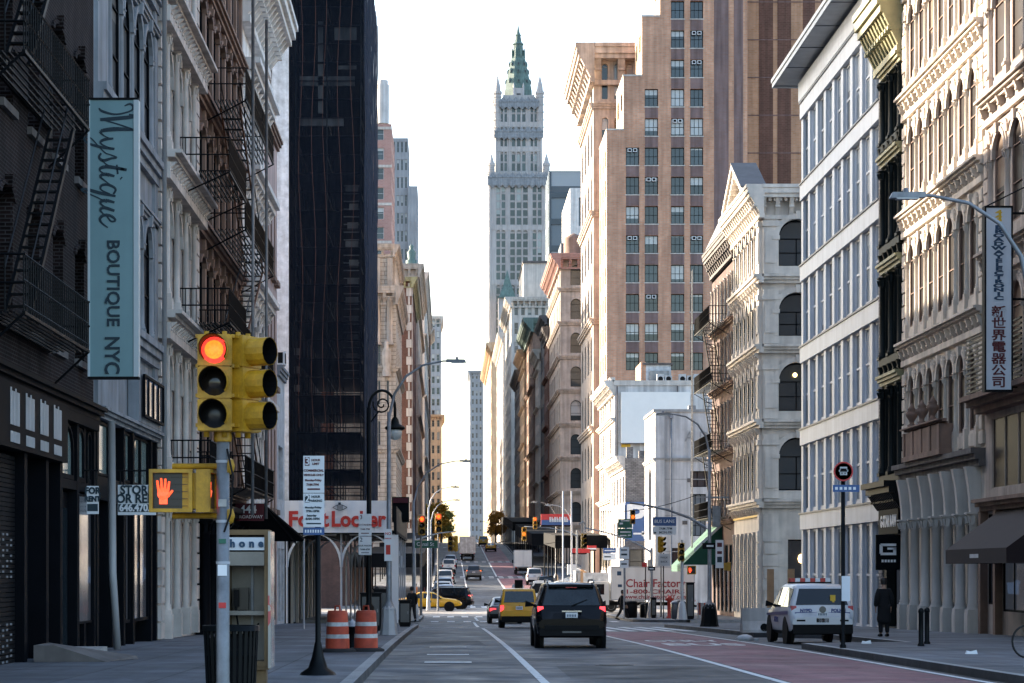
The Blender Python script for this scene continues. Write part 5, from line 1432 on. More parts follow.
# ---- striped orange brick tower behind the white corner building
Y = 262.
B = Bld('brick_tower', 'windowless orange brick tower face with dark brown vertical stripes, behind the blue-grey building', (33.4, 280, gz(270) + .15), 'tower')
NX = FN(Y)
B.front(NX, 33.4, 50, -1, 84, [], .2, 'brick_tan')
for a, b2 in ((759, 773), (777.5, 791), (803, 815), (821, 832), (838, 850)): B.one('stripe', 'brick_umber').fbox(NX, xat(a, Y), xat(b2, Y), 4, 84, -.1, .05)
for k in range(18): B.one('stripe_ledge', 'brick_plum').fbox(NX, 33.5, 50, 6 + k * 4.3, 6.1 + k * 4.3, -.05, .07)
B.shell(33.4, 50, Y, 290, -1, 84, 'n', 'brick_tan')
B.done()
# ================================================================ farther buildings
def far(name, label, side, x, y0, y1, top, m, deep=14, floors=8, bays=6, st=None, north=None, cor=None, z0=2., cat='building', wr=.5, strips=None, done=True, nm=None, hr=.6):
    """a block further down the street: street wall at x, side wall facing us at y0"""
    B = Bld(name, label, (x, (y0 + y1) / 2, gz((y0 + y1) / 2) + .15), cat)
    F = FS(side, x); N = FN(y0); zb = gz(y0) - 2.5
    st = st or dict(fm='paint_shadowgrey', gm='pane_far', nx=1, ny=2, one=1)
    h = (top - z0 - 3.5) / floors
    base = gz((y0 + y1) / 2) + 4.5
    h = (top - base) / floors
    rows = [(round(base + h * (k + .2), 3), round(base + h * (k + .2 + hr), 3)) for k in range(floors)]
    B.front(F, y0, y1, zb, top, grid_ops(y0 + .5, y1 - .5, bays, wr, rows, st) if bays else [], .35, m)
    xs = (x - deep, x) if side == 'L' else (x, x + deep)
    if north:
        nb, ns, a, b = north
        B.front(N, xs[0], xs[1], zb, top, grid_ops(a, b, nb, ns.pop('wr', .5), rows, ns), .35, m)
        B.shell(xs[0], xs[1], y0, y1, zb, top, 'n' + ('e' if side == 'L' else 'w'), m)
    else:
        B.shell(xs[0], xs[1], y0, y1, zb, top, 'e' if side == 'L' else 'w', m)
    if strips:
        for r in rows[::strips]: ledge(B.one('string_course', m), F, y0, y1, r[0] - h * .18, h * .12, .5); ledge(B.one('string_course', m), N, xs[0] - (.02 if side == 'R' else 0), xs[1] + (.02 if side == 'L' else 0), r[0] - h * .18 + .003, h * .12, .5)
    if cor:
        hh, pp, cm = cor
        g = B.one('cornice', cm); cornice(g, F, y0 - pp * .9, y1, top - hh * .75, hh, pp, max(.9, hh * .6), hh * .18, cm, dent=False)
        cornice(g, N, xs[0], xs[1] if side == 'L' else xs[1], top - hh * .75 + .004, hh, pp * .9, max(.9, hh * .6), hh * .18, cm, dent=False)
    if done: B.done()
    return B
LS = dict(fm='paint_shadowgrey', gm='pane_far', nx=1, ny=2, one=1)
# ---- right side, going away
B = far('cornice_building', 'tall warm stone building with a very heavy flat cornice, left of the brick tower', 'R', 17.0, 269, 294, zat(56, 269), 'stone_warm', 12, 9, 4, dict(LS, arch=1.), (3, dict(LS, arch=1., gm='pane', wr=.5), 17.6, 22), (4.6, 2.2, 'stone_warm'), strips=2, hr=.66)
B = far('arched_building', 'pink stone building with stacked arched windows facing up the street and plants on its roof', 'R', 16.4, 336, 372, zat(258, 336), 'stone_warm', 9, 8, 7, LS, (1, dict(LS, arch=1., gm='pane', fm='paint_black', wr=.42), 16.8, 20.6), (2.2, 1.5, 'brick_rose'), strips=1, done=False)
g = B.one('water_tank', 'brown_stone'); g.lathe((18.6, 340, zat(257, 340)), [(1.5, 0), (1.5, 2.6), (1.2, 3.), (.1, 3.5)], 12); g2 = B.one('roof_plant_room', 'paint_bluegrey_dark'); g2.box(16.9, 19.9, 344, 352, zat(262, 344), zat(243, 344))
B.done()
far('glazed_building', 'white stepped building with dark glazed bands behind the pink arched one', 'R', 22.8, 430, 460, zat(188, 430), 'paint_white', 8, 7, 4, LS, (1, dict(LS, gm='pane_steel', fm='paint_bluegrey_dark', nx=3, wr=.85), 24., 30), None)
far('fire_escape_loft', 'dark narrow loft building with a steep black gable, right side of the street', 'R', 16.6, 388, 412, zat(318, 388), 'slate_dark', 14, 8, 4, LS, None, (1.5, 1.2, 'slate_dark'))
far('loft_building', 'dark umber brick loft building just beyond the pink arched one', 'R', 16.2, 372.2, 387, zat(330, 372), 'brick_umber', 14, 8, 4, LS, None, (2., 1., 'stone_dark'), strips=2)
B = far('loft_building', 'brown loft building with a projecting dark green cornice', 'R', 15.9, 430, 470, zat(322, 430), 'brown_stone', 18, 9, 6, LS, (5, dict(LS, wr=.5), 16.5, 31), (2.6, 2., 'copper_green'), strips=3)
far('loft_building', 'pale stone loft building in the sun, right after the black gabled one', 'R', 16.3, 412.2, 429.8, zat(352, 412), 'stone_sun', 14, 9, 4, LS, None, (1.8, 1.3, 'stone_sun'), strips=2)
far('loft_building', 'narrow orange stone building among the far lofts on the right', 'R', 15.6, 471, 500, zat(352, 471), 'stone_orange', 14, 9, 4, LS, None, (1.8, 1.5, 'stone_orange'), strips=2)
far('loft_building', 'slim grey stone building among the far lofts on the right', 'R', 15.7, 501, 540, zat(372, 501), 'stone_dark', 14, 9, 5, LS, None, (1.8, 1.3, 'stone_dark'))
B = far('pale_tower', 'pale office block with white window bands below the gothic skyscraper', 'R', 15.4, 560, 620, zat(300, 560), 'stone_pale', 9, 12, 6, LS, (5, dict(LS, wr=.55), 15.8, 24), (2.5, 1.6, 'stone_pale'), cat='office block', done=False)
g = B.one('roof_storey', 'stone_pale'); g.box(18.5, 24.2, 564, 600, zat(301, 564), zat(263, 564)); g.box(18.3, 24.4, 563.6, 600, zat(263, 564), zat(261, 564), 'stone_dark')
B.done()
far('pale_tower', 'cream office block with a stepped top, second from the gothic skyscraper', 'R', 15.3, 640, 720, zat(335, 640), 'stone_cream', 18, 12, 7, LS, (6, dict(LS, wr=.5), 16, 33), (2.5, 1.6, 'stone_cream'), cat='office block')
far('pale_tower', 'thin sunlit office front nearest the gap of sky on the right side', 'R', 14.6, 760, 900, zat(345, 760), 'stone_orange', 12, 12, 8, LS, None, (3, 2., 'stone_orange'), cat='office block')
far('glass_tower', 'dark blue glass slab tower rising behind the rooftops right of the gothic skyscraper', 'R', xat(549, 800), 800, 830, zat(171, 800), 'tower_glass', 14, 14, 3, dict(fm='tower_glass', gm='pane_steel', one=1, nx=1, ny=1), (1, dict(fm='paint_bluegrey_dark', gm='pane_steel', one=1, nx=1, ny=1, wr=.96, fw=.2), 35.5, 49), None, cat='tower', hr=.8)
far('grey_tower', 'slim grey-green stone tower standing in the gap at the end of the street', 'R', xat(470, 1250), 1250, 1300, zat(372, 1250), 'tower_grey', 7.2, 22, 6, LS, (3, dict(LS, gm='pane_far', wr=.5), xat(470, 1250) + .5, xat(470, 1250) + 6.8), (3, 1.2, 'tower_grey'), cat='tower')
# ---- left side, going away
far('low_building', 'low hidden brick row beyond the wide cross street on the left', 'L', -8.3, 192, 254, 6.5, 'brick_red', 10, 1, 12, LS, None, (1., .8, 'brick_red'))
far('shade_block', 'unseen tall brick block added along the wide cross street to shade the white corner building', 'L', -46, 191, 200, 46, 'brick_red', 46, 8, 3, LS, None, None)  # out of view, added and sized to cast shade on the white corner building
far('stepped_building', 'plain brick building between the netted tower and the wide cross street', 'L', -8.6, 148.6, 156, 27.5, 'brick_red', 14, 5, 3, LS, None, None)
B = far('rusticated_building', 'beige banded-stone building with a deep cornice beside the netted scaffold', 'L', -6.7, 296, 334, zat(291, 296) , 'stone_rustic', 8, 6, 8, dict(LS, arch=.4), (2, dict(LS, arch=.6, wr=.3), -9.4, -7.2), (2.4, 1., 'stone_warm'), strips=2, done=False)
# attic storey with pilasters, and statues on brackets below
g = B.one('attic', 'stone_rustic'); g.box(-14.6, -7.1, 297, 330, zat(291, 296), zat(253, 296)); cornice(B.one('attic_cornice', 'stone_warm'), FL(-7.1), 296.4, 331, zat(256, 296), 1.6, .9, 1.2, .3); cornice(B.one('attic_cornice', 'stone_warm'), FN(297), -14.6, -7.1, zat(256, 296) + .003, 1.6, .9, 1.2, .3)
for i in range(8):
    c = MB('stone_warm'); column(c, FL(-7.1), 298.5 + i * 4.2, .1, zat(290, 296), zat(257, 296), .35); B.put(c, 'column')
for x in (-9.1, -7.5):
    c = MB('stone_warm'); c.box(x - .35, x + .35, 296.7, 297, zat(290, 296), zat(257, 296)); B.put(c, 'pilaster')
    c = MB('stone_warm'); column(c, FN(296), x, .25, zat(345, 296), zat(297, 296), .4); B.put(c, 'column')
c = MB('stone_warm'); c.lathe((-7.9, 295.4, zat(372, 296)), [(.5, -.6), (.6, 0), (.45, .4), (.65, 1.4), (.6, 2.6), (.3, 3.2), (.33, 3.7), (.05, 4.1)], 8); B.put(c, 'statue')
B.done()
B = far('brick_tower_block', 'pink brick apartment tower with white windows above the beige banded-stone building', 'L', xat(391.5, 430), 430, 455, zat(124, 430), 'brick_rose', 14, 20, 4, LS, (4, dict(fm='sign_white', gm='pane_blue', one=1, wr=.45, ny=2), -23, -11.2), None, cat='tower', done=False)
for k in range(10): B.one('floor_band', 'stone_pale').fbox(FN(430), -24.2, -10.5, 20 + k * 7.1, 20.5 + k * 7.1, -.05, .1)
g = B.one('stair_turret', 'stone_pale'); g.lathe((xat(383, 436), 436, zat(124, 436)), [(1.15, 0), (1.15, 7.4), (.95, 7.5), (.95, 8.2), (.4, 8.4)], 12); 
B.done()
B = far('concrete_tower', 'grey concrete apartment tower, stepped in two heights, top left of the sky gap', 'L', xat(408, 600), 600, 625, zat(138, 600), 'tower_grey', 8, 22, 4, LS, (4, dict(LS, gm='pane_blue', wr=.5), xat(392, 600), xat(408, 600)), None, cat='tower', done=False)
g = B.one('lower_wing', 'tower_grey'); g.box(xat(408, 600), xat(417.5, 600), 598.5, 622, 0, zat(187, 600))
B.front(FN(598.4), xat(408, 600) + .02, xat(417.5, 600) - .02, 1, zat(187, 600) - .1, grid_ops(xat(408.6, 600), xat(417, 600), 2, .5, [(6 + 4.4 * k, 8.4 + 4.4 * k) for k in range(20)], dict(LS, gm='pane_blue')), .1, 'tower_grey')
B.done()
B = far('quoined_building', 'dark brown building with pale toothed corner stones on the left side', 'L', -5.5, 348, 398, zat(280, 348), 'brick_umber', 14, 9, 8, LS, None, (1.6, .9, 'iron_olive'), done=False)
quoins(B.one('quoins', 'stone_pale'), FN(348), -6.3, -5.52, 4, zat(283, 348), 1.3, .12, None, .5); quoins(B.one('quoins', 'stone_pale'), FL(-5.5), 348.1, 351.5, 4, zat(283, 348), 1.3, .12, None, .9)
B.done()
B = far('loft_block', 'sunny beige stone block with a small rooftop statue, left side', 'L', -5.2, 402, 470, zat(266, 400), 'stone_warm', 14, 10, 8, LS, None, (2.4, 1., 'stone_warm'), strips=2, done=False)
g = B.one('rooftop_statue', 'copper_green'); g.lathe((-6.4, 404, zat(264, 404)), [(1., 0), (1., .6), (.6, .8), (.8, 2.), (.3, 2.6), (.4, 3.1), (.05, 3.5)], 8)
B.done()
far('loft_block', 'cream office block beyond the beige one with the statue, left side', 'L', -5.0, 490, 600, zat(275, 490), 'stone_pale', 14, 12, 9, LS, (4, dict(LS, wr=.5), -18, -5.6), (2.2, 1., 'stone_pale'), strips=3)
far('loft_block', 'slim red brick block with pale lower floors, left side far away', 'L', -4.8, 610, 640, zat(330, 610), 'brick_red', 14, 9, 4, LS, None, (1.5, 1.2, 'stone_pale'))
far('grey_office_tower', 'slender grey office tower bordering the sky gap on its left', 'L', xat(441, 760), 760, 790, zat(318, 760), 'tower_grey', 5.2, 20, 4, LS, (3, dict(LS, gm='pane_blue', wr=.6), xat(426, 760), xat(440.5, 760)), (2.5, .8, 'stone_pale'), cat='tower')
far('orange_block', 'low orange stone block in front of the slender grey office tower', 'L', xat(441.5, 660), 660, 690, zat(416, 660), 'stone_orange', 3.6, 9, 3, LS, (2, dict(LS, wr=.5), xat(430.5, 660), xat(441, 660)), (1.6, .9, 'stone_orange'))

# ---- the gothic skyscraper
WY = 1060.
B = Bld('skyscraper', 'tall gothic terracotta skyscraper with a green copper pyramid spire at the end of the street', (xat(519, WY), WY + 14, 4), 'skyscraper')
xc = xat(519, WY); wm = 'terracotta_pale'
def zz(py): return zat(py, WY)
def tier(x0, x1, y0, y1, z0, z1, groups, nbands, dep=.7, gm='pane_far_green'):
    """a tier of the tower: tall window strips between ribs, on the front and on the street side"""
    us = []
    for (a, n, w, gap) in groups:
        for i in range(n): us.append((a + i * (w + gap), a + i * (w + gap) + w))
    hb = (z1 - z0) / nbands
    ops = []
    for (a, b) in us:
        for k in range(nbands): ops.append((round(a, 3), round(b, 3), round(z0 + hb * k + 1., 3), round(z0 + hb * (k + 1) - 1.6, 3), dict(arch=.8, fm='terracotta_pale', gm=gm, one=1, nx=1, ny=max(2, int(hb / 4)), fw=.12, mw=.9)))
    N = FN(y0)
    B.front(N, x0, x1, z0, z1, ops, dep, wm)
    # east side facing the street: same strips
    F = FL(x1) if False else None
    B.wall.poly([(x1, y0, z0), (x1, y1, z0), (x1, y1, z1), (x1, y0, z1)], wm); B.wall.poly([(x0, y1, z0), (x1, y1, z0), (x1, y1, z1), (x0, y1, z1)], wm)
    FW = Fr(x0, 0, 0, 1, -1, 0, -PI / 2)
    B.front(FW, y0, y1, z0, z1, grid_ops(y0 + 2, y1 - 2, 3, .5, [(round(z0 + hb * k + 1., 3), round(z0 + hb * (k + 1) - 1.6, 3)) for k in range(nbands)], dict(fm='terracotta_pale', gm=gm, one=1, nx=2, ny=max(2, int(hb / 4)), fw=.12, mw=.9)), dep, wm)
    rib = B.one('pier_rib', wm)
    edges = sorted({x0 + .35, x1 - .35} | {round((p[1] + q[0]) / 2, 3) for p, q in zip(us, us[1:])})
    for e in edges:
        w = .45 if (e - x0 < 1 or x1 - e < 1) else .22
        rib.fbox(N, e - w, e + w, z0, z1, -.05, .45 if w > .3 else .3)
    for k in range(1, nbands):
        z = z0 + hb * k
        B.one('tracery_band', wm).fbox(N, x0, x1, z - 1.4, z + .7, -.05, .18); 
B.wall.poly([(xc - 13.6, WY - 4, -2), (xc + 16, WY - 4, -2), (xc + 16, WY - 4, zz(440)), (xc - 13.6, WY - 4, zz(440))], wm)
half = 13.7
G = [(xc - half + 3.2, 2, 1.9, .5), (xc - 4.1, 3, 2.3, .65), (xc + half - 7.5, 2, 1.9, .5)]
tier(xc - half, xc + half, WY, WY + 27, 8, zz(172), G, 7)
B.wall.poly([(xc - half, WY, zz(172)), (xc + half, WY, zz(172)), (xc + half, WY + 27, zz(172)), (xc - half, WY + 27, zz(172))], 'copper_green')
h2 = 10.7
G2 = [(xc - h2 + 2.2, 2, 1.3, .5), (xc - 3.3, 3, 1.7, .7), (xc + h2 - 5.3, 2, 1.3, .5)]
tier(xc - h2, xc + h2, WY + 3, WY + 24, zz(172), zz(98), G2, 3)
B.wall.poly([(xc - h2, WY + 3, zz(98)), (xc + h2, WY + 3, zz(98)), (xc + h2, WY + 24, zz(98)), (xc - h2, WY + 24, zz(98))], 'copper_green')
h3 = 7.2
N3 = FN(WY + 4.5)
G3 = [(xc - 3.3, 3, 1.7, .7)]
tier(xc - h3, xc + h3, WY + 4.5, WY + 22, zz(98), zz(93), [], 1)
def gable_band(N, x0, x1, z, h, n, p):
    g = B.one('canopy_band', 'stone_grey')
    g.fbox(N, x0 - p * .5, x1 + p * .5, z - h, z, -.2, p); g.fbox(N, x0 - p * .6, x1 + p * .6, z, z + .6, -.2, p * 1.2)
    for i in range(n):
        u = x0 + (x1 - x0) * (i + .5) / n; w = (x1 - x0) / n * .5
        P = N.p
        g.poly([P(u - w, z + .6, p), P(u + w, z + .6, p), P(u, z + .6 + w * 1.3, p)]); g.poly([P(u - w, z - h, p * 1.02), P(u + w, z - h, p * 1.02), P(u, z - h - w, p * .6)])
gable_band(FN(WY), xc - half, xc + half, zz(178), 3.4, 9, 1.3)
gable_band(FN(WY + 3), xc - h2, xc + h2, zz(131), 2.6, 8, 1.2)
gable_band(FN(WY + 3), xc - h2 + 2, xc + h2 - 2, zz(101), 2.2, 6, 1.1)
# corner turrets
def turret(x, y, z0, z1, r, tip):
    g = MB(wm); g.lathe((x, y, 0), [(r, z0), (r, z1), (r * 1.25, z1 + .3), (r * 1.25, z1 + 1.4), (r * .9, z1 + 1.6), (r * .75, z1 + tip * .45), (.1, z1 + tip)], 8, smooth=False, rot=PI / 8)
    for k in range(5): g.lathe((x, y, z0 + (z1 - z0) * (k + .6) / 5), [(r * 1.12, 0), (r * 1.12, .7)], 8, smooth=False, rot=PI / 8)
    B.put(g, 'turret')
for sx in (-1, 1):
    turret(xc + sx * (h2 - .9), WY + 4, zz(131), zz(93), 1.75, 9)
    turret(xc + sx * (h2 - .9), WY + 23, zz(131), zz(93), 1.75, 9)
    turret(xc + sx * (half - 1.), WY + 1.2, zz(178), zz(166), 1.5, 6)
    turret(xc + sx * (half - 1.), WY + 26, zz(178), zz(166), 1.5, 6)
# pyramid roof, lantern and tip
g = B.one('spire', 'copper_green'); yc = WY + 13.2; zz0 = zz
def zz(py): return zat(py - 1.5, yc)
g.lathe((xc, yc, 0), [(7.0, zz(100)), (6.8, zz(93)), (3.7, zz(62)), (3.3, zz(60)), (3.3, zz(58.5))], 8, smooth=False, rot=PI / 8)
g.lathe((xc, yc, 0), [(2.6, zz(58.5)), (2.4, zz(47)), (2.8, zz(46)), (1.8, zz(44)), (1.3, zz(38)), (1.5, zz(37)), (.9, zz(35)), (.5, zz(31)), (.2, zz(27))], 8, smooth=False, rot=PI / 8)
for k in range(8):
    t = PI / 8 + k * PI / 4
    g.lathe((xc + 3. * math.cos(t), yc + 3. * math.sin(t), 0), [(.55, zz(60)), (.5, zz(53)), (.1, zz(50))], 6, smooth=False)
    for j, (rr, py) in enumerate(((6.0, 84), (5.0, 74), (4.2, 66.5))):
        u = k * PI / 4; ap = rr * math.cos(PI / 8)
        d = MB('copper_green'); cx2, cy2 = xc + ap * math.cos(u), yc + ap * math.sin(u)
        d.box(cx2 - .55, cx2 + .55, cy2 - .55, cy2 + .55, zz(py) - .9, zz(py) + .5); d.box(cx2 - .35, cx2 + .35, cy2 - .58, cy2 + .58, zz(py) - .7, zz(py) + .3, 'slate_dark'); d.lathe((cx2, cy2, zz(py) + .5), [(.75, 0), (.05, 1.2)], 4, smooth=False, rot=PI / 4)
        if math.sin(u) < .4: B.put(d, 'dormer')
zz = zz0
d = MB(wm); d.box(xc - 2.6, xc + 2.6, WY + 5.2, WY + 6.6, zz(97), zz(85.5)); d.lathe((xc - 2.2, WY + 5.4, 0), [(.45, zz(97)), (.4, zz(83)), (.05, zz(80))], 6); d.lathe((xc + 2.2, WY + 5.4, 0), [(.45, zz(97)), (.4, zz(83)), (.05, zz(80))], 6); d.box(xc - .9, xc + .9, WY + 5.1, WY + 5.3, zz(95.5), zz(91), 'slate_dark'); B.put(d, 'gable')
# lower green-roofed pavilion in front of the shaft
d = MB(wm); d.box(xc - half + 4, xc - 1.5, WY - 8, WY - 3.9, 0, zz(300)); B.put(d, 'wing'); d = MB('copper_green'); xm = (xc - half + 4 + xc - 1.5) / 2
d.lathe((xm, WY - 6, zz(300)), [(5.6, 0), (2.6, 6), (.1, 13)], 4, smooth=False, rot=PI / 4); B.put(d, 'wing_roof')
B.done()

# ---- street trees at the far end
def tree(x, y, h, r, leaf, label, n=2600):
    z = gz(y) + .1; S = empty('street_tree', (x, y, z), 0, label, 'tree', 'autumn trees at the far end of the street')
    g = MB('bark'); g.path([(0, 0, 0), (.1, 0, h * .25), (0, .1, h * .5), (.1, 0, h * .8)], [.28, .22, .16, .05], 7)
    for k in range(9):
        t = 2.4 * k; a = h * (.28 + .05 * k); g.path([(0, 0, a), (r * .4 * math.cos(t), r * .4 * math.sin(t), a + h * .13), (r * .8 * math.cos(t), r * .8 * math.sin(t), a + h * .2)], [.12, .07, .02], 5)
    g.build('trunk', S)
    c = MB(leaf); cl = []
    for k in range(22):
        t = RD.uniform(0, 2 * PI); rr = r * math.sqrt(RD.random()) * .85; cl.append((rr * math.cos(t), rr * math.sin(t), h * RD.uniform(.38, .92), RD.uniform(.5, 1.)))
    for k in range(n):
        q = RD.choice(cl); v = Vector((RD.gauss(0, 1), RD.gauss(0, 1), RD.gauss(0, .8))) * q[3] * r * .2 + Vector(q[:3])
        a = Vector((RD.uniform(-1, 1), RD.uniform(-1, 1), RD.uniform(-1, 1))).normalized() * RD.uniform(.22, .42); b = a.cross(Vector((RD.uniform(-1, 1), RD.uniform(-1, 1), RD.uniform(-1, 1)))).normalized() * RD.uniform(.12, .25)
        c.poly([v - a, v + b, v + a, v - b])
    c.build('crown', S)
tree(-1.6, 560, 9, 3.6, 'leaf_olive', 'olive green street tree below the sky gap, tallest of the far trees')
tree(-3.6, 520, 9, 3.6, 'leaf_yellow', 'yellow-leaved street tree at the far left pavement')
tree(11.9, 575, 8.5, 2.8, 'leaf_rust', 'rust-orange street tree right of the far roadway')
tree(-2.2, 640, 10, 4., 'leaf_yellow', 'yellow street tree behind the olive green one')
# ================================================================ vehicles (built pointing along +y, wheels on z = 0)
def lerp(a, b, t): return a + (b - a) * t
ST = {
 'suv': [(-2.33, .46, .74, .80, .80, .86, .82), (-2.28, .36, .97, 1.06, .87, .91, .86), (-2.20, .31, 1.05, 1.14, .89, .925, .87), (-1.92, .30, 1.06, 1.68, .9, .93, .71), (-1.5, .30, 1.05, 1.76, .9, .93, .71), (.3, .28, 1.02, 1.76, .9, .93, .71), (.75, .28, 1.0, 1.68, .9, .93, .69), (1.32, .28, .98, 1.06, .9, .92, .80), (2.0, .3, .92, .99, .89, .90, .78), (2.3, .36, .78, .85, .85, .86, .74), (2.36, .45, .62, .68, .78, .8, .7)],
 'sedan': [(-2.42, .42, .70, .76, .76, .80, .74), (-2.36, .34, .88, .95, .84, .86, .80), (-1.75, .28, .95, 1.03, .88, .91, .78), (-.95, .26, .96, 1.42, .89, .92, .64), (-.4, .26, .95, 1.47, .89, .92, .64), (.25, .26, .94, 1.44, .89, .92, .63), (1.05, .26, .92, 1.0, .89, .91, .76), (1.9, .28, .82, .90, .88, .88, .74), (2.3, .32, .68, .74, .82, .82, .68), (2.42, .42, .58, .62, .72, .74, .62)],
 'van': [(-2.36, .42, .78, .84, .78, .82, .80), (-2.32, .34, 1.05, 1.12, .84, .86, .82), (-2.26, .30, 1.10, 1.20, .85, .87, .83), (-2.10, .30, 1.12, 1.80, .85, .87, .74), (-1.7, .30, 1.12, 1.88, .85, .87, .74), (.3, .28, 1.10, 1.87, .85, .87, .74), (.75, .28, 1.08, 1.78, .85, .87, .72), (1.5, .28, 1.05, 1.12, .85, .86, .76), (2.05, .3, .92, 1.0, .84, .84, .70), (2.3, .36, .75, .82, .8, .8, .66), (2.36, .45, .6, .66, .7, .72, .6)],
}
def ring(s):
    y, zb, zm, zt, wb, wm, wt = s
    return [(0, zb), (wb * .9, zb), (wb, zb + .1), (max(wb, wm) + .015, zb + (zm - zb) * .55), (wm, zm), (wt, zt - .05), (wt - .09, zt), (0, zt + .02)]
def interp(S, y):
    for a, b in zip(S, S[1:]):
        if a[0] <= y <= b[0]:
            t = (y - a[0]) / (b[0] - a[0]); return tuple(lerp(p, q, t) for p, q in zip(a, b))
    return S[0] if y < S[0][0] else S[-1]
def car(name, label, cat, loc, rz, shape, paint, group=None, lit=False, extras=None, simple=False, taxi=False, glass='car_glass', lampm=None):
    S = ST[shape]; root = empty(name, loc, rz, label, cat, group)
    mb = MB(paint, 'plastic_black'); idx = []
    for s in S:
        r = ring(s); full = r + [(-x, z) for x, z in r[-2:0:-1]]
        idx.append(len(mb.v)); mb.v.extend([(x, s[0], z) for x, z in full]); n = len(full)
    for a, b in zip(idx, idx[1:]):
        for j in range(n):
            mb.f.append((a + j, a + (j + 1) % n, b + (j + 1) % n, b + j)); low = j in (0, 1, n - 1, n - 2)
            mb.mi.append(1 if low else 0); mb.sm.append(not low)
    for a in (idx[0], idx[-1]): mb.f.append(tuple(range(a, a + n))); mb.mi.append(0); mb.sm.append(False)
    mb.build('body', root)
    def P(y, k, side=1):
        r = ring(interp(S, y)); return Vector((r[k][0] * side, y, r[k][1]))
    def panel(nm, cs, m, off=.012, par=root):
        c = [Vector(q) for q in cs]; nrm = (c[1] - c[0]).cross(c[3] - c[0]).normalized(); ctr = sum(c, Vector()) / 4
        if nrm.dot(ctr - Vector((0, 0, .9))) < 0: nrm = -nrm
        g = MB(m); g.poly([q + nrm * off for q in c]); g.poly([c[0], c[1], c[1] + nrm * off, c[0] + nrm * off]); g.poly([c[2], c[3], c[3] + nrm * off, c[2] + nrm * off]); g.poly([c[1], c[2], c[2] + nrm * off, c[1] + nrm * off]); g.poly([c[3], c[0], c[0] + nrm * off, c[3] + nrm * off])
        return g.build(nm, par)
    def side(nm, y0, y1, d0=0., d1=0., b=.08, t=.92):
        for s in (1, -1):
            def Q(y, f): return P(y, 4, s).lerp(P(y, 5, s), f)
            panel(nm, [Q(y0, b), Q(y1, b), Q(y1 + d1, t), Q(y0 + d0, t)], glass)
    def topwin(nm, ya, yb, fa=.06, fb=.94, wf=.92):
        A, Bq = P(ya, 6), P(yb, 6)
        l0 = A.lerp(Bq, fa); l1 = A.lerp(Bq, fb); k0 = lerp(.97, 1.0, fa) * wf
        panel(nm, [(-l0.x * wf, l0.y, l0.z), (l0.x * wf, l0.y, l0.z), (l1.x * wf, l1.y, l1.z), (-l1.x * wf, l1.y, l1.z)], glass, .015)
    if shape == 'suv':
        topwin('rear_window', -2.20, -1.92, .04, .9, .98); topwin('windscreen', 1.32, .75, .05, .95)
        side('side_window', -1.85, -1.0, .12, 0); side('side_window', -.9, .05); side('side_window', .13, 1.12, 0, -.45)
        ax = (-1.42, 1.48, .37)
    elif shape == 'van':
        topwin('rear_window', -2.26, -2.10, .06, .92, .97); topwin('windscreen', 1.5, .75, .05, .95)
        side('side_window', -1.95, -1.0, .06); side('side_window', -.9, .1); side('side_window', .18, 1.2, 0, -.5)
        ax = (-1.4, 1.5, .33)
    else:
        topwin('rear_window', -1.75, -.95, .08, .94); topwin('windscreen', 1.05, .25, .06, .94)
        side('side_window', -1.35, -.62, .42, 0); side('side_window', -.54, .05); side('side_window', .12, .92, 0, -.55)
        ax = (-1.42, 1.45, .33)
    W = max(s[5] for s in S)
    for y in ax[:2]:
        for s in (1, -1):
            w = MB('tyre_rubber'); r = ax[2]
            w.lathe((s * (W - .11), y, r), [(r * .7, -.11 * s), (r * .96, -.11 * s), (r, -.08 * s), (r, .08 * s), (r * .95, .115 * s), (r * .66, .12 * s)], 18, axis='x'); wo = w.build('wheel', root)
            q = MB('rim_metal'); q.lathe((s * (W - .11), y, r), [(r * .66, .05 * s), (r * .66, .119 * s), (r * .58, .10 * s), (r * .2, .105 * s), (r * .15, .125 * s)], 10, axis='x', smooth=False); q.build('rim', wo)
            a = MB('plastic_black'); a.lathe((s * (W - .05), y, r + .01), [(r + .075, -.05 * s), (r + .075, .066 * s)], 20, axis='x'); a.build('wheel_arch', root)
    if simple and not lit: return root
    yr = S[1][0]; zl = S[1][2]
    for s in (1, -1):
        l = MB(lampm or ('tail_lit' if lit else 'tail_red'))
        if shape == 'suv': l.hexa([(s * .73, yr - .03, zl - .16), (s * .90, yr - .01, zl - .16), (s * .905, yr + .16, zl - .16), (s * .73, yr + .1, zl - .16), (s * .75, yr + .02, zl + .17), (s * .895, yr + .03, zl + .17), (s * .90, yr + .2, zl + .17), (s * .75, yr + .14, zl + .17)])
        elif shape == 'van': l.box(min(s * .72, s * .88), max(s * .72, s * .88), yr - .03, yr + .12, .82, 1.10)
        else: l.box(min(s * .5, s * .85), max(s * .5, s * .85), yr - .05, yr + .08, .70, .88)
        l.build('taillight', root)
        m = MB('plastic_black'); ym = {'suv': .95, 'van': 1.05, 'sedan': .7}[shape]; zm = {'suv': 1.10, 'van': 1.2, 'sedan': .98}[shape]
        m.hexa([(s * (W - .06), ym - .05, zm), (s * (W + .2), ym - .07, zm - .02), (s * (W + .2), ym + .05, zm - .02), (s * (W - .06), ym + .05, zm), (s * (W - .04), ym - .05, zm + .06), (s * (W + .19), ym - .07, zm + .16), (s * (W + .19), ym + .05, zm + .14), (s * (W - .04), ym + .05, zm + .06)]); m.build('mirror', root)
        hl = MB('lamp_glass'); yf = S[-2][0]; zf = S[-2][2]
        hl.box(min(s * .5, s * .8), max(s * .5, s * .8), yf - .1, yf + .04, zf - .12, zf + .02); hl.build('headlight', root)
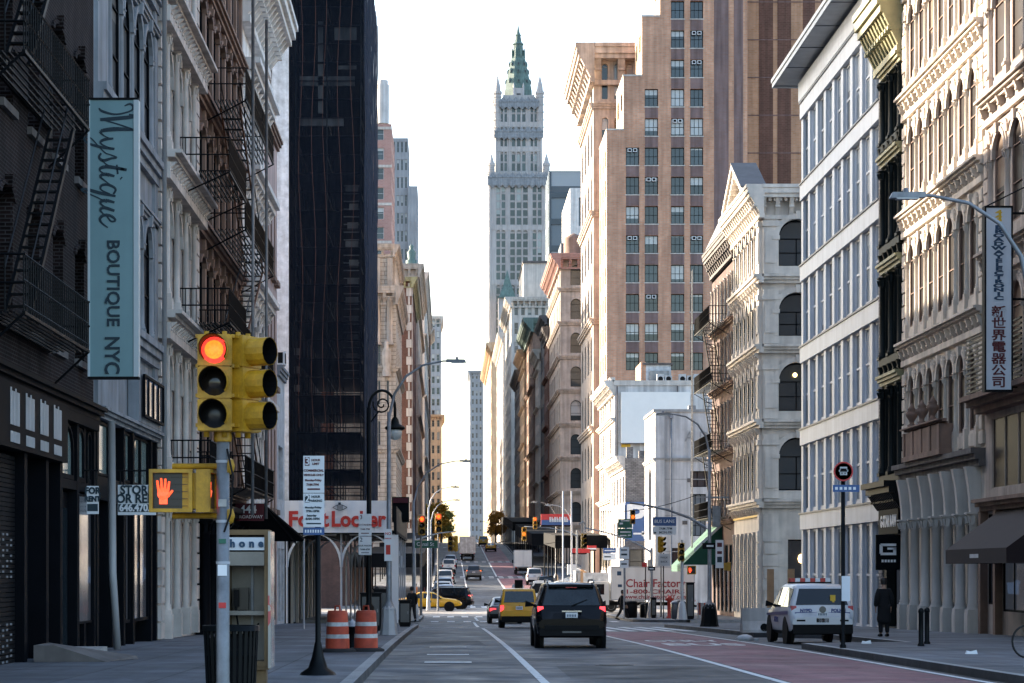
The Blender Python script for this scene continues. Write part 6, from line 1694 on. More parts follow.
    b = MB('plastic_black'); b.box(-W + .08, W - .08, S[0][0] - .06, S[0][0] + .12, .36, .56); b.build('bumper', root)
    p = MB('sign_white'); zp = {'suv': .90, 'van': .98, 'sedan': .72}[shape]; yp = yr - .06 if shape != 'suv' else yr - .045
    p.box(-.16, .16, yp, yp + .02, zp - .08, zp + .08); po = p.build('licence_plate', root)
    q = MB('navy_ink')
    for k in range(6): q.box(-.125 + k * .043, -.10 + k * .043, yp - .004, yp, zp - .035, zp + .03)
    q.build('plate_marks', po)
    if extras: extras(root, S, P, panel, W)
    return root
def ex_black(root, S, P, panel, W):
    for s in (1, -1):
        g = MB('chrome' if False else 'car_grey'); g.path([(s * .62, -1.75, 1.77), (s * .62, -1.6, 1.84), (s * .61, .2, 1.84), (s * .6, .4, 1.76)], .022, 6); g.build('roof_rail', root)
    g = MB('plastic_black'); g.box(-.6, .6, -2.04, -1.86, 1.66, 1.72); g.build('spoiler', root)
    g = MB('chrome'); g.box(-.26, .26, -2.34, -2.30, 1.0, 1.03); g.build('hatch_trim', root)
    g = MB('tail_lit'); g.box(-.15, .15, -2.03, -2.0, 1.63, 1.655, 'tail_red'); g.build('brake_lamp', root)
    g = MB('plastic_black'); g.box(-.72, .72, -2.42, -2.33, .52, .64); g.box(-.25, .25, -2.41, -2.33, .44, .49, 'car_grey'); g.build('bumper_step', root)
    g = MB('plastic_black'); g.tube((0, -2.24, 1.16), (.42, -2.13, 1.32), .012); g.build('wiper', root)
    for x in (-.42, .42):
        g = MB('coat_black'); g.lathe((x, -.3, 1.02), [(.24, 0), (.26, .25), (.2, .42), (.11, .46), (.12, .6), (.08, .68)], 8); g.build('head_rest', root)
car('parked_suv' if False else 'suv', 'black SUV seen from behind with its red tail lights lit, nearest car on the road', 'car', (3.28, 63.3, gz(63.3)), .0, 'suv', 'car_black', None, True, ex_black, glass='car_glass_clear')

def ex_police(root, S, P, panel, W):
    b = MB('plastic_black'); b.box(-.62, .62, -.35, -.05, 1.775, 1.82); b.build('light_bar_base', root)
    for k in range(8):
        l = MB('tail_lit' if False else ('tail_red', 'sign_white', 'tail_red', 'sign_white')[k % 4]); l.box(-.6 + k * .15, -.46 + k * .15, -.34, -.06, 1.82, 1.93); l.build('light_module', root)
    st = MB('blue_stripe')
    st.box(-.80, .80, -2.305, -2.29, .92, .955); st.build('blue_stripe', root)
    for s in (1, -1):
        g = MB('blue_stripe'); 
        g.hexa([(s * .948, -1.9, .88), (s * .948, 1.9, .80), (s * .955, 1.9, .80), (s * .955, -1.9, .88), (s * .948, -1.9, .99), (s * .944, 1.9, .86), (s * .955, 1.9, .86), (s * .955, -1.9, .99)]); g.build('blue_stripe', root)
        text('POLICE', .22, 'blue_stripe', root, (s * .958, .1, .70), (PI / 2, 0, s * PI / 2), bold=.008)
    text('NYPD', .13, 'blue_stripe', root, (-.48, -2.312, 1.0), bold=.006); text('POLICE', .13, 'blue_stripe', root, (.46, -2.312, 1.0), bold=.006)
    g = MB('gold_ink'); g.box(.25, .40, -2.16, -2.13, 1.28, 1.45); g.box(.3, .37, -2.165, -2.13, 1.2, 1.3); g.build('window_sticker', root)
    g = MB('plastic_black'); g.box(-.86, .86, -2.42, -2.28, .34, .60); g.box(-.75, -.5, -2.335, -2.3, .69, .74); g.box(.5, .75, -2.335, -2.3, .69, .74); g.box(-.18, .18, -2.33, -2.3, .66, .78); g.build('lower_trim', root)
    g = MB('car_grey'); g.lathe((0, -2.33, 1.03), [(.10, 0), (.10, .02)], 12, axis='y'); g.build('badge', root)
car('police_car', 'white police SUV with blue stripes and a roof light bar, parked at the right kerb', 'car', (10.75, 68.6, gz(68.6)), .02, 'suv', 'white_police', None, False, ex_police)

def roofsign(root, y, z, lit=False):
    g = MB('sign_white' if not lit else 'lamp_glass'); g.hexa([(-.3, y - .1, z), (.3, y - .1, z), (.3, y + .1, z), (-.3, y + .1, z), (-.24, y - .05, z + .17), (.24, y - .05, z + .17), (.24, y + .05, z + .17), (-.24, y + .05, z + .17)]); g.build('roof_sign', root)
def ex_van(root, S, P, panel, W):
    roofsign(root, -.2, 1.9); g = MB('plastic_black'); g.box(-.16, .22, -.55, -.45, 1.88, 2.28); g.build('roof_advert', root)
    g = MB('plastic_black'); g.box(-.5, .5, -2.345, -2.31, .83, .9); g.build('hatch_trim', root)
    g = MB('plastic_black'); g.box(-.84, .84, -2.43, -2.33, .34, .60); g.build('rear_skirt', root)
    g = MB('plastic_black'); g.box(-.012, .012, -2.345, -2.3, .6, 1.12); g.build('door_seam', root)
car('taxi_van', 'tall yellow taxi van seen from behind in front of the black SUV', 'taxi', (3.32, 109.5, gz(109.5)), 0, 'van', 'yellow_taxi', None, True, ex_van, glass='car_glass_clear')
def ex_taxi(root, S, P, panel, W):
    roofsign(root, -.15, 1.47)
    g = MB('maroon_ink'); g.hexa([(-.32, -.5, 1.49), (.32, -.5, 1.49), (.32, -.42, 1.49), (-.32, -.42, 1.49), (-.3, -.48, 1.85), (.3, -.48, 1.85), (.3, -.44, 1.85), (-.3, -.44, 1.85)]); g.build('roof_advert', root)
    for s in (1, -1):
        g = MB('plastic_black')
        for k in range(3): g.box(min(s * .93, s * .937), max(s * .93, s * .937), -.28 + k * .13, -.19 + k * .13, .66, .82)
        g.build('door_lettering', root)
car('taxi_car', 'yellow taxi saloon crossing the street in side view in the sun', 'taxi', (-1.35, 177, gz(177)), -PI / 2, 'sedan', 'yellow_taxi', None, False, ex_taxi)
car('saloon_car', 'dark saloon car with lit tail lights, half hidden behind the tall taxi van', 'car', (3.15, 129, gz(129)), 0, 'sedan', 'car_grey', None, True)
car('suv', 'dark SUV turning across the street behind the yellow side-view taxi', 'car', (-.35, 186.3, gz(186.3)), PI / 2 * .93, 'suv', 'car_black', None, True, ex_black)
car('suv', 'dark grey car driving away alone up the hill in the middle lane', 'car', (3.1, 279, gz(279)), 0, 'suv', 'car_grey', None, True, None, lampm='orange_lit')
G = 'cars queued along the left side of the uphill street'
q = [('suv', 'car_silver', 'silver SUV queued nearest behind the crossing dark SUV', -.2, 201), ('van', 'white_van', 'white van second in the queue on the left uphill', -.5, 210), ('sedan', 'car_black', 'black saloon in the queue behind the white van', -.5, 219), ('suv', 'car_silver', 'silver SUV in the middle of the left uphill queue', -.35, 229), ('sedan', 'car_grey', 'grey saloon in the left uphill queue before the pale van', -.4, 240),
     ('van', 'white_van', 'pale van far up the left queue', -.3, 254), ('suv', 'car_black', 'black SUV far up the left queue', -.2, 269), ('van', 'white_van', 'white van highest but one in the left queue', .1, 300), ('suv', 'car_silver', 'silver car at the top of the left queue', .3, 322)]
for sh, pt, lb, x, y in q: car({'suv': 'suv', 'van': 'van', 'sedan': 'saloon_car'}[sh], lb, 'car', (x, y, gz(y)), 0, sh, pt, G, False, None, False)
G = 'cars parked along the right kerb uphill'
q = [('sedan', 'car_black', 'black saloon parked uphill on the right, nearest the cross street', 9.9, 203), ('suv', 'car_grey', 'grey SUV parked uphill on the right behind the black saloon', 9.9, 212), ('sedan', 'car_silver', 'silver saloon parked uphill on the right', 9.9, 222), ('suv', 'car_black', 'black SUV parked uphill on the right before the white van', 9.9, 234),
     ('van', 'white_van', 'white van parked uphill on the right kerb', 9.8, 262), ('sedan', 'yellow_taxi', 'yellow taxi standing far uphill on the right', 7.4, 398), ('van', 'yellow_taxi', 'yellow taxi van far uphill near the crest', 6.6, 432)]
for sh, pt, lb, x, y in q: car({'suv': 'suv', 'van': 'van', 'sedan': 'saloon_car'}[sh], lb, 'taxi' if 'taxi' in lb else 'car', (x, y, gz(y)), 0, sh, pt, G, False, None, False)

# ---- lorries
def truck(name, label, loc, rz, boxl, boxh, boxw, paint, cab=True, letters=None, bed=None):
    """box lorry, pointing along +y, cab in front"""
    R = empty(name, loc, rz, label, 'truck'); hw = boxw / 2; yb = -boxl / 2
    fr = MB('plastic_black'); fr.box(-.45, .45, yb, boxl / 2 + 2.0, .55, .8); fr.box(-hw + .05, hw - .05, yb - .15, yb + .02, .45, .6); fr.build('chassis', R)
    if bed is None:
        b = MB(paint); b.box(-hw, hw, yb, boxl / 2, .95, .95 + boxh); bo = b.build('cargo_box', R)
        e = MB('steel_pale')
        for s in (-1, 1):
            for z in (.95, .95 + boxh - .08): e.box(min(s * hw, s * (hw + .02)), max(s * hw, s * (hw + .02)), yb, boxl / 2, z, z + .08)
            for y in (yb, boxl / 2 - .06): e.box(min(s * hw, s * (hw + .022)), max(s * hw, s * (hw + .022)), y, y + .06, .95, .95 + boxh)
        for z in (.95, .95 + boxh - .1): e.box(-hw, hw, yb - .02, yb, z, z + .1)
        e.box(-.02, .02, yb - .022, yb, 1.05, .85 + boxh)
        e.build('edge_trim', bo)
        for s in (-1, 1):
            l = MB('tail_red'); l.box(s * hw * .85 - .08, s * hw * .85 + .08, yb - .06, yb - .02, .85, .97); l.build('taillight', R)
    else: bed(R, hw, yb, boxl / 2)
    c = MB(paint); y0 = boxl / 2 + .12; P = [(y0, .6), (y0 + 1.75, .6), (y0 + 1.8, 1.25), (y0 + 1.35, 2.25), (y0 + 1.1, 2.32), (y0, 2.32)]
    for s in (-1, 1): c.poly([(s * .98, y, z) for y, z in P])
    for (ya, za), (yc, zc) in zip(P, P[1:] + P[:1]): c.poly([(-.98, ya, za), (.98, ya, za), (.98, yc, zc), (-.98, yc, zc)])
    c.build('cab', R)
    for s in (-1, 1):
        w = MB('car_glass'); w.poly([(s * .99, y0 + .35, 1.35), (s * .99, y0 + 1.6, 1.35), (s * .99, y0 + 1.28, 2.12), (s * .99, y0 + .35, 2.12)]); w.build('side_window', R)
        m = MB('plastic_black'); m.box(min(s * 1.0, s * 1.25), max(s * 1.0, s * 1.25), y0 + 1.4, y0 + 1.5, 1.5, 1.9); m.build('mirror', R)
    w = MB('car_glass'); w.poly([(-.88, y0 + 1.79, 1.36), (.88, y0 + 1.79, 1.36), (.88, y0 + 1.41, 2.2), (-.88, y0 + 1.41, 2.2)]); w.build('windscreen', R)
    for y in (yb + .9, y0 + 1.0):
        for s in (-1, 1):
            t = MB('tyre_rubber'); t.lathe((s * .85, y, .45), [(.28, -.14 * s), (.44, -.13 * s), (.45, .1 * s), (.42, .14 * s), (.28, .14 * s)], 16, axis='x'); o = t.build('wheel', R)
            g = MB('rim_metal'); g.lathe((s * .85, y, .45), [(.28, .05 * s), (.28, .142 * s), (.1, .12 * s)], 10, axis='x', smooth=False); g.build('rim', o)
    if letters: letters(R, hw)
    return R
def chair_letters(R, hw):
    # reading along the side that faces the viewer (lorry points to -x, so the viewer sees its left side)
    rot = (PI / 2, 0, -PI / 2)
    x = -hw - .025
    fit(text('Chair Factory', .95, 'lorry_red', R, (x, -.2, 2.1), rot, bold=.012), 4.3, .78); fit(text('1-800-CHAIRS', .48, 'lorry_red', R, (x, -.2, 1.58), rot, bold=.008), 4.2, .32); fit(text('www.chairfactoryNY.com', .5, 'lorry_red', R, (x, -.2, 1.16), rot, bold=.008), 4.6, .42)
    g = MB('navy_ink'); g.box(x - .004, x, 2.3, 2.6, 2.75, 3.05); g.box(x - .004, x, 2.25, 2.55, 1.9, 2.1); g.build('side_mark', R)
# heading -x: rz = +90deg turns +y to -x; the viewer (towards -y) then sees its local -x ... side
truck('box_truck', 'white box lorry with red chair-shop lettering on its side, stopped in the cross street', (14.9, 168.5, gz(168)), PI / 2, 6.1, 2.45, 2.4, 'white_van', letters=None)
chair_lorry = [o for o in COL.objects if o.name.startswith('box_truck')][0]
# which local side faces the viewer: heading -x means local +x points to +y (away), local -x points at the viewer
chair_letters(chair_lorry, 1.2)
def bed_cargo(R, hw, y0, y1):
    g = MB('white_van'); g.box(-hw, hw, y0, y1, .9, 1.1); g.box(-hw, hw, y1 - .1, y1, 1.1, 3.1); g.box(-hw, -hw + .06, y0, y1, 1.1, 2.3); g.box(hw - .06, hw, y0, y1, 1.1, 2.3); g.box(-hw, hw, y0, y0 + .06, 1.1, 2.9); g.build('flat_bed', R)
    p = MB('plywood')
    for k in range(7):
        x = -hw + .3 + k * (2 * hw - .6) / 6; p.hexa([(x - .1, y0 + .3, 1.1), (x + .1, y0 + .3, 1.1), (x + .1, y0 + .5, 1.1), (x - .1, y0 + .5, 1.1), (x - .1, y1 - .6, 3.2), (x + .1, y1 - .6, 3.2), (x + .1, y1 - .4, 3.2), (x - .1, y1 - .4, 3.2)])
    p.box(-hw - .03, -hw + .02, y0 + .8, y0 + 1.05, 1., 3.1); p.box(-hw - .03, -hw + .02, y1 - .6, y1 - .4, 1., 3.1); p.build('timber_load', R)
    c = MB('stucco_white'); c.box(-hw + .1, hw - .1, y0 + .6, y1 - .2, 1.15, 2.95); c.build('covered_load', R)
truck('flatbed_truck', 'sunlit white flatbed lorry loaded with sheeted boards and timber, left of the lettered lorry', (11.3, 173, gz(173)), PI / 2, 3.6, 2.2, 2.3, 'white_van', bed=bed_cargo)
def bed_crane(R, hw, y0, y1):
    g = MB('white_van'); g.box(-hw, hw, y0, y1, .9, 1.3); g.box(-hw, -hw + .5, y0, y1, 1.3, 1.75); g.box(hw - .5, hw, y0, y1, 1.3, 1.75); g.build('utility_body', R)
    c = MB('white_van'); c.lathe((0, y1 - .7, 1.3), [(.35, 0), (.35, .9), (.28, 1.)], 10); c.path([(0, y1 - .7, 2.2), (0, y0 + .6, 3.0)], .16, 8); c.path([(0, y0 + .6, 3.), (0, y1 - 1.2, 3.4)], .12, 8); c.build('boom', R)
    b = MB('white_van'); b.box(-.45, .45, y1 - 1.9, y1 - 1.2, 2.8, 3.6); b.build('bucket', R)
truck('utility_truck', 'white utility lorry with a folded boom, left of the flatbed lorry beyond the taxi van', (9.8, 181, gz(181)), PI / 2, 3.2, 2., 2.2, 'white_van', bed=bed_crane)
truck('box_truck', 'grey box lorry seen from behind near the top of the hill', (3.0, 356, gz(356)), 0, 5.5, 2.6, 2.4, 'stucco_white')
truck('box_truck', 'small white box lorry parked uphill by the right kerb below the dark shed', (9.6, 296, gz(296)), 0, 4.2, 2.2, 2.2, 'white_van')

# ================================================================ street furniture
SP = .15
def pz(y): return gz(y) + SP
def lens(parent, x, z, y, m, r=.15):
    g = MB(m); g.lathe((x, y, z), [(r, .0), (r * .8, -.03), (r * .4, -.045), (.01, -.05)], 16, axis='y'); return g
def signal_head(root, loc, rz, lit='r', s=1., full=False):
    """three-lens head facing local -y, child of root"""
    h = MB('yellow_signal')
    for k in range(3):
        z = (1 - k) * .36 * s
        h.box(-.19 * s, .19 * s, -.10 * s, .12 * s, z - .172 * s, z + .172 * s); h.box(-.17 * s, .17 * s, -.08 * s, .1 * s, z - .18 * s, z + .18 * s)
    for x in (-.1, .1): h.tube((x * s, .02, .54 * s), (x * s, .02, .58 * s), .03 * s); h.tube((x * s, .02, -.54 * s), (x * s, .02, -.60 * s), .035 * s)
    for x in (-.2, .2):
        for k in range(4): h.box(x * s - .015, x * s + .015, -.06 * s, .02 * s, (.5 - k * .33) * s, (.54 - k * .33) * s)
    o = h.build('signal_head', root, loc); o.rotation_euler = (0, 0, rz)
    for k in range(3):
        z = (1 - k) * .36 * s
        v = MB('yellow_signal', 'plastic_black'); N = 14; a0, a1 = (-PI * .22, PI * 1.22) if not full else (-PI * .5, PI * 1.5); r = .158 * s
        for i in range(N):
            ta, tb = a0 + (a1 - a0) * i / N, a0 + (a1 - a0) * (i + 1) / N
            def dl(t): return ((.13 + .19 * max(0, math.sin(t) * .5 + .5)) if not full else .24) * s
            A = [(r * math.cos(ta), -.10 * s, z + r * math.sin(ta)), (r * math.cos(tb), -.10 * s, z + r * math.sin(tb)), (r * math.cos(tb), -.10 * s - dl(tb), z + r * math.sin(tb)), (r * math.cos(ta), -.10 * s - dl(ta), z + r * math.sin(ta))]
            v.poly(A, 'yellow_signal', True)
            ri = r - .012 * s
            v.poly([(ri * math.cos(ta), A[0][1], z + ri * math.sin(ta)), (ri * math.cos(tb), A[1][1], z + ri * math.sin(tb)), (ri * math.cos(tb), A[2][1], z + ri * math.sin(tb)), (ri * math.cos(ta), A[3][1], z + ri * math.sin(ta))], 'plastic_black', True)
        v.build('visor', o)
        on = {'r': 0, 'y': 1, 'g': 2}.get(lit, 9) == k
        l = lens(o, 0, z, -.102 * s, ('red_lit' if lit == 'r' else 'orange_lit') if on else ('lens_dark' if k < 2 else 'lens_black'), .15 * s)
        if on and lit == 'r': l.lathe((0, -.155 * s, z), [(.105 * s, 0), (.09 * s, -.008 * s), (.01, -.012 * s)], 16, 'red_lit_core', axis='y')
        l.build('lens', o)
    return o
def ped_head(root, loc, rz, hand=True, s=1.):
    h = MB('yellow_signal'); h.box(-.22 * s, .22 * s, -.02 * s, .2 * s, -.2 * s, .2 * s)
    for a in ((-.24, -.2, -.24, .24), (.2, .24, -.24, .24), (-.2, .2, .2, .24), (-.2, .2, -.24, -.2)): h.box(a[0] * s, a[1] * s, -.14 * s, .02 * s, a[2] * s, a[3] * s)
    o = h.build('walk_signal', root, loc); o.rotation_euler = (0, 0, rz)
    f = MB('lens_black'); f.box(-.198 * s, .198 * s, -.06 * s, -.03 * s, -.198 * s, .198 * s)
    for k in range(5): f.box(-.19 * s, .19 * s, -.075 * s, -.06 * s, (-.17 + k * .08) * s, (-.165 + k * .08) * s)
    f.build('screen', o)
    if hand:
        g = MB('hand_lit'); x0 = -.085 * s; y = -.082 * s
        g.lathe((x0, y, -.035 * s), [(.068 * s, 0), (.068 * s, .012 * s)], 12, axis='y')
        for (a, l, t) in ((-.05, .125, .15), (-.017, .15, .05), (.017, .145, -.04), (.05, .115, -.14)):
            g.path([(x0 + a * s, y + .006 * s, -.01 * s), (x0 + (a - math.sin(t) * l) * s, y + .006 * s, (-.01 + l) * s)], [.0165 * s, .013 * s], 6)
        g.path([(x0 + .05 * s, y + .006 * s, -.06 * s), (x0 + .105 * s, y + .006 * s, .005 * s)], [.019 * s, .013 * s], 6)
        g.box(x0 - .045 * s, x0 + .045 * s, y, y + .012 * s, -.15 * s, -.06 * s); g.build('hand_symbol', o)
    return o
# near traffic signal
Y = 25.; X = xat(223, Y); zb = pz(Y)
S = empty('traffic_signal', (X, Y, zb), 0, 'big yellow traffic signal glowing red on its grey pole, nearest the viewer', 'traffic light')
g = MB('steel_galv'); hp = zat(440, Y) - zb
g.lathe((0, 0, 0), [(.17, 0), (.17, .05), (.14, .1), (.12, .28), (.085, .36), (.072, .4), (.07, hp)], 16); g.build('pole', S)
g = MB('yellow_signal'); g.lathe((0, 0, hp - .02), [(.09, 0), (.1, .04), (.085, .2), (.05, .24)], 12); g.tube((-.22, -.02, hp + .16), (.34, .05, hp + .16), .05, n=8); g.build('mounting_bracket', S)
for z_, w_, h_, m_ in ((1.55, .05, .12, 'sign_white'), (1.9, .04, .05, 'sign_green'), (2.3, .045, .08, 'barrel_white'), (1.2, .04, .06, 'sign_red')):
    g = MB(m_); g.box(-w_, w_, -.076, -.071, z_, z_ + h_); g.build('sticker', S)
g = MB('plastic_black'); g.path([(.05, -.05, hp - .1), (.12, -.12, hp - .4), (.09, -.07, hp - .8), (.02, -.075, hp - 1.0)], .012, 5); g.build('cable', S)
for z_ in (hp - .25, hp - .9, hp - 1.35): g = MB('steel_pale'); g.lathe((0, 0, z_), [(.076, 0), (.078, .03), (.072, .03)], 14); g.build('pole_band', S)
zc = zat(384, Y) - zb
signal_head(S, (xat(216.5, Y) - X, -.12, zc), 0.0, 'r', .97)
signal_head(S, (xat(238.5, Y) - X + .06, .07, zc), PI / 2 - .5, None, .97, True)
zp = zat(491, Y) - zb
for z in (zp + .27, zp - .27):
    g = MB('yellow_signal'); g.tube((0, 0, z), (xat(172, Y) - X, .05, z), .032, n=8); g.tube((0, 0, z), (.06, .06, z), .1, n=8); g.build('arm', S)
ped_head(S, (xat(171.5, Y) - X, .0, zp), 0.04, True, .97)
ped_head(S, (xat(203, Y) - X, .12, zp), PI / 2 - .2, True, .97)

# phone kiosk
Y = 27.2; x0, x1 = xat(226, Y), xat(270, Y); X = (x0 + x1) / 2; zb = pz(Y); S = empty('phone_kiosk', (X, Y, zb), 0, 'battered metal public phone kiosk lettered phone behind the big signal pole', 'phone booth')
hw = (x1 - x0) / 2; H = zat(530, Y) - zb
def q(nm, m, *bx):
    g = MB(m)
    for b in bx: g.box(*b)
    return g.build(nm, S)
q('frame', 'phone_frame', (-hw, -hw + .05, -.22, .25, .5, H), (hw - .05, hw, -.22, .25, .5, H), (-hw + .05, hw - .05, -.22, .25, H - .06, H), (-hw + .05, hw - .05, -.22, .25, .5, .56))
q('back_panel', 'phone_panel', (-hw + .05, hw - .05, .2, .24, .56, H - .06))
q('seam', 'steel_galv', (.02, .05, .17, .2, .56, H - .4))
hd = q('header', 'lightbox_white', (-hw + .05, hw - .05, -.24, .1, H - .24, H - .09)); q('header_lip', 'phone_panel', (-hw + .05, hw - .05, -.25, .12, H - .42, H - .26))
text('phone', .125, 'navy_ink', S, (-.05, -.25, H - .165), bold=.006, track=1.75)
q('shelf', 'phone_panel', (-hw + .05, hw - .05, -.1, .2, 1.10, 1.15)); q('phone_box', 'lens_black', (-.18, .0, .05, .2, 1.16, 1.42)); q('handset', 'plastic_black', (-.17, -.11, -.02, .05, 1.2, 1.4))
g = MB('plastic_black'); g.path([(-.15, 0, 1.2), (-.1, -.05, .9), (.05, -.03, .78), (.12, .05, 1.0)], .012, 5); g.build('cord', S)
q('side_panel', 'graffiti', (hw, hw + .03, -.3, .3, .48, H - .02))
q('side_panel', 'phone_panel', (-hw - .03, -hw, -.3, .3, .48, H - .02))
q('pedestal', 'phone_frame', (hw - .22, hw - .04, -.1, .15, 0, .5), (-hw + .04, -hw + .2, -.1, .15, 0, .5), (-hw, hw, -.2, .2, .46, .5))
# litter basket
Y = 25.6; X = xat(231, Y); zb = pz(Y); S = empty('litter_basket', (X, Y, zb), 0, 'black slatted steel litter basket at the foot of the big signal pole', 'litter bin'); H = zat(628, Y) - zb
g = MB('pole_black')
for k in range(28):
    t = 2 * PI * k / 28; c, s_ = math.cos(t), math.sin(t); g.hexa([(.25 * c - .018 * s_, .25 * s_ + .018 * c, 0), (.25 * c + .018 * s_, .25 * s_ - .018 * c, 0), (.262 * c + .018 * s_, .262 * s_ - .018 * c, 0), (.262 * c - .018 * s_, .262 * s_ + .018 * c, 0), (.295 * c - .02 * s_, .295 * s_ + .02 * c, H), (.295 * c + .02 * s_, .295 * s_ - .02 * c, H), (.307 * c + .02 * s_, .307 * s_ - .02 * c, H), (.307 * c - .02 * s_, .307 * s_ + .02 * c, H)])
g.build('slats', S)
for z, r in ((.04, .27), (H * .72, .29), (H, .32)):
    g = MB('pole_black'); g.lathe((0, 0, z), [(r, -.03), (r, .03), (r - .03, .03), (r - .03, -.03)], 24); g.build('hoop', S)
g = MB('coat_black'); g.lathe((0, 0, .03), [(.22, 0), (.26, H * .85), (.1, H * .9)], 14); g.build('bin_liner', S)

def sign_pole(name, label, px, Y, ztop, r=.035, m='pole_black', base=True, X=None):
    X = xat(px, Y) if X is None else X; S = empty(name, (X, Y, pz(Y)), 0, label, 'sign')
    g = MB(m); 
    if base: g.lathe((0, 0, 0), [(.3, 0), (.28, .04), (.16, .12), (.1, .3), (.06, .5), (r, .55), (r, ztop - pz(Y))], 12)
    else: g.lathe((0, 0, 0), [(r * 1.6, 0), (r * 1.6, .08), (r, .1), (r, ztop - pz(Y))], 8)
    g.build('pole', S); return S
def plate(S, x0, x1, y, z0, z1, m='sign_white', name='sign_plate', lines=(), bars=()):
    """flat plate in world coordinates, facing us"""
    L = wloc(S); g = MB(m); g.box(x0 - L.x, x1 - L.x, y - L.y, y - L.y + .015, z0 - L.z, z1 - L.z); o = g.build(name, S)
    for s, f, sz, c, u in lines:
        text(s, sz, c, o, Vector((x0 + (x1 - x0) * u, y - .005, z0 + (z1 - z0) * f)) - L, bold=.002, ext=.003)
    if bars:
        b = MB('sign_ink')
        for (u0, u1, f0, f1, c) in bars: b.box(x0 + (x1 - x0) * u0 - L.x, x0 + (x1 - x0) * u1 - L.x, y - .006 - L.y, y - L.y, z0 + (z1 - z0) * f0 - L.z, z0 + (z1 - z0) * f1 - L.z, c)
        b.build('lettering', o)
    return o
# parking regulation post
Y = 37.7; S = sign_pole('parking_sign', 'black post with two stacked white parking signs, by the left kerb', 318, Y, zat(455, Y), .045)
xa, xb = xat(303.5, Y), xat(324.5, Y)
plate(S, xa, xb, Y - .08, zat(493, Y), zat(456, Y), lines=(('3', .84, .17, 'sign_white', .2), ('HOUR', .88, .05, 'maroon_ink', .6), ('LIMIT', .78, .05, 'maroon_ink', .6), ('COMMERCIAL', .60, .052, 'maroon_ink', .5), ('VEHICLES ONLY', .48, .045, 'maroon_ink', .5), ('Monday-Friday', .34, .045, 'maroon_ink', .48), ('7AM-7PM', .22, .05, 'maroon_ink', .45)), bars=((.08, .30, .73, .96, 'maroon_ink'), (.2, .8, .08, .12, 'maroon_ink')))
plate(S, xa, xb, Y - .08, zat(527, Y), zat(493.6, Y), lines=(('2', .84, .17, 'sign_white', .2), ('HOUR', .90, .05, 'sign_ink', .6), ('PARKING', .78, .05, 'sign_ink', .6), ('Monday-Friday', .58, .045, 'sign_ink', .48), ('7PM-10PM', .47, .05, 'sign_ink', .45), ('Saturday', .34, .045, 'sign_ink', .4), ('8AM-10PM', .24, .05, 'sign_ink', .45)), bars=((.08, .30, .73, .96, 'sign_ink'), (.15, .85, .08, .12, 'sign_ink')))
plate(S, xa, xb, Y - .08, zat(535, Y), zat(527.6, Y), 'sign_blue', 'meter_plate', bars=tuple((.08 + .12 * k, .15 + .12 * k, .3, .7, 'sign_white') for k in range(7)))

# construction barrels
def barrel(px, py, Y, label):
    S = empty('traffic_barrel', (xat(px, Y), Y, pz(Y)), RD.uniform(0, 3), label, 'traffic barrel', 'orange and white barrels on the left pavement')
    H = .93
    prof = [(.27, .06, 'barrel_orange'), (.268, .31, 'barrel_orange'), (.262, .315, 'barrel_white'), (.26, .40, 'barrel_white'), (.252, .405, 'barrel_orange'), (.25, .58, 'barrel_orange'), (.244, .585, 'barrel_white'), (.242, .67, 'barrel_white'), (.235, .675, 'barrel_orange'), (.23, H - .06, 'barrel_orange'), (.21, H, 'barrel_orange')]
    g = MB('barrel_orange')
    for a, b in zip(prof, prof[1:]): g.lathe((0, 0, 0), [(a[0], a[1]), (b[0], b[1])], 20, b[2])
    g.build('drum', S); k = MB('tyre_rubber'); k.lathe((0, 0, 0), [(.42, 0), (.42, .05), (.33, .09), (.31, .07)], 20); k.build('rubber_base', S)
    h = MB('barrel_orange'); h.path([(-.1, 0, H - .02), (-.08, 0, H + .1), (.08, 0, H + .1), (.1, 0, H - .02)], .025, 6); h.build('handle', S)
barrel(337.5, 652, 51.5, 'orange and white traffic barrel nearer the parking sign post'); barrel(366, 652, 52., 'orange and white traffic barrel nearer the kerb')
Y = 52.6; S = empty('fire_hydrant', (xat(352, Y), Y, pz(Y)), 0, 'short dark fire hydrant with a silver cap between the two barrels', 'hydrant')
g = MB('pole_black'); g.lathe((0, 0, 0), [(.17, 0), (.17, .06), (.11, .1), (.11, .5), (.13, .52), (.13, .56)], 12); g.build('body', S)
g = MB('steel_pale'); g.lathe((0, 0, .56), [(.12, 0), (.11, .06), (.07, .12), (.03, .14), (.03, .17)], 12); g.build('cap', S)
for s in (-1, 1): g = MB('pole_black'); g.lathe((0, 0, .4), [(.06, s * .08), (.06, s * .15), (.045, s * .18)], 8, axis='x'); g.build('outlet', S)

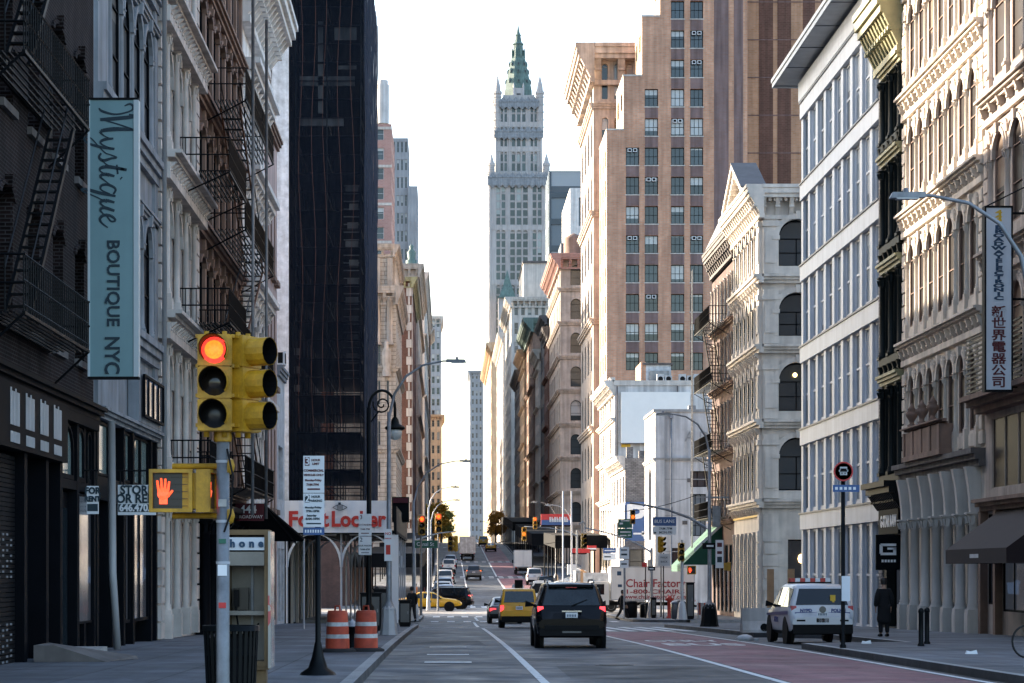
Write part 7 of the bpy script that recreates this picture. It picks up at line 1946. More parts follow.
# ornate crook lamp post
Y = 79.; X = xat(369, Y); zb = pz(Y); S = empty('lamp_post', (X, Y, zb), 0, 'black ornate shepherd\'s-crook lamp post with a scroll and hanging lamp', 'street lamp'); H = zat(408, Y) - zb
g = MB('pole_black'); g.lathe((0, 0, 0), [(.3, 0), (.3, .2), (.2, .5), (.18, .9), (.1, 1.0), (.085, 1.4), (.08, H)], 12); g.build('pole', S)
rr = (xat(395, Y) - X) / 2
g = MB('pole_black'); g.path([(rr - rr * math.cos(PI * k / 12), 0, H + rr * 1.35 * math.sin(PI * k / 12)) for k in range(13)] + [(2 * rr, 0, H - .3)], .05, 8); g.build('crook_arm', S)
g = MB('pole_black'); g.path([(rr + (.32 - .27 * k / 22) * math.cos(PI * .9 + k * .45), 0, H + .12 + (.32 - .27 * k / 22) * math.sin(PI * .9 + k * .45)) for k in range(23)], .028, 5); g.path([(.05, 0, H - .5), (.35, 0, H - .1), (rr, 0, H - .15)], .025, 5); g.build('scroll', S)
g = MB('pole_black'); g.lathe((2 * rr, 0, H - .75), [(.05, .45), (.12, .35), (.16, .2), (.34, .1), (.36, .05), (.3, 0)], 14); g.build('lamp_shade', S)
g = MB('lamp_glass'); g.lathe((2 * rr, 0, H - 1.1), [(.05, 0), (.18, .06), (.24, .2), (.25, .35)], 14); g.build('lamp_bowl', S)
plate(S, xat(358.8, Y), xat(371.8, Y), Y - .2, zat(536, Y), zat(514, Y), lines=(('3', .84, .2, 'maroon_ink', .2), ('NO STANDING', .5, .08, 'maroon_ink', .5), ('7AM-7PM', .3, .08, 'maroon_ink', .5)), bars=((.2, .8, .1, .14, 'maroon_ink'),))
plate(S, xat(358.8, Y), xat(371.8, Y), Y - .2, zat(555, Y), zat(536.6, Y), lines=(('2', .82, .2, 'sign_ink', .2), ('HOUR PARKING', .5, .07, 'sign_ink', .5), ('9AM-4PM', .3, .08, 'sign_ink', .5)), bars=((.2, .8, .1, .14, 'sign_ink'),))

def cobra(px_pole, Y, lamp_px, lamp_py, label, m='steel_galv', base=.22, side=1, X=None, bird=False, basem='steel_pale'):
    X = xat(px_pole, Y) if X is None else X; zb = pz(Y); S = empty('street_light', (X, Y, zb), 0, label, 'street lamp')
    lx, lz = xat(lamp_px, Y) - X, zat(lamp_py, Y) - zb
    zt = lz - abs(lx) * .75
    g = MB(m); g.lathe((0, 0, 0), [(base, .8), (.10, 1.1), (.09, 1.2), (.06, zt)], 10); g.build('pole', S)
    g = MB(basem); g.lathe((0, 0, 0), [(base * 1.4, 0), (base * 1.25, .15), (base, .85), (base * .6, .98)], 8, smooth=False); g.build('pole_base', S)
    g = MB(m); g.path([(0, 0, zt - .2), (lx * .08, 0, zt + (lz - zt) * .35), (lx * .25, 0, zt + (lz - zt) * .7), (lx * .5, 0, zt + (lz - zt) * .92), (lx * .8, 0, lz), (lx * .95, 0, lz)], [.05, .045, .04, .035, .03, .03], 8); g.build('arm', S)
    d = 1 if lx > 0 else -1
    g = MB('steel_galv'); g.hexa([(lx - d * .35, -.07, lz - .04), (lx + d * .3, -.1, lz - .055), (lx + d * .3, .1, lz - .055), (lx - d * .35, .07, lz - .04), (lx - d * .35, -.07, lz + .06), (lx + d * .25, -.09, lz + .05), (lx + d * .25, .09, lz + .05), (lx - d * .35, .07, lz + .06)]); g.tube((lx, 0, lz + .05), (lx, 0, lz + .13), .05); g.build('lamp_head', S)
    g = MB('lamp_glass'); g.box(lx - .18, lx + .22, -.09, .09, lz - .07, lz - .052); g.build('lamp_lens', S)
    return S
Y = 74.; S = cobra(389, Y, 457, 361, 'tall grey street light with a long arm beside the black crook lamp')
plate(S, xat(384.5, Y), xat(392, Y), Y - .14, zat(561, Y), zat(529, Y), lines=(('NO', .85, .12, 'banner_red', .5), ('PARKING', .7, .05, 'banner_red', .5)), bars=((.2, .8, .2, .5, 'banner_red'),))
S = cobra(413.5, 128, 466, 461, 'second grey street light on the left pavement, beyond the shed')
S = cobra(428.5, 172, 455.5, 487, 'white street light on the left at the wide crossing, below the second grey one', 'steel_pale', .13)
cobra(431, 205, 457, 500, 'farthest grey street light on the left uphill pavement', 'steel_galv')
S = cobra(1024, 41.5, 906, 195.5, 'grey street light with a long curved arm at the right edge of the view', X=xat(1031, 41.5), base=.1)
Y = 99.; S = cobra(709.5, Y, 663, 414, 'grey street light with black foot and hanging lane signs, at the right-hand corner', base=.3, basem='pole_black')
L = wloc(S)
g = MB('steel_galv'); pts = [(706, 528), (690, 518), (668, 510), (645, 505), (630, 503)]; g.path([(xat(x, Y) - L.x, 0, zat(y, Y) - L.z) for x, y in pts], [.07, .06, .05, .045, .04], 8)
for x in (657, 672): g.tube((xat(x, Y) - L.x, 0, zat(507, Y) - L.z), (xat(x, Y) - L.x, 0, zat(517, Y) - L.z), .02)
g.build('mast_arm', S)
plate(S, xat(652.5, Y), xat(676, Y), Y - .1, zat(526, Y), zat(517, Y), 'sign_blue', lines=(('BUS LANE', .5, .2, 'sign_white', .5),))
plate(S, xat(652.5, Y), xat(676, Y), Y - .1, zat(535, Y), zat(526.3, Y), lines=(('7AM-7PM', .72, .14, 'sign_ink', .55), ('MON-FRI', .28, .14, 'sign_ink', .55)), bars=((.05, .15, .15, .35, 'sign_ink'),))
signal_head(S, (xat(632.5, Y) - L.x, -.1, zat(517, Y) - L.z), 0, 'y', .55)
plate(S, xat(715, Y), xat(723, Y), Y - .2, zat(568, Y), zat(540, Y), bars=((.2, .8, .75, .9, 'maroon_ink'), (.2, .8, .5, .6, 'maroon_ink'), (.2, .8, .2, .4, 'sign_ink')))
plate(S, xat(712, Y), xat(720, Y), Y - .2, zat(527, Y), zat(506, Y), 'steel_galv')
plate(S, xat(702, Y), xat(716, Y), Y - .14, zat(549, Y), zat(543, Y), 'pole_black', 'street_name_plate', bars=((.3, .8, .35, .65, 'sign_white'),))
ped_head(S, (xat(728, Y) - L.x, .05, zat(566.5, Y) - L.z), PI / 2 - .2, False, .8)
g = MB('steel_galv'); g.box(-.55, .85, -.05, .05, zat(498, Y) - L.z, zat(496.5, Y) - L.z); g.build('cross_bar', S)

# bus stop
Y = 55.; S = sign_pole('bus_stop_sign', 'black bus stop post with a round bus emblem and white timetable box', 843, Y, zat(462, Y), .05, base=False)
L = wloc(S)
g = MB('pole_black'); g.lathe((0, -.06, zat(471.5, Y) - L.z), [(.235, 0), (.235, .04)], 24, axis='y'); o = g.build('roundel', S)
g = MB('sign_red'); g.lathe((0, -.064, zat(471.5, Y) - L.z), [(.235, 0), (.235, .01), (.2, .01), (.2, 0)], 24, axis='y'); g.build('roundel_rim', o)
g = MB('steel_pale'); zc = zat(471.5, Y) - L.z; g.box(-.085, .085, -.08, -.06, zc - .09, zc + .11); g.box(-.11, .11, -.08, -.06, zc - .01, zc + .04); g.build('bus_emblem', o)
g = MB('plastic_black'); g.box(-.065, .065, -.09, -.08, zc + .01, zc + .07); g.box(-.05, -.025, -.09, -.08, zc - .06, zc - .03); g.box(.025, .05, -.09, -.08, zc - .06, zc - .03); g.build('emblem_windows', o)
plate(S, xat(832.5, Y), xat(859, Y), Y - .07, zat(492, Y), zat(485, Y), 'sign_blue', 'route_plate', bars=tuple((.08 + .17 * k, .18 + .17 * k, .3, .7, 'sign_white') for k in range(5)))
plate(S, xat(841, Y), xat(849.5, Y), Y - .09, zat(601, Y), zat(576, Y), 'lightbox_white', 'timetable_box')
# bollards on the right pavement
def bollard(X, Y, label):
    S = empty('bollard', (X, Y, pz(Y)), 0, label, 'bollard', 'black steel bollards on the right pavement')
    g = MB('pole_black'); g.lathe((0, 0, 0), [(.09, 0), (.085, .05), (.06, .08), (.06, .82), (.075, .84), (.07, .9), (.03, .95)], 12); g.build('post', S)
bollard(xat(921, 57), 57, 'black steel bollard on the right pavement, the nearer one'); bollard(xat(927, 59.5), 59.5, 'black steel bollard just behind its twin on the right pavement')
# concrete barrier, plywood uprights
Y = 80; S = empty('concrete_barrier', (xat(757, Y), Y, pz(Y)), .05, 'white concrete barrier lying on the pavement beyond the police car', 'barrier')
g = MB('concrete_white'); P = [(-.3, 0), (.3, 0), (.3, .1), (.14, .4), (.11, .85), (-.11, .85), (-.14, .4), (-.3, .1)]
for s in (-.55, .55): g.poly([(s, y, z) for y, z in P])
for (a, b), (c, d) in zip(P, P[1:] + P[:1]): g.poly([(-.55, a, b), (.55, a, b), (.55, c, d), (-.55, c, d)])
g.build('body', S); g = MB('plastic_black'); g.lathe((.2, -.3, .18), [(.14, 0), (.14, .02)], 12, axis='y'); g.build('lifting_hole', S)
for x, y, l in ((770.5, 95, 'tall plywood upright by the white corner building, left of the two'), (791, 96, 'tall plywood upright by the blue-grey building, right of the two')):
    g = MB('plywood'); X = xat(x, y); h = zat(569, y) - pz(y)
    g.box(-.14, .14, -.05, .05, 0, h); g.box(-.1, .1, -.09, -.05, h * .2, h * .28); g.box(-.1, .1, -.09, -.05, h * .7, h * .78)
    o = g.build('plywood_upright', None, (X, y, pz(y))); tag(o, l, 'post', 'plywood uprights on the right pavement')
Y = 75.5; g = MB('stucco_white'); g.lathe((0, 0, 0), [(.22, 0), (.3, .06), (.2, .16), (.06, .2)], 9); g.box(.1, .42, -.1, .12, .0, .07); o = g.build('litter_bag', None, (xat(745, 72), 72, gz(72) + .002)); tag(o, 'crumpled white bag lying on the road before the police car', 'litter')
for px_, y_, l_ in ((866, 60., 'small white paper scrap on the pavement behind the bus stop post'), (971, 50., 'flat white paper scrap on the right pavement nearest the bicycle')):
    g = MB('sign_white'); g.hexa([(-.14, -.1, 0), (.12, -.12, 0), (.15, .1, 0), (-.1, .13, 0), (-.1, -.08, .04), (.1, -.1, .09), (.12, .08, .03), (-.08, .1, .07)])
    o = g.build('paper_scrap', None, (xat(px_, y_), y_, pz(y_) + .002)); tag(o, l_, 'litter', 'paper scraps on the pavements')

# ---- right-hand corner beyond the cross street
def mast(px, Y, arm, label, m='steel_pale', r=.1, heads=(), top=None, base=True):
    X = xat(px, Y); zb = pz(Y); S = empty('signal_mast', (X, Y, zb), 0, label, 'traffic light')
    top = zat(top, Y) - zb if top else zat(arm[0][1], Y) - zb + .3
    g = MB(m)
    g.lathe((0, 0, 0), ([(.32, 0), (.3, .2), (.2, .9), (.14, 1.0)] if base else [(r * 1.5, 0)]) + [(r, 1.05), (r * .8, top)], 8, smooth=False); g.build('pole', S)
    if arm: g = MB(m); g.path([(xat(x, Y) - X, 0, zat(y, Y) - zb) for x, y in arm], [.07, .06] + [.045] * (len(arm) - 2), 6); g.build('mast_arm', S)
    for (x, y, rz, lit, s) in heads: signal_head(S, (xat(x, Y) - X, -.1, zat(y, Y) - zb), rz, lit, s)
    return S
S = mast(651.5, 140, [(651, 552), (636, 543), (618, 536), (600, 531), (585, 528)], 'white curved mast carrying a yellow signal out over the road, at the right-hand corner', heads=((583.5, 541, 0.3, None, .8),), top=548)
g = MB('steel_pale'); L = wloc(S); g.path([(xat(585, 140) - L.x, 0, zat(530, 140) - L.z), (xat(585, 140) - L.x, 0, zat(524, 140) - L.z), (xat(583, 140) - L.x, 0, zat(521.5, 140) - L.z), (xat(579, 140) - L.x, 0, zat(524, 140) - L.z)], .045, 6); g.build('hook', S)
S = mast(682, 132.5, [], 'pale post with dark yellow signal and lit orange hand, beside the green awning', heads=((681, 552, 0, None, .95), ), top=540)
L = wloc(S); ped_head(S, (xat(691.5, 132.5) - L.x, .05, zat(570, 132.5) - L.z), 0, True, 1.05)
S = mast(661, 143, [], 'slim post with a yellow three-lens signal turned sideways, right of the white mast', m='steel_galv', r=.05, heads=((660.5, 544.5, .9, None, .9),), top=540, base=False)
def post_sign(px, Y, top, plates, label, m='steel_galv', r=.035):
    S = sign_pole('road_sign', label, px, Y, zat(top, Y), r, m, base=False)
    for (a, b, c, d, mm, lines, bars) in plates: plate(S, xat(a, Y), xat(b, Y), Y - .06, zat(d, Y), zat(c, Y), mm, 'sign_plate', lines, bars)
    return S
post_sign(625, 144, 505, [(618, 632, 519, 528, 'sign_green', (), ((.1, .35, .4, .6, 'sign_white'), (.2, .8, .75, .85, 'sign_white'))), (618, 632, 528.5, 538, 'sign_green', (), ((.15, .9, .55, .7, 'sign_white'), (.15, .6, .2, .32, 'sign_white'), (.7, .9, .2, .35, 'sign_white')))], 'grey post with two green direction signs at the right-hand corner')
post_sign(624, 136, 546, [(619, 629, 547, 559, 'sign_white', (), ((.2, .8, .7, .8, 'sign_ink'), (.2, .8, .3, .45, 'sign_ink'))), (619.5, 628.5, 560, 568, 'sign_white', (), ((.2, .8, .4, .6, 'sign_ink'),))], 'grey post with two small white signs behind the walking man')
post_sign(663.5, 136.5, 553, [(658, 670, 554, 566, 'steel_pale', (('WALK', .7, .16, 'sign_ink', .5), ('BACK', .35, .16, 'sign_ink', .5)), ())], 'dark slim post with a square grey sign at the right-hand corner', 'pole_black')
post_sign(645.5, 138, 566, [(648, 655, 566.5, 570.5, 'pole_black', (), ((.2, .8, .3, .6, 'sign_white'),)), (642, 647, 562.5, 567, 'sign_red', (), ())], 'dark slim post with a small black street plate and red tag', 'pole_black')
Y = 138; S = empty('standpipe', (xat(669.5, Y), Y, pz(Y)), 0, 'bright red standpipe on the right-hand corner pavement', 'standpipe')
g = MB('standpipe_red'); g.lathe((0, 0, 0), [(.2, 0), (.2, .08), (.13, .12), (.13, 1.0), (.17, 1.05), (.17, 1.2), (.1, 1.3), (.04, 1.36)], 12); g.build('pipe', S)
for s in (-1, 1): g = MB('standpipe_red'); g.lathe((0, 0, 1.12), [(.07, s * .12), (.08, s * .24)], 8, axis='x'); g.build('outlet', S)
def bin_(px, Y, w, h, label, name='litter_bin', m='plastic_black'):
    S = empty(name, (xat(px, Y), Y, pz(Y)), 0, label, 'litter bin')
    g = MB(m); g.lathe((0, 0, 0), [(w * .42, 0), (w * .5, .05), (w * .52, h * .85), (w * .48, h * .9)], 12); g.build('drum', S)
    g = MB(m); g.lathe((0, 0, h * .9), [(w * .55, 0), (w * .55, .05), (w * .35, h * .12), (.05, h * .14)], 12); g.build('lid', S)
bin_(631, 139.5, .75, 1.0, 'black domed litter bin just right of the walking man'); bin_(645, 140.5, .62, .85, 'smaller black litter bin before the lettered lorry'); bin_(676, 134.5, .6, 1., 'grey litter bin beside the red standpipe', m='car_grey')
def cabinet(px, Y, w, d, h, label, name='utility_cabinet', m='plastic_black'):
    S = empty(name, (xat(px, Y), Y, pz(Y)), 0, label, 'cabinet')
    g = MB(m); g.box(-w / 2, w / 2, -d / 2, d / 2, .08, h); g.box(-w / 2 + .03, w / 2 - .03, -d / 2 + .03, d / 2 - .03, 0, .08); g.box(-w / 2 - .03, w / 2 + .03, -d / 2 - .03, d / 2 + .03, h, h + .05); g.build('case', S)
    g = MB('car_grey'); g.box(-w / 2 + .06, w / 2 - .06, -d / 2 - .012, -d / 2, .2, h - .1); g.build('door', S)
    g = MB('steel_galv'); g.box(w / 2 - .15, w / 2 - .1, -d / 2 - .03, -d / 2 - .012, h * .5, h * .6); g.build('handle', S)
cabinet(690, 133.5, .45, .45, 2.1, 'tall black cabinet beside the post with the lit orange hand')
cabinet(653.5, 139, .32, .3, 1.2, 'narrow black cabinet strapped to the white signal mast')
cabinet(371, 84.5, .75, .6, 1.35, 'black street cabinet at the foot of the crook lamp post'); cabinet(382, 87, .6, .6, 1.5, 'taller dark street cabinet behind the crook lamp post', m='coat_navy')
cabinet(405, 99, .5, .6, 1.1, 'low dark street cabinet near the left kerb corner')
# barricade by the corner
S = empty('barricade', (xat(707, 134), 134, pz(134)), 0, 'faded striped barricade panel in front of the green awning shop', 'barricade')
for k in range(6): g = MB('barrel_white' if k % 2 else 'barrel_orange'); g.box(-.55 + k * .18, -.37 + k * .18, -.02, .02, .25, .95); g.build('panel', S)
for x in (-.5, .5): g = MB('steel_galv'); g.tube((x, -.25, 0), (x, 0, 1.), .02); g.tube((x, .25, 0), (x, 0, 1.), .02); g.build('leg', S)

# ---- left side of the wide crossing
Y = 158; S = mast(414.5, Y, [(416, 540), (425, 537), (440, 533), (456, 531.5)], 'white mast arm with a yellow signal hanging over the left lane', heads=((450.5, 543.5, 0, None, .95), (455.5, 543.5, -1.2, None, .95)), top=536)
L = wloc(S); plate(S, xat(413, Y), xat(437.5, Y), Y - .12, zat(548, Y), zat(540.5, Y), 'sign_green', 'street_name_plate', lines=(('Canal St', .5, .36, 'sign_white', .5),))
S = mast(421, 150, [], 'grey post with a red-lit signal at the left, beside the shop shed', m='steel_galv', r=.07, heads=((421.5, 525.5, .15, 'r', 1.15),), top=515, base=False)
S = mast(438, 168, [], 'slim post with a red-lit signal right of its twin, left side', m='steel_galv', r=.06, heads=((438.5, 523, 0.05, 'r', 1.3),), top=512, base=False)
# ---- right side of the wide crossing and uphill
S = mast(577, 192, [(577, 536), (566, 531), (550, 528), (524, 526.5)], 'grey mast arm with red and amber signals beyond the wide crossing, right', m='steel_galv', heads=((535, 523, 0, 'r', .9), (524, 534, 0, 'y', 1.)), top=530)
post_sign(563, 176, 491, [], 'tall pale slim post left of its twin, by the red and blue shop sign', 'steel_pale', .055)
post_sign(571.5, 176, 491, [(579, 590, 549, 553, 'sign_red', (), ())], 'tall pale slim post right of its twin, by the red and blue shop sign', 'steel_pale', .05)
cobra(571.8, 215, 548, 505, 'pale street light with its arm to the left, uphill right side', 'steel_pale')
cobra(556, 262, 534, 502, 'grey street light with its arm to the left, farther uphill on the right', 'steel_galv')
post_sign(608, 186, 545, [(603, 616, 548, 553, 'sign_blue', (), ((.1, .9, .4, .6, 'sign_white'),)), (603, 616, 553.5, 560, 'sign_white', (), ((.1, .6, .4, .6, 'sign_ink'),))], 'post with a blue over white sign behind the lettered lorry')
# shop signs on the right beyond the wide crossing
def shop_sign(label, x0, x1, y0, y1, Y, m, word=None, wm='sign_white', m2=None):
    S = empty('shop_sign', (xat((x0 + x1) / 2, Y), Y, zat(y1, Y)), 0, label, 'sign')
    g = MB(m); g.box(xat(x0, Y), xat(x1, Y), Y, Y + .3, zat(y1, Y), zat(y0, Y)); put(g, 'sign_board', S)
    if m2: g = MB(m2); g.box(xat(x0, Y) + .02, xat(x1, Y) - .02, Y - .03, Y, zat(y1, Y), zat((y0 + y1) / 2 + .5, Y)); put(g, 'lower_band', S)
    if word: wtext(word, zat(y0, Y) * 0 + .62 * (y1 - y0) * Y / FPX, wm, S, (xat((x0 + x1) / 2, Y), Y - .06, zat((y0 + y1) / 2, Y)), bold=.03)
    b = MB('iron_black'); b.box(xat(x0, Y), xat(x1, Y), Y + .3, Y + 3., zat(y1, Y) - .1, zat(y1, Y)); put(b, 'bracket', S)
shop_sign('red and blue shop sign across the top of a dark shed', 541, 571, 514, 525, 232, 'sign_red', 'BIG SHOP' if False else None, 'sign_white', 'sign_blue')
S = [o for o in COL.objects if o.name.startswith('shop_sign') and o.parent is None][0]
k = MB('sign_white')
for i in range(8): x = xat(549.5 + i * 2.4, 232); k.box(x, x + .07, 231.9, 231.97, zat(522, 232), zat(517, 232)); k.box(x + .11, x + .17, 231.9, 231.97, zat(522, 232), zat(518.5 if i % 2 else 517, 232)); k.box(x, x + .17, 231.92, 231.97, zat(519.8, 232), zat(519.2, 232))
put(k, 'lettering', S)
shop_sign('small red shop sign with a white band, below the yellow signal', 572, 587, 548.5, 553, 200, 'sign_red', None)
shop_sign('small slanted red and white shop sign right of the yellow signal', 587.5, 596.5, 545.5, 549.5, 199, 'sign_red', None, m2='sign_white')
# dark sidewalk sheds uphill on the right
def shed(label, x0, x1, y0, y1, zh, dk=1.2, m='dark_canvas'):
    S = empty('sidewalk_shed', ((x0 + x1) / 2, (y0 + y1) / 2, gz((y0 + y1) / 2) + SP), 0, label, 'sidewalk shed')
    n = max(2, int((y1 - y0) / 8)); g = MB('pole_black'); d = MB(m); ys = [y0 + (y1 - y0) * i / n for i in range(n + 1)]
    for y in ys:
        for x in (x0 + .1, x1 - .1): g = MB('pole_black'); g.tube((x, y, gz(y) + .1), (x, y, gz(y) + zh), .08); put(g, 'post', S)
    for a, b in zip(ys, ys[1:]):
        d.hexa([(x0, a, gz(a) + zh), (x1, a, gz(a) + zh), (x1, b, gz(b) + zh), (x0, b, gz(b) + zh), (x0, a, gz(a) + zh + dk), (x1, a, gz(a) + zh + dk), (x1, b, gz(b) + zh + dk), (x0, b, gz(b) + zh + dk)])
    put(d, 'deck', S)
shed('dark sidewalk shed under the red and blue sign, right pavement', 10.9, 16.2, 234, 262, 4.6, 1.3)
shed('dark green sidewalk shed farther uphill on the right pavement', 10.9, 16., 300, 372, 3.6, 1.6); shed('dark sidewalk shed highest up the right pavement', 10.9, 15.4, 388, 470, 3.8, 1.5)
shed('dark sidewalk shed on the left pavement uphill', -8., -1.9, 268, 330, 3.4, 1.3); shed('dark sidewalk shed in front of the low building, left beyond the crossing', -8., -2.2, 196, 250, 3.3, 1.2)
shop_sign('dark red sports sign above the left pavement beside the pale street light', 392, 409, 497, 520, 135, 'dark_canvas', None)
k = MB('maroon_canvas'); S = [o for o in COL.objects if o.get('label', '').startswith('dark red sports')][0]
k.box(xat(393, 135), xat(408, 135), 134.9, 134.97, zat(503, 135), zat(498, 135)); put(k, 'red_band', S)
# overhead cables
for i, (a, b) in enumerate((((600, 512, 150), (700, 494, 150)), ((480, 521, 240), (560, 523, 240)), ((500, 541, 200), (562, 541, 200)))):
    p, q_ = at(*a), at(*b); g = MB('pole_black'); g.path([p.lerp(q_, t / 8) - Vector((0, 0, .35 * math.sin(PI * t / 8))) for t in range(9)], .022, 5)
    tag(g.build('overhead_cable'), ['thin sagging cable above the lettered lorry at right', 'thin cable across the street by the far red signal', 'lowest cable across the street above the hill'][i], 'cable')
# bicycle half out of view at the right edge
Y = 47.; S = empty('bicycle', (xat(1027, Y), Y, pz(Y)), .25, 'black bicycle of which only a wheel shows at the right edge', 'bicycle')
for x in (0, 1.05):
    g = MB('tyre_rubber'); g.path([(x + .33 * math.cos(2 * PI * k / 24), 0, .34 + .33 * math.sin(2 * PI * k / 24)) for k in range(25)], .022, 6); o = g.build('wheel', S)
    g = MB('steel_galv')
    for k in range(12): t = PI * k / 6; g.tube((x, 0, .34), (x + .32 * math.cos(t), 0, .34 + .32 * math.sin(t)), .003, n=3)
    g.build('spokes', o)
g = MB('pole_black'); g.path([(0, 0, .34), (.15, 0, .85), (.62, 0, .88), (.48, 0, .3), (.15, 0, .85)], .018, 6); g.path([(.48, 0, .3), (1.05, 0, .34), (.62, 0, .88)], .015, 6); g.build('frame', S)
g = MB('plastic_black'); g.path([(.62, 0, .88), (.64, 0, .98)], .015); g.box(.52, .76, -.06, .06, .97, 1.02); g.build('saddle', S)
g = MB('pole_black'); g.path([(.15, 0, .85), (.13, 0, 1.02)], .015); g.path([(.12, -.25, 1.04), (.13, 0, 1.02), (.12, .25, 1.04)], .013); g.build('handlebar', S)
# ================================================================ people
def skinned(J, E, name, m, parent, sub=2, root=0, extra=None):
    """one continuous skinned surface from joints J = {name: (x, y, z, rx, ry)} and edges E"""
    names = list(J); me = bpy.data.meshes.new('s'); me.from_pydata([J[k][:3] for k in names], [(names.index(a), names.index(b)) for a, b in E], [])
    o = bpy.data.objects.new('s', me); COL.objects.link(o)
    md = o.modifiers.new('k', 'SKIN'); md.use_smooth_shade = True; md.branch_smoothing = .3
    for i, k in enumerate(names):
        sv = me.skin_vertices[0].data[i]; sv.radius = (J[k][3], J[k][4] if len(J[k]) > 4 else J[k][3]); sv.use_root = (i == root)
    o.modifiers.new('d', 'SUBSURF').levels = sub
    dg = bpy.context.evaluated_depsgraph_get(); r = bpy.data.meshes.new_from_object(o.evaluated_get(dg)); bpy.data.objects.remove(o)
    r.materials.clear(); r.materials.append(M[m])
    for p in r.polygons: p.use_smooth = True
    q = bpy.data.objects.new(name, r); COL.objects.link(q)
    if parent: q.parent = parent
    return q
def person(label, loc, rz, pose='stand', coat='coat_black', trousers='trousers_dark', h=1.75, longcoat=False, hat=False, bag=False):
    """figure facing local +y; steps along +y when walking"""
    k = h / 1.75; S = empty('person', loc, rz, label, 'person'); S.scale = (k, k, k)
    w = 1 if pose == 'walk' else 0
    aL = .42 * w; aR = -.30 * w       # forward swing of the left / right foot
    J = {'pelvis': (0, 0, .96 - .03 * w, .14, .10), 'waist': (0, .01, 1.10, .125, .095), 'chest': (0, .02, 1.30, .155, .105), 'neckb': (0, .02, 1.45, .07, .065), 'neck': (0, .03, 1.52, .055, .055), 'head1': (0, .045, 1.60, .075, .085), 'head2': (0, .045, 1.69, .078, .09)}
    for s, nm, f in ((-1, 'L', aL), (1, 'R', aR)):
        J['hip' + nm] = (s * .09, 0, .90 - .03 * w, .09, .09)
        kb = (f * .55 + (.06 if f > 0 else .02)); J['knee' + nm] = (s * .10, kb, .50 - .02 * w, .06, .062)
        J['ank' + nm] = (s * .10, f - (.06 if f < 0 else 0), .10 + (.08 if f < -.1 else 0), .038, .042); J['toe' + nm] = (s * .11, f + .15 - (.06 if f < 0 else 0), .045 + (.02 if f < -.1 else 0), .036, .03)
        J['sh' + nm] = (s * .17, .0, 1.40, .062, .06); g = -f * .55
        J['el' + nm] = (s * .235, g * .45 - .03, 1.13, .043, .043); J['wr' + nm] = (s * .235, g * .9 + .07, .90, .029, .029); J['pal' + nm] = (s * .232, g * .95 + .085, .83, .034, .02)
        for i in range(4): J['f%d%s' % (i, nm)] = (s * .228, g * .97 + .055 + .021 * i, .765 - .006 * (1.5 - abs(i - 1.5)), .0095, .0095); J['t%d%s' % (i, nm)] = (s * .218, g * .97 + .06 + .021 * i, .715 - .012 * (1.5 - abs(i - 1.5)), .0075, .0075)
        J['th' + nm] = (s * .215, g * .97 + .125, .80, .011, .011); J['tt' + nm] = (s * .205, g * .97 + .14, .765, .009, .009)
    E = [('pelvis', 'waist'), ('waist', 'chest'), ('chest', 'neckb'), ('neckb', 'neck'), ('neck', 'head1'), ('head1', 'head2')]
    for nm in 'LR':
        E += [('pelvis', 'hip' + nm), ('hip' + nm, 'knee' + nm), ('knee' + nm, 'ank' + nm), ('ank' + nm, 'toe' + nm), ('chest', 'sh' + nm), ('sh' + nm, 'el' + nm), ('el' + nm, 'wr' + nm), ('wr' + nm, 'pal' + nm), ('pal' + nm, 'th' + nm), ('th' + nm, 'tt' + nm)]
        for i in range(4): E += [('pal' + nm, 'f%d%s' % (i, nm)), ('f%d%s' % (i, nm), 't%d%s' % (i, nm))]
    skinned(J, E, 'body', 'skin', S)
    def grow(keys, d, cut=None):
        q = {}
        for a in keys: x = J[a]; q[a] = (x[0], x[1], x[2], x[3] + d, (x[4] if len(x) > 4 else x[3]) + d)
        return q
    up = ['pelvis', 'waist', 'chest', 'neckb'] + [a + n for n in 'LR' for a in ('sh', 'el', 'wr')]
    q = grow(up, .038); q['pelvis'] = (0, 0, .86, .215, .17); q['neckb'] = (0, .015, 1.44, .085, .08)
    ee = [('pelvis', 'waist'), ('waist', 'chest'), ('chest', 'neckb')] + [(a + n, b + n) for n in 'LR' for a, b in (('sh', 'el'), ('el', 'wr'))] + [('chest', 'sh' + n) for n in 'LR']
    if longcoat: q['hem'] = (0, .01, .34, .25, .21); ee.append(('pelvis', 'hem'))
    skinned(q, ee, 'coat', coat, S)
    lo = ['pelvis'] + [a + n for n in 'LR' for a in ('hip', 'knee', 'ank')]
    q = grow(lo, .022); q['pelvis'] = (0, 0, .95, .15, .115)
    skinned(q, [('pelvis', 'hip' + n) for n in 'LR'] + [(a + n, b + n) for n in 'LR' for a, b in (('hip', 'knee'), ('knee', 'ank'))], 'trousers', trousers, S)
    for n in 'LR':
        a, t = J['ank' + n], J['toe' + n]
        g = MB('plastic_black'); dz = a[2] - .1
        g.path([(a[0], a[1] - .07, .05 + dz), (a[0], a[1], .065 + dz), (t[0], t[1] - .05, .05 + dz * .6), (t[0], t[1] + .06, .035 + dz * .3)], [.045, .052, .05, .03], 8); g.build('shoe', S)
    g = MB('hair_dark'); g.lathe((0, .025, 1.60), [(.075, -.03), (.098, .03), (.104, .10), (.09, .155), (.05, .19), (.01, .20)], 12); g.build('hair', S)
    f = MB('skin'); f.lathe((0, .125, 1.635), [(.012, -.02), (.018, -.012), (.008, .02)], 6); f.build('nose', S)
    e = MB('lens_black')
    for s in (-1, 1): e.lathe((s * .03, .122, 1.665), [(.010, 0), (.01, .006)], 8, axis='y')
    e.box(-.024, .024, .12, .127, 1.592, 1.600); e.build('eyes_and_mouth', S)
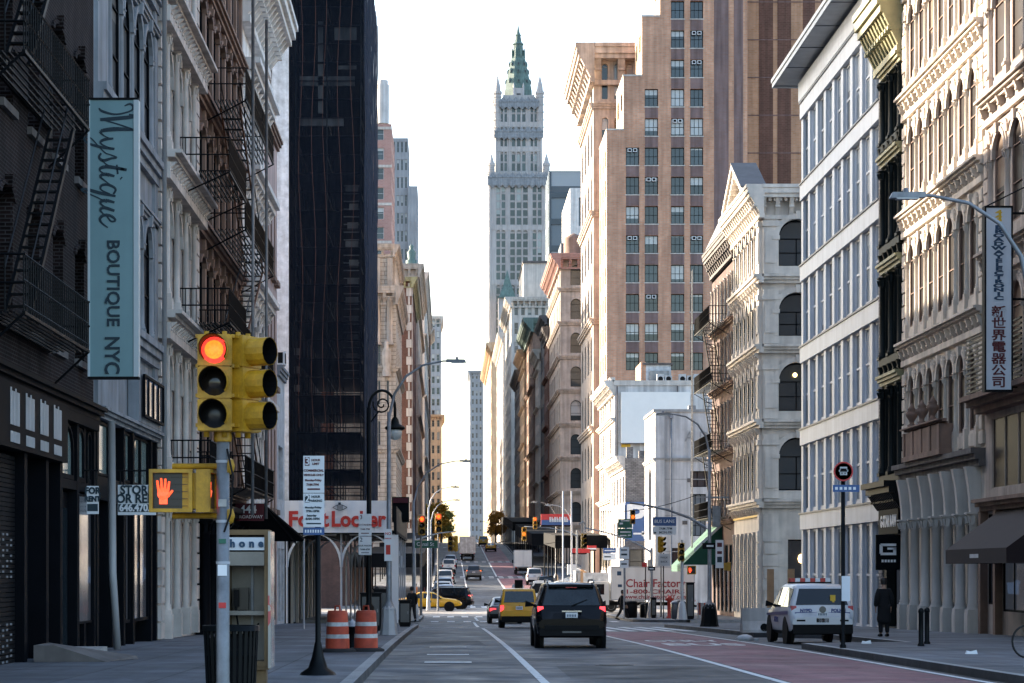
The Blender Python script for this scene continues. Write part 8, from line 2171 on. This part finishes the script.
    if bag: g = MB('coat_navy'); g.box(-.17, .17, -.27, -.13, 1.02, 1.42); g.build('backpack', S)
    return S
person('person in a long dark hooded coat standing on the right pavement, back turned', (xat(884, 70.5), 70.5, pz(70.5)), .1, 'stand', 'coat_black', 'trousers_dark', 1.78, True)
Y = 137; person('man in dark clothes striding to the right across the side-street crossing', (xat(622, Y), Y, gz(Y) + .012), -PI / 2 + .15, 'walk', 'coat_black', 'trousers_dark', 1.80)
person('person in dark clothes walking at the left kerb corner beside the shed', (xat(412, 112), 112, pz(108)), .2, 'walk', 'coat_navy', 'trousers_dark', 1.74)
person('person in dark clothes standing between the taxi van and the black SUV', (xat(541.5, 116), 116, gz(116) + .002), -.5, 'walk', 'coat_black', 'trousers_dark', 1.72)
person('dark-clothed person under the sidewalk shed, near the crook lamp', (xat(377, 104), 104, pz(104)), 2.8, 'stand', 'coat_black', 'trousers_dark', 1.72, bag=True)
person('small figure in an orange jacket on the far left pavement', (xat(416, 200), 200, pz(200)), 1.2, 'walk', 'coat_orange', 'trousers_dark', 1.7)
# ================================================================ light, camera
EL, AZ = math.radians(18), math.radians(37)
sd = Vector((-math.cos(AZ) * math.cos(EL), math.sin(AZ) * math.cos(EL), math.sin(EL)))
su = bpy.data.lights.new('sun', 'SUN'); su.energy = SUN; su.angle = math.radians(.53); su.color = (1., .86, .68)
so = bpy.data.objects.new('sun', su); COL.objects.link(so); so.rotation_euler = sd.to_track_quat('Z', 'Y').to_euler()
wd = bpy.data.worlds.new('World'); SC.world = wd; wd.use_nodes = True; t = wd.node_tree
bg = t.nodes['Background']; sk = t.nodes.new('ShaderNodeTexSky'); sk.sky_type = 'NISHITA'; sk.sun_disc = False; sk.sun_elevation = EL; sk.sun_rotation = math.atan2(sd.x, sd.y); sk.air_density = 1.; sk.dust_density = 2.2; sk.ozone_density = 1.; sk.altitude = 10
t.links.new(sk.outputs[0], bg.inputs[0]); bg.inputs[1].default_value = SKY
cam = bpy.data.cameras.new('camera'); co = bpy.data.objects.new('camera', cam); COL.objects.link(co); SC.camera = co
co.location = (0, 0, CZ); co.rotation_euler = (PI / 2, 0, 0); cam.sensor_width = 36; cam.lens = FPX / 1024 * 36; cam.shift_x = (512 - CX) / 1024; cam.shift_y = (CY - 341.5) / 1024
cam.clip_start = .1; cam.clip_end = 20000
SC.view_settings.view_transform = 'Standard'; SC.view_settings.look = 'None'; SC.view_settings.gamma = 1; SC.view_settings.exposure = EXPO
SC.cycles.max_bounces = 6; SC.cycles.transparent_max_bounces = 12; SC.cycles.volume_bounces = 0
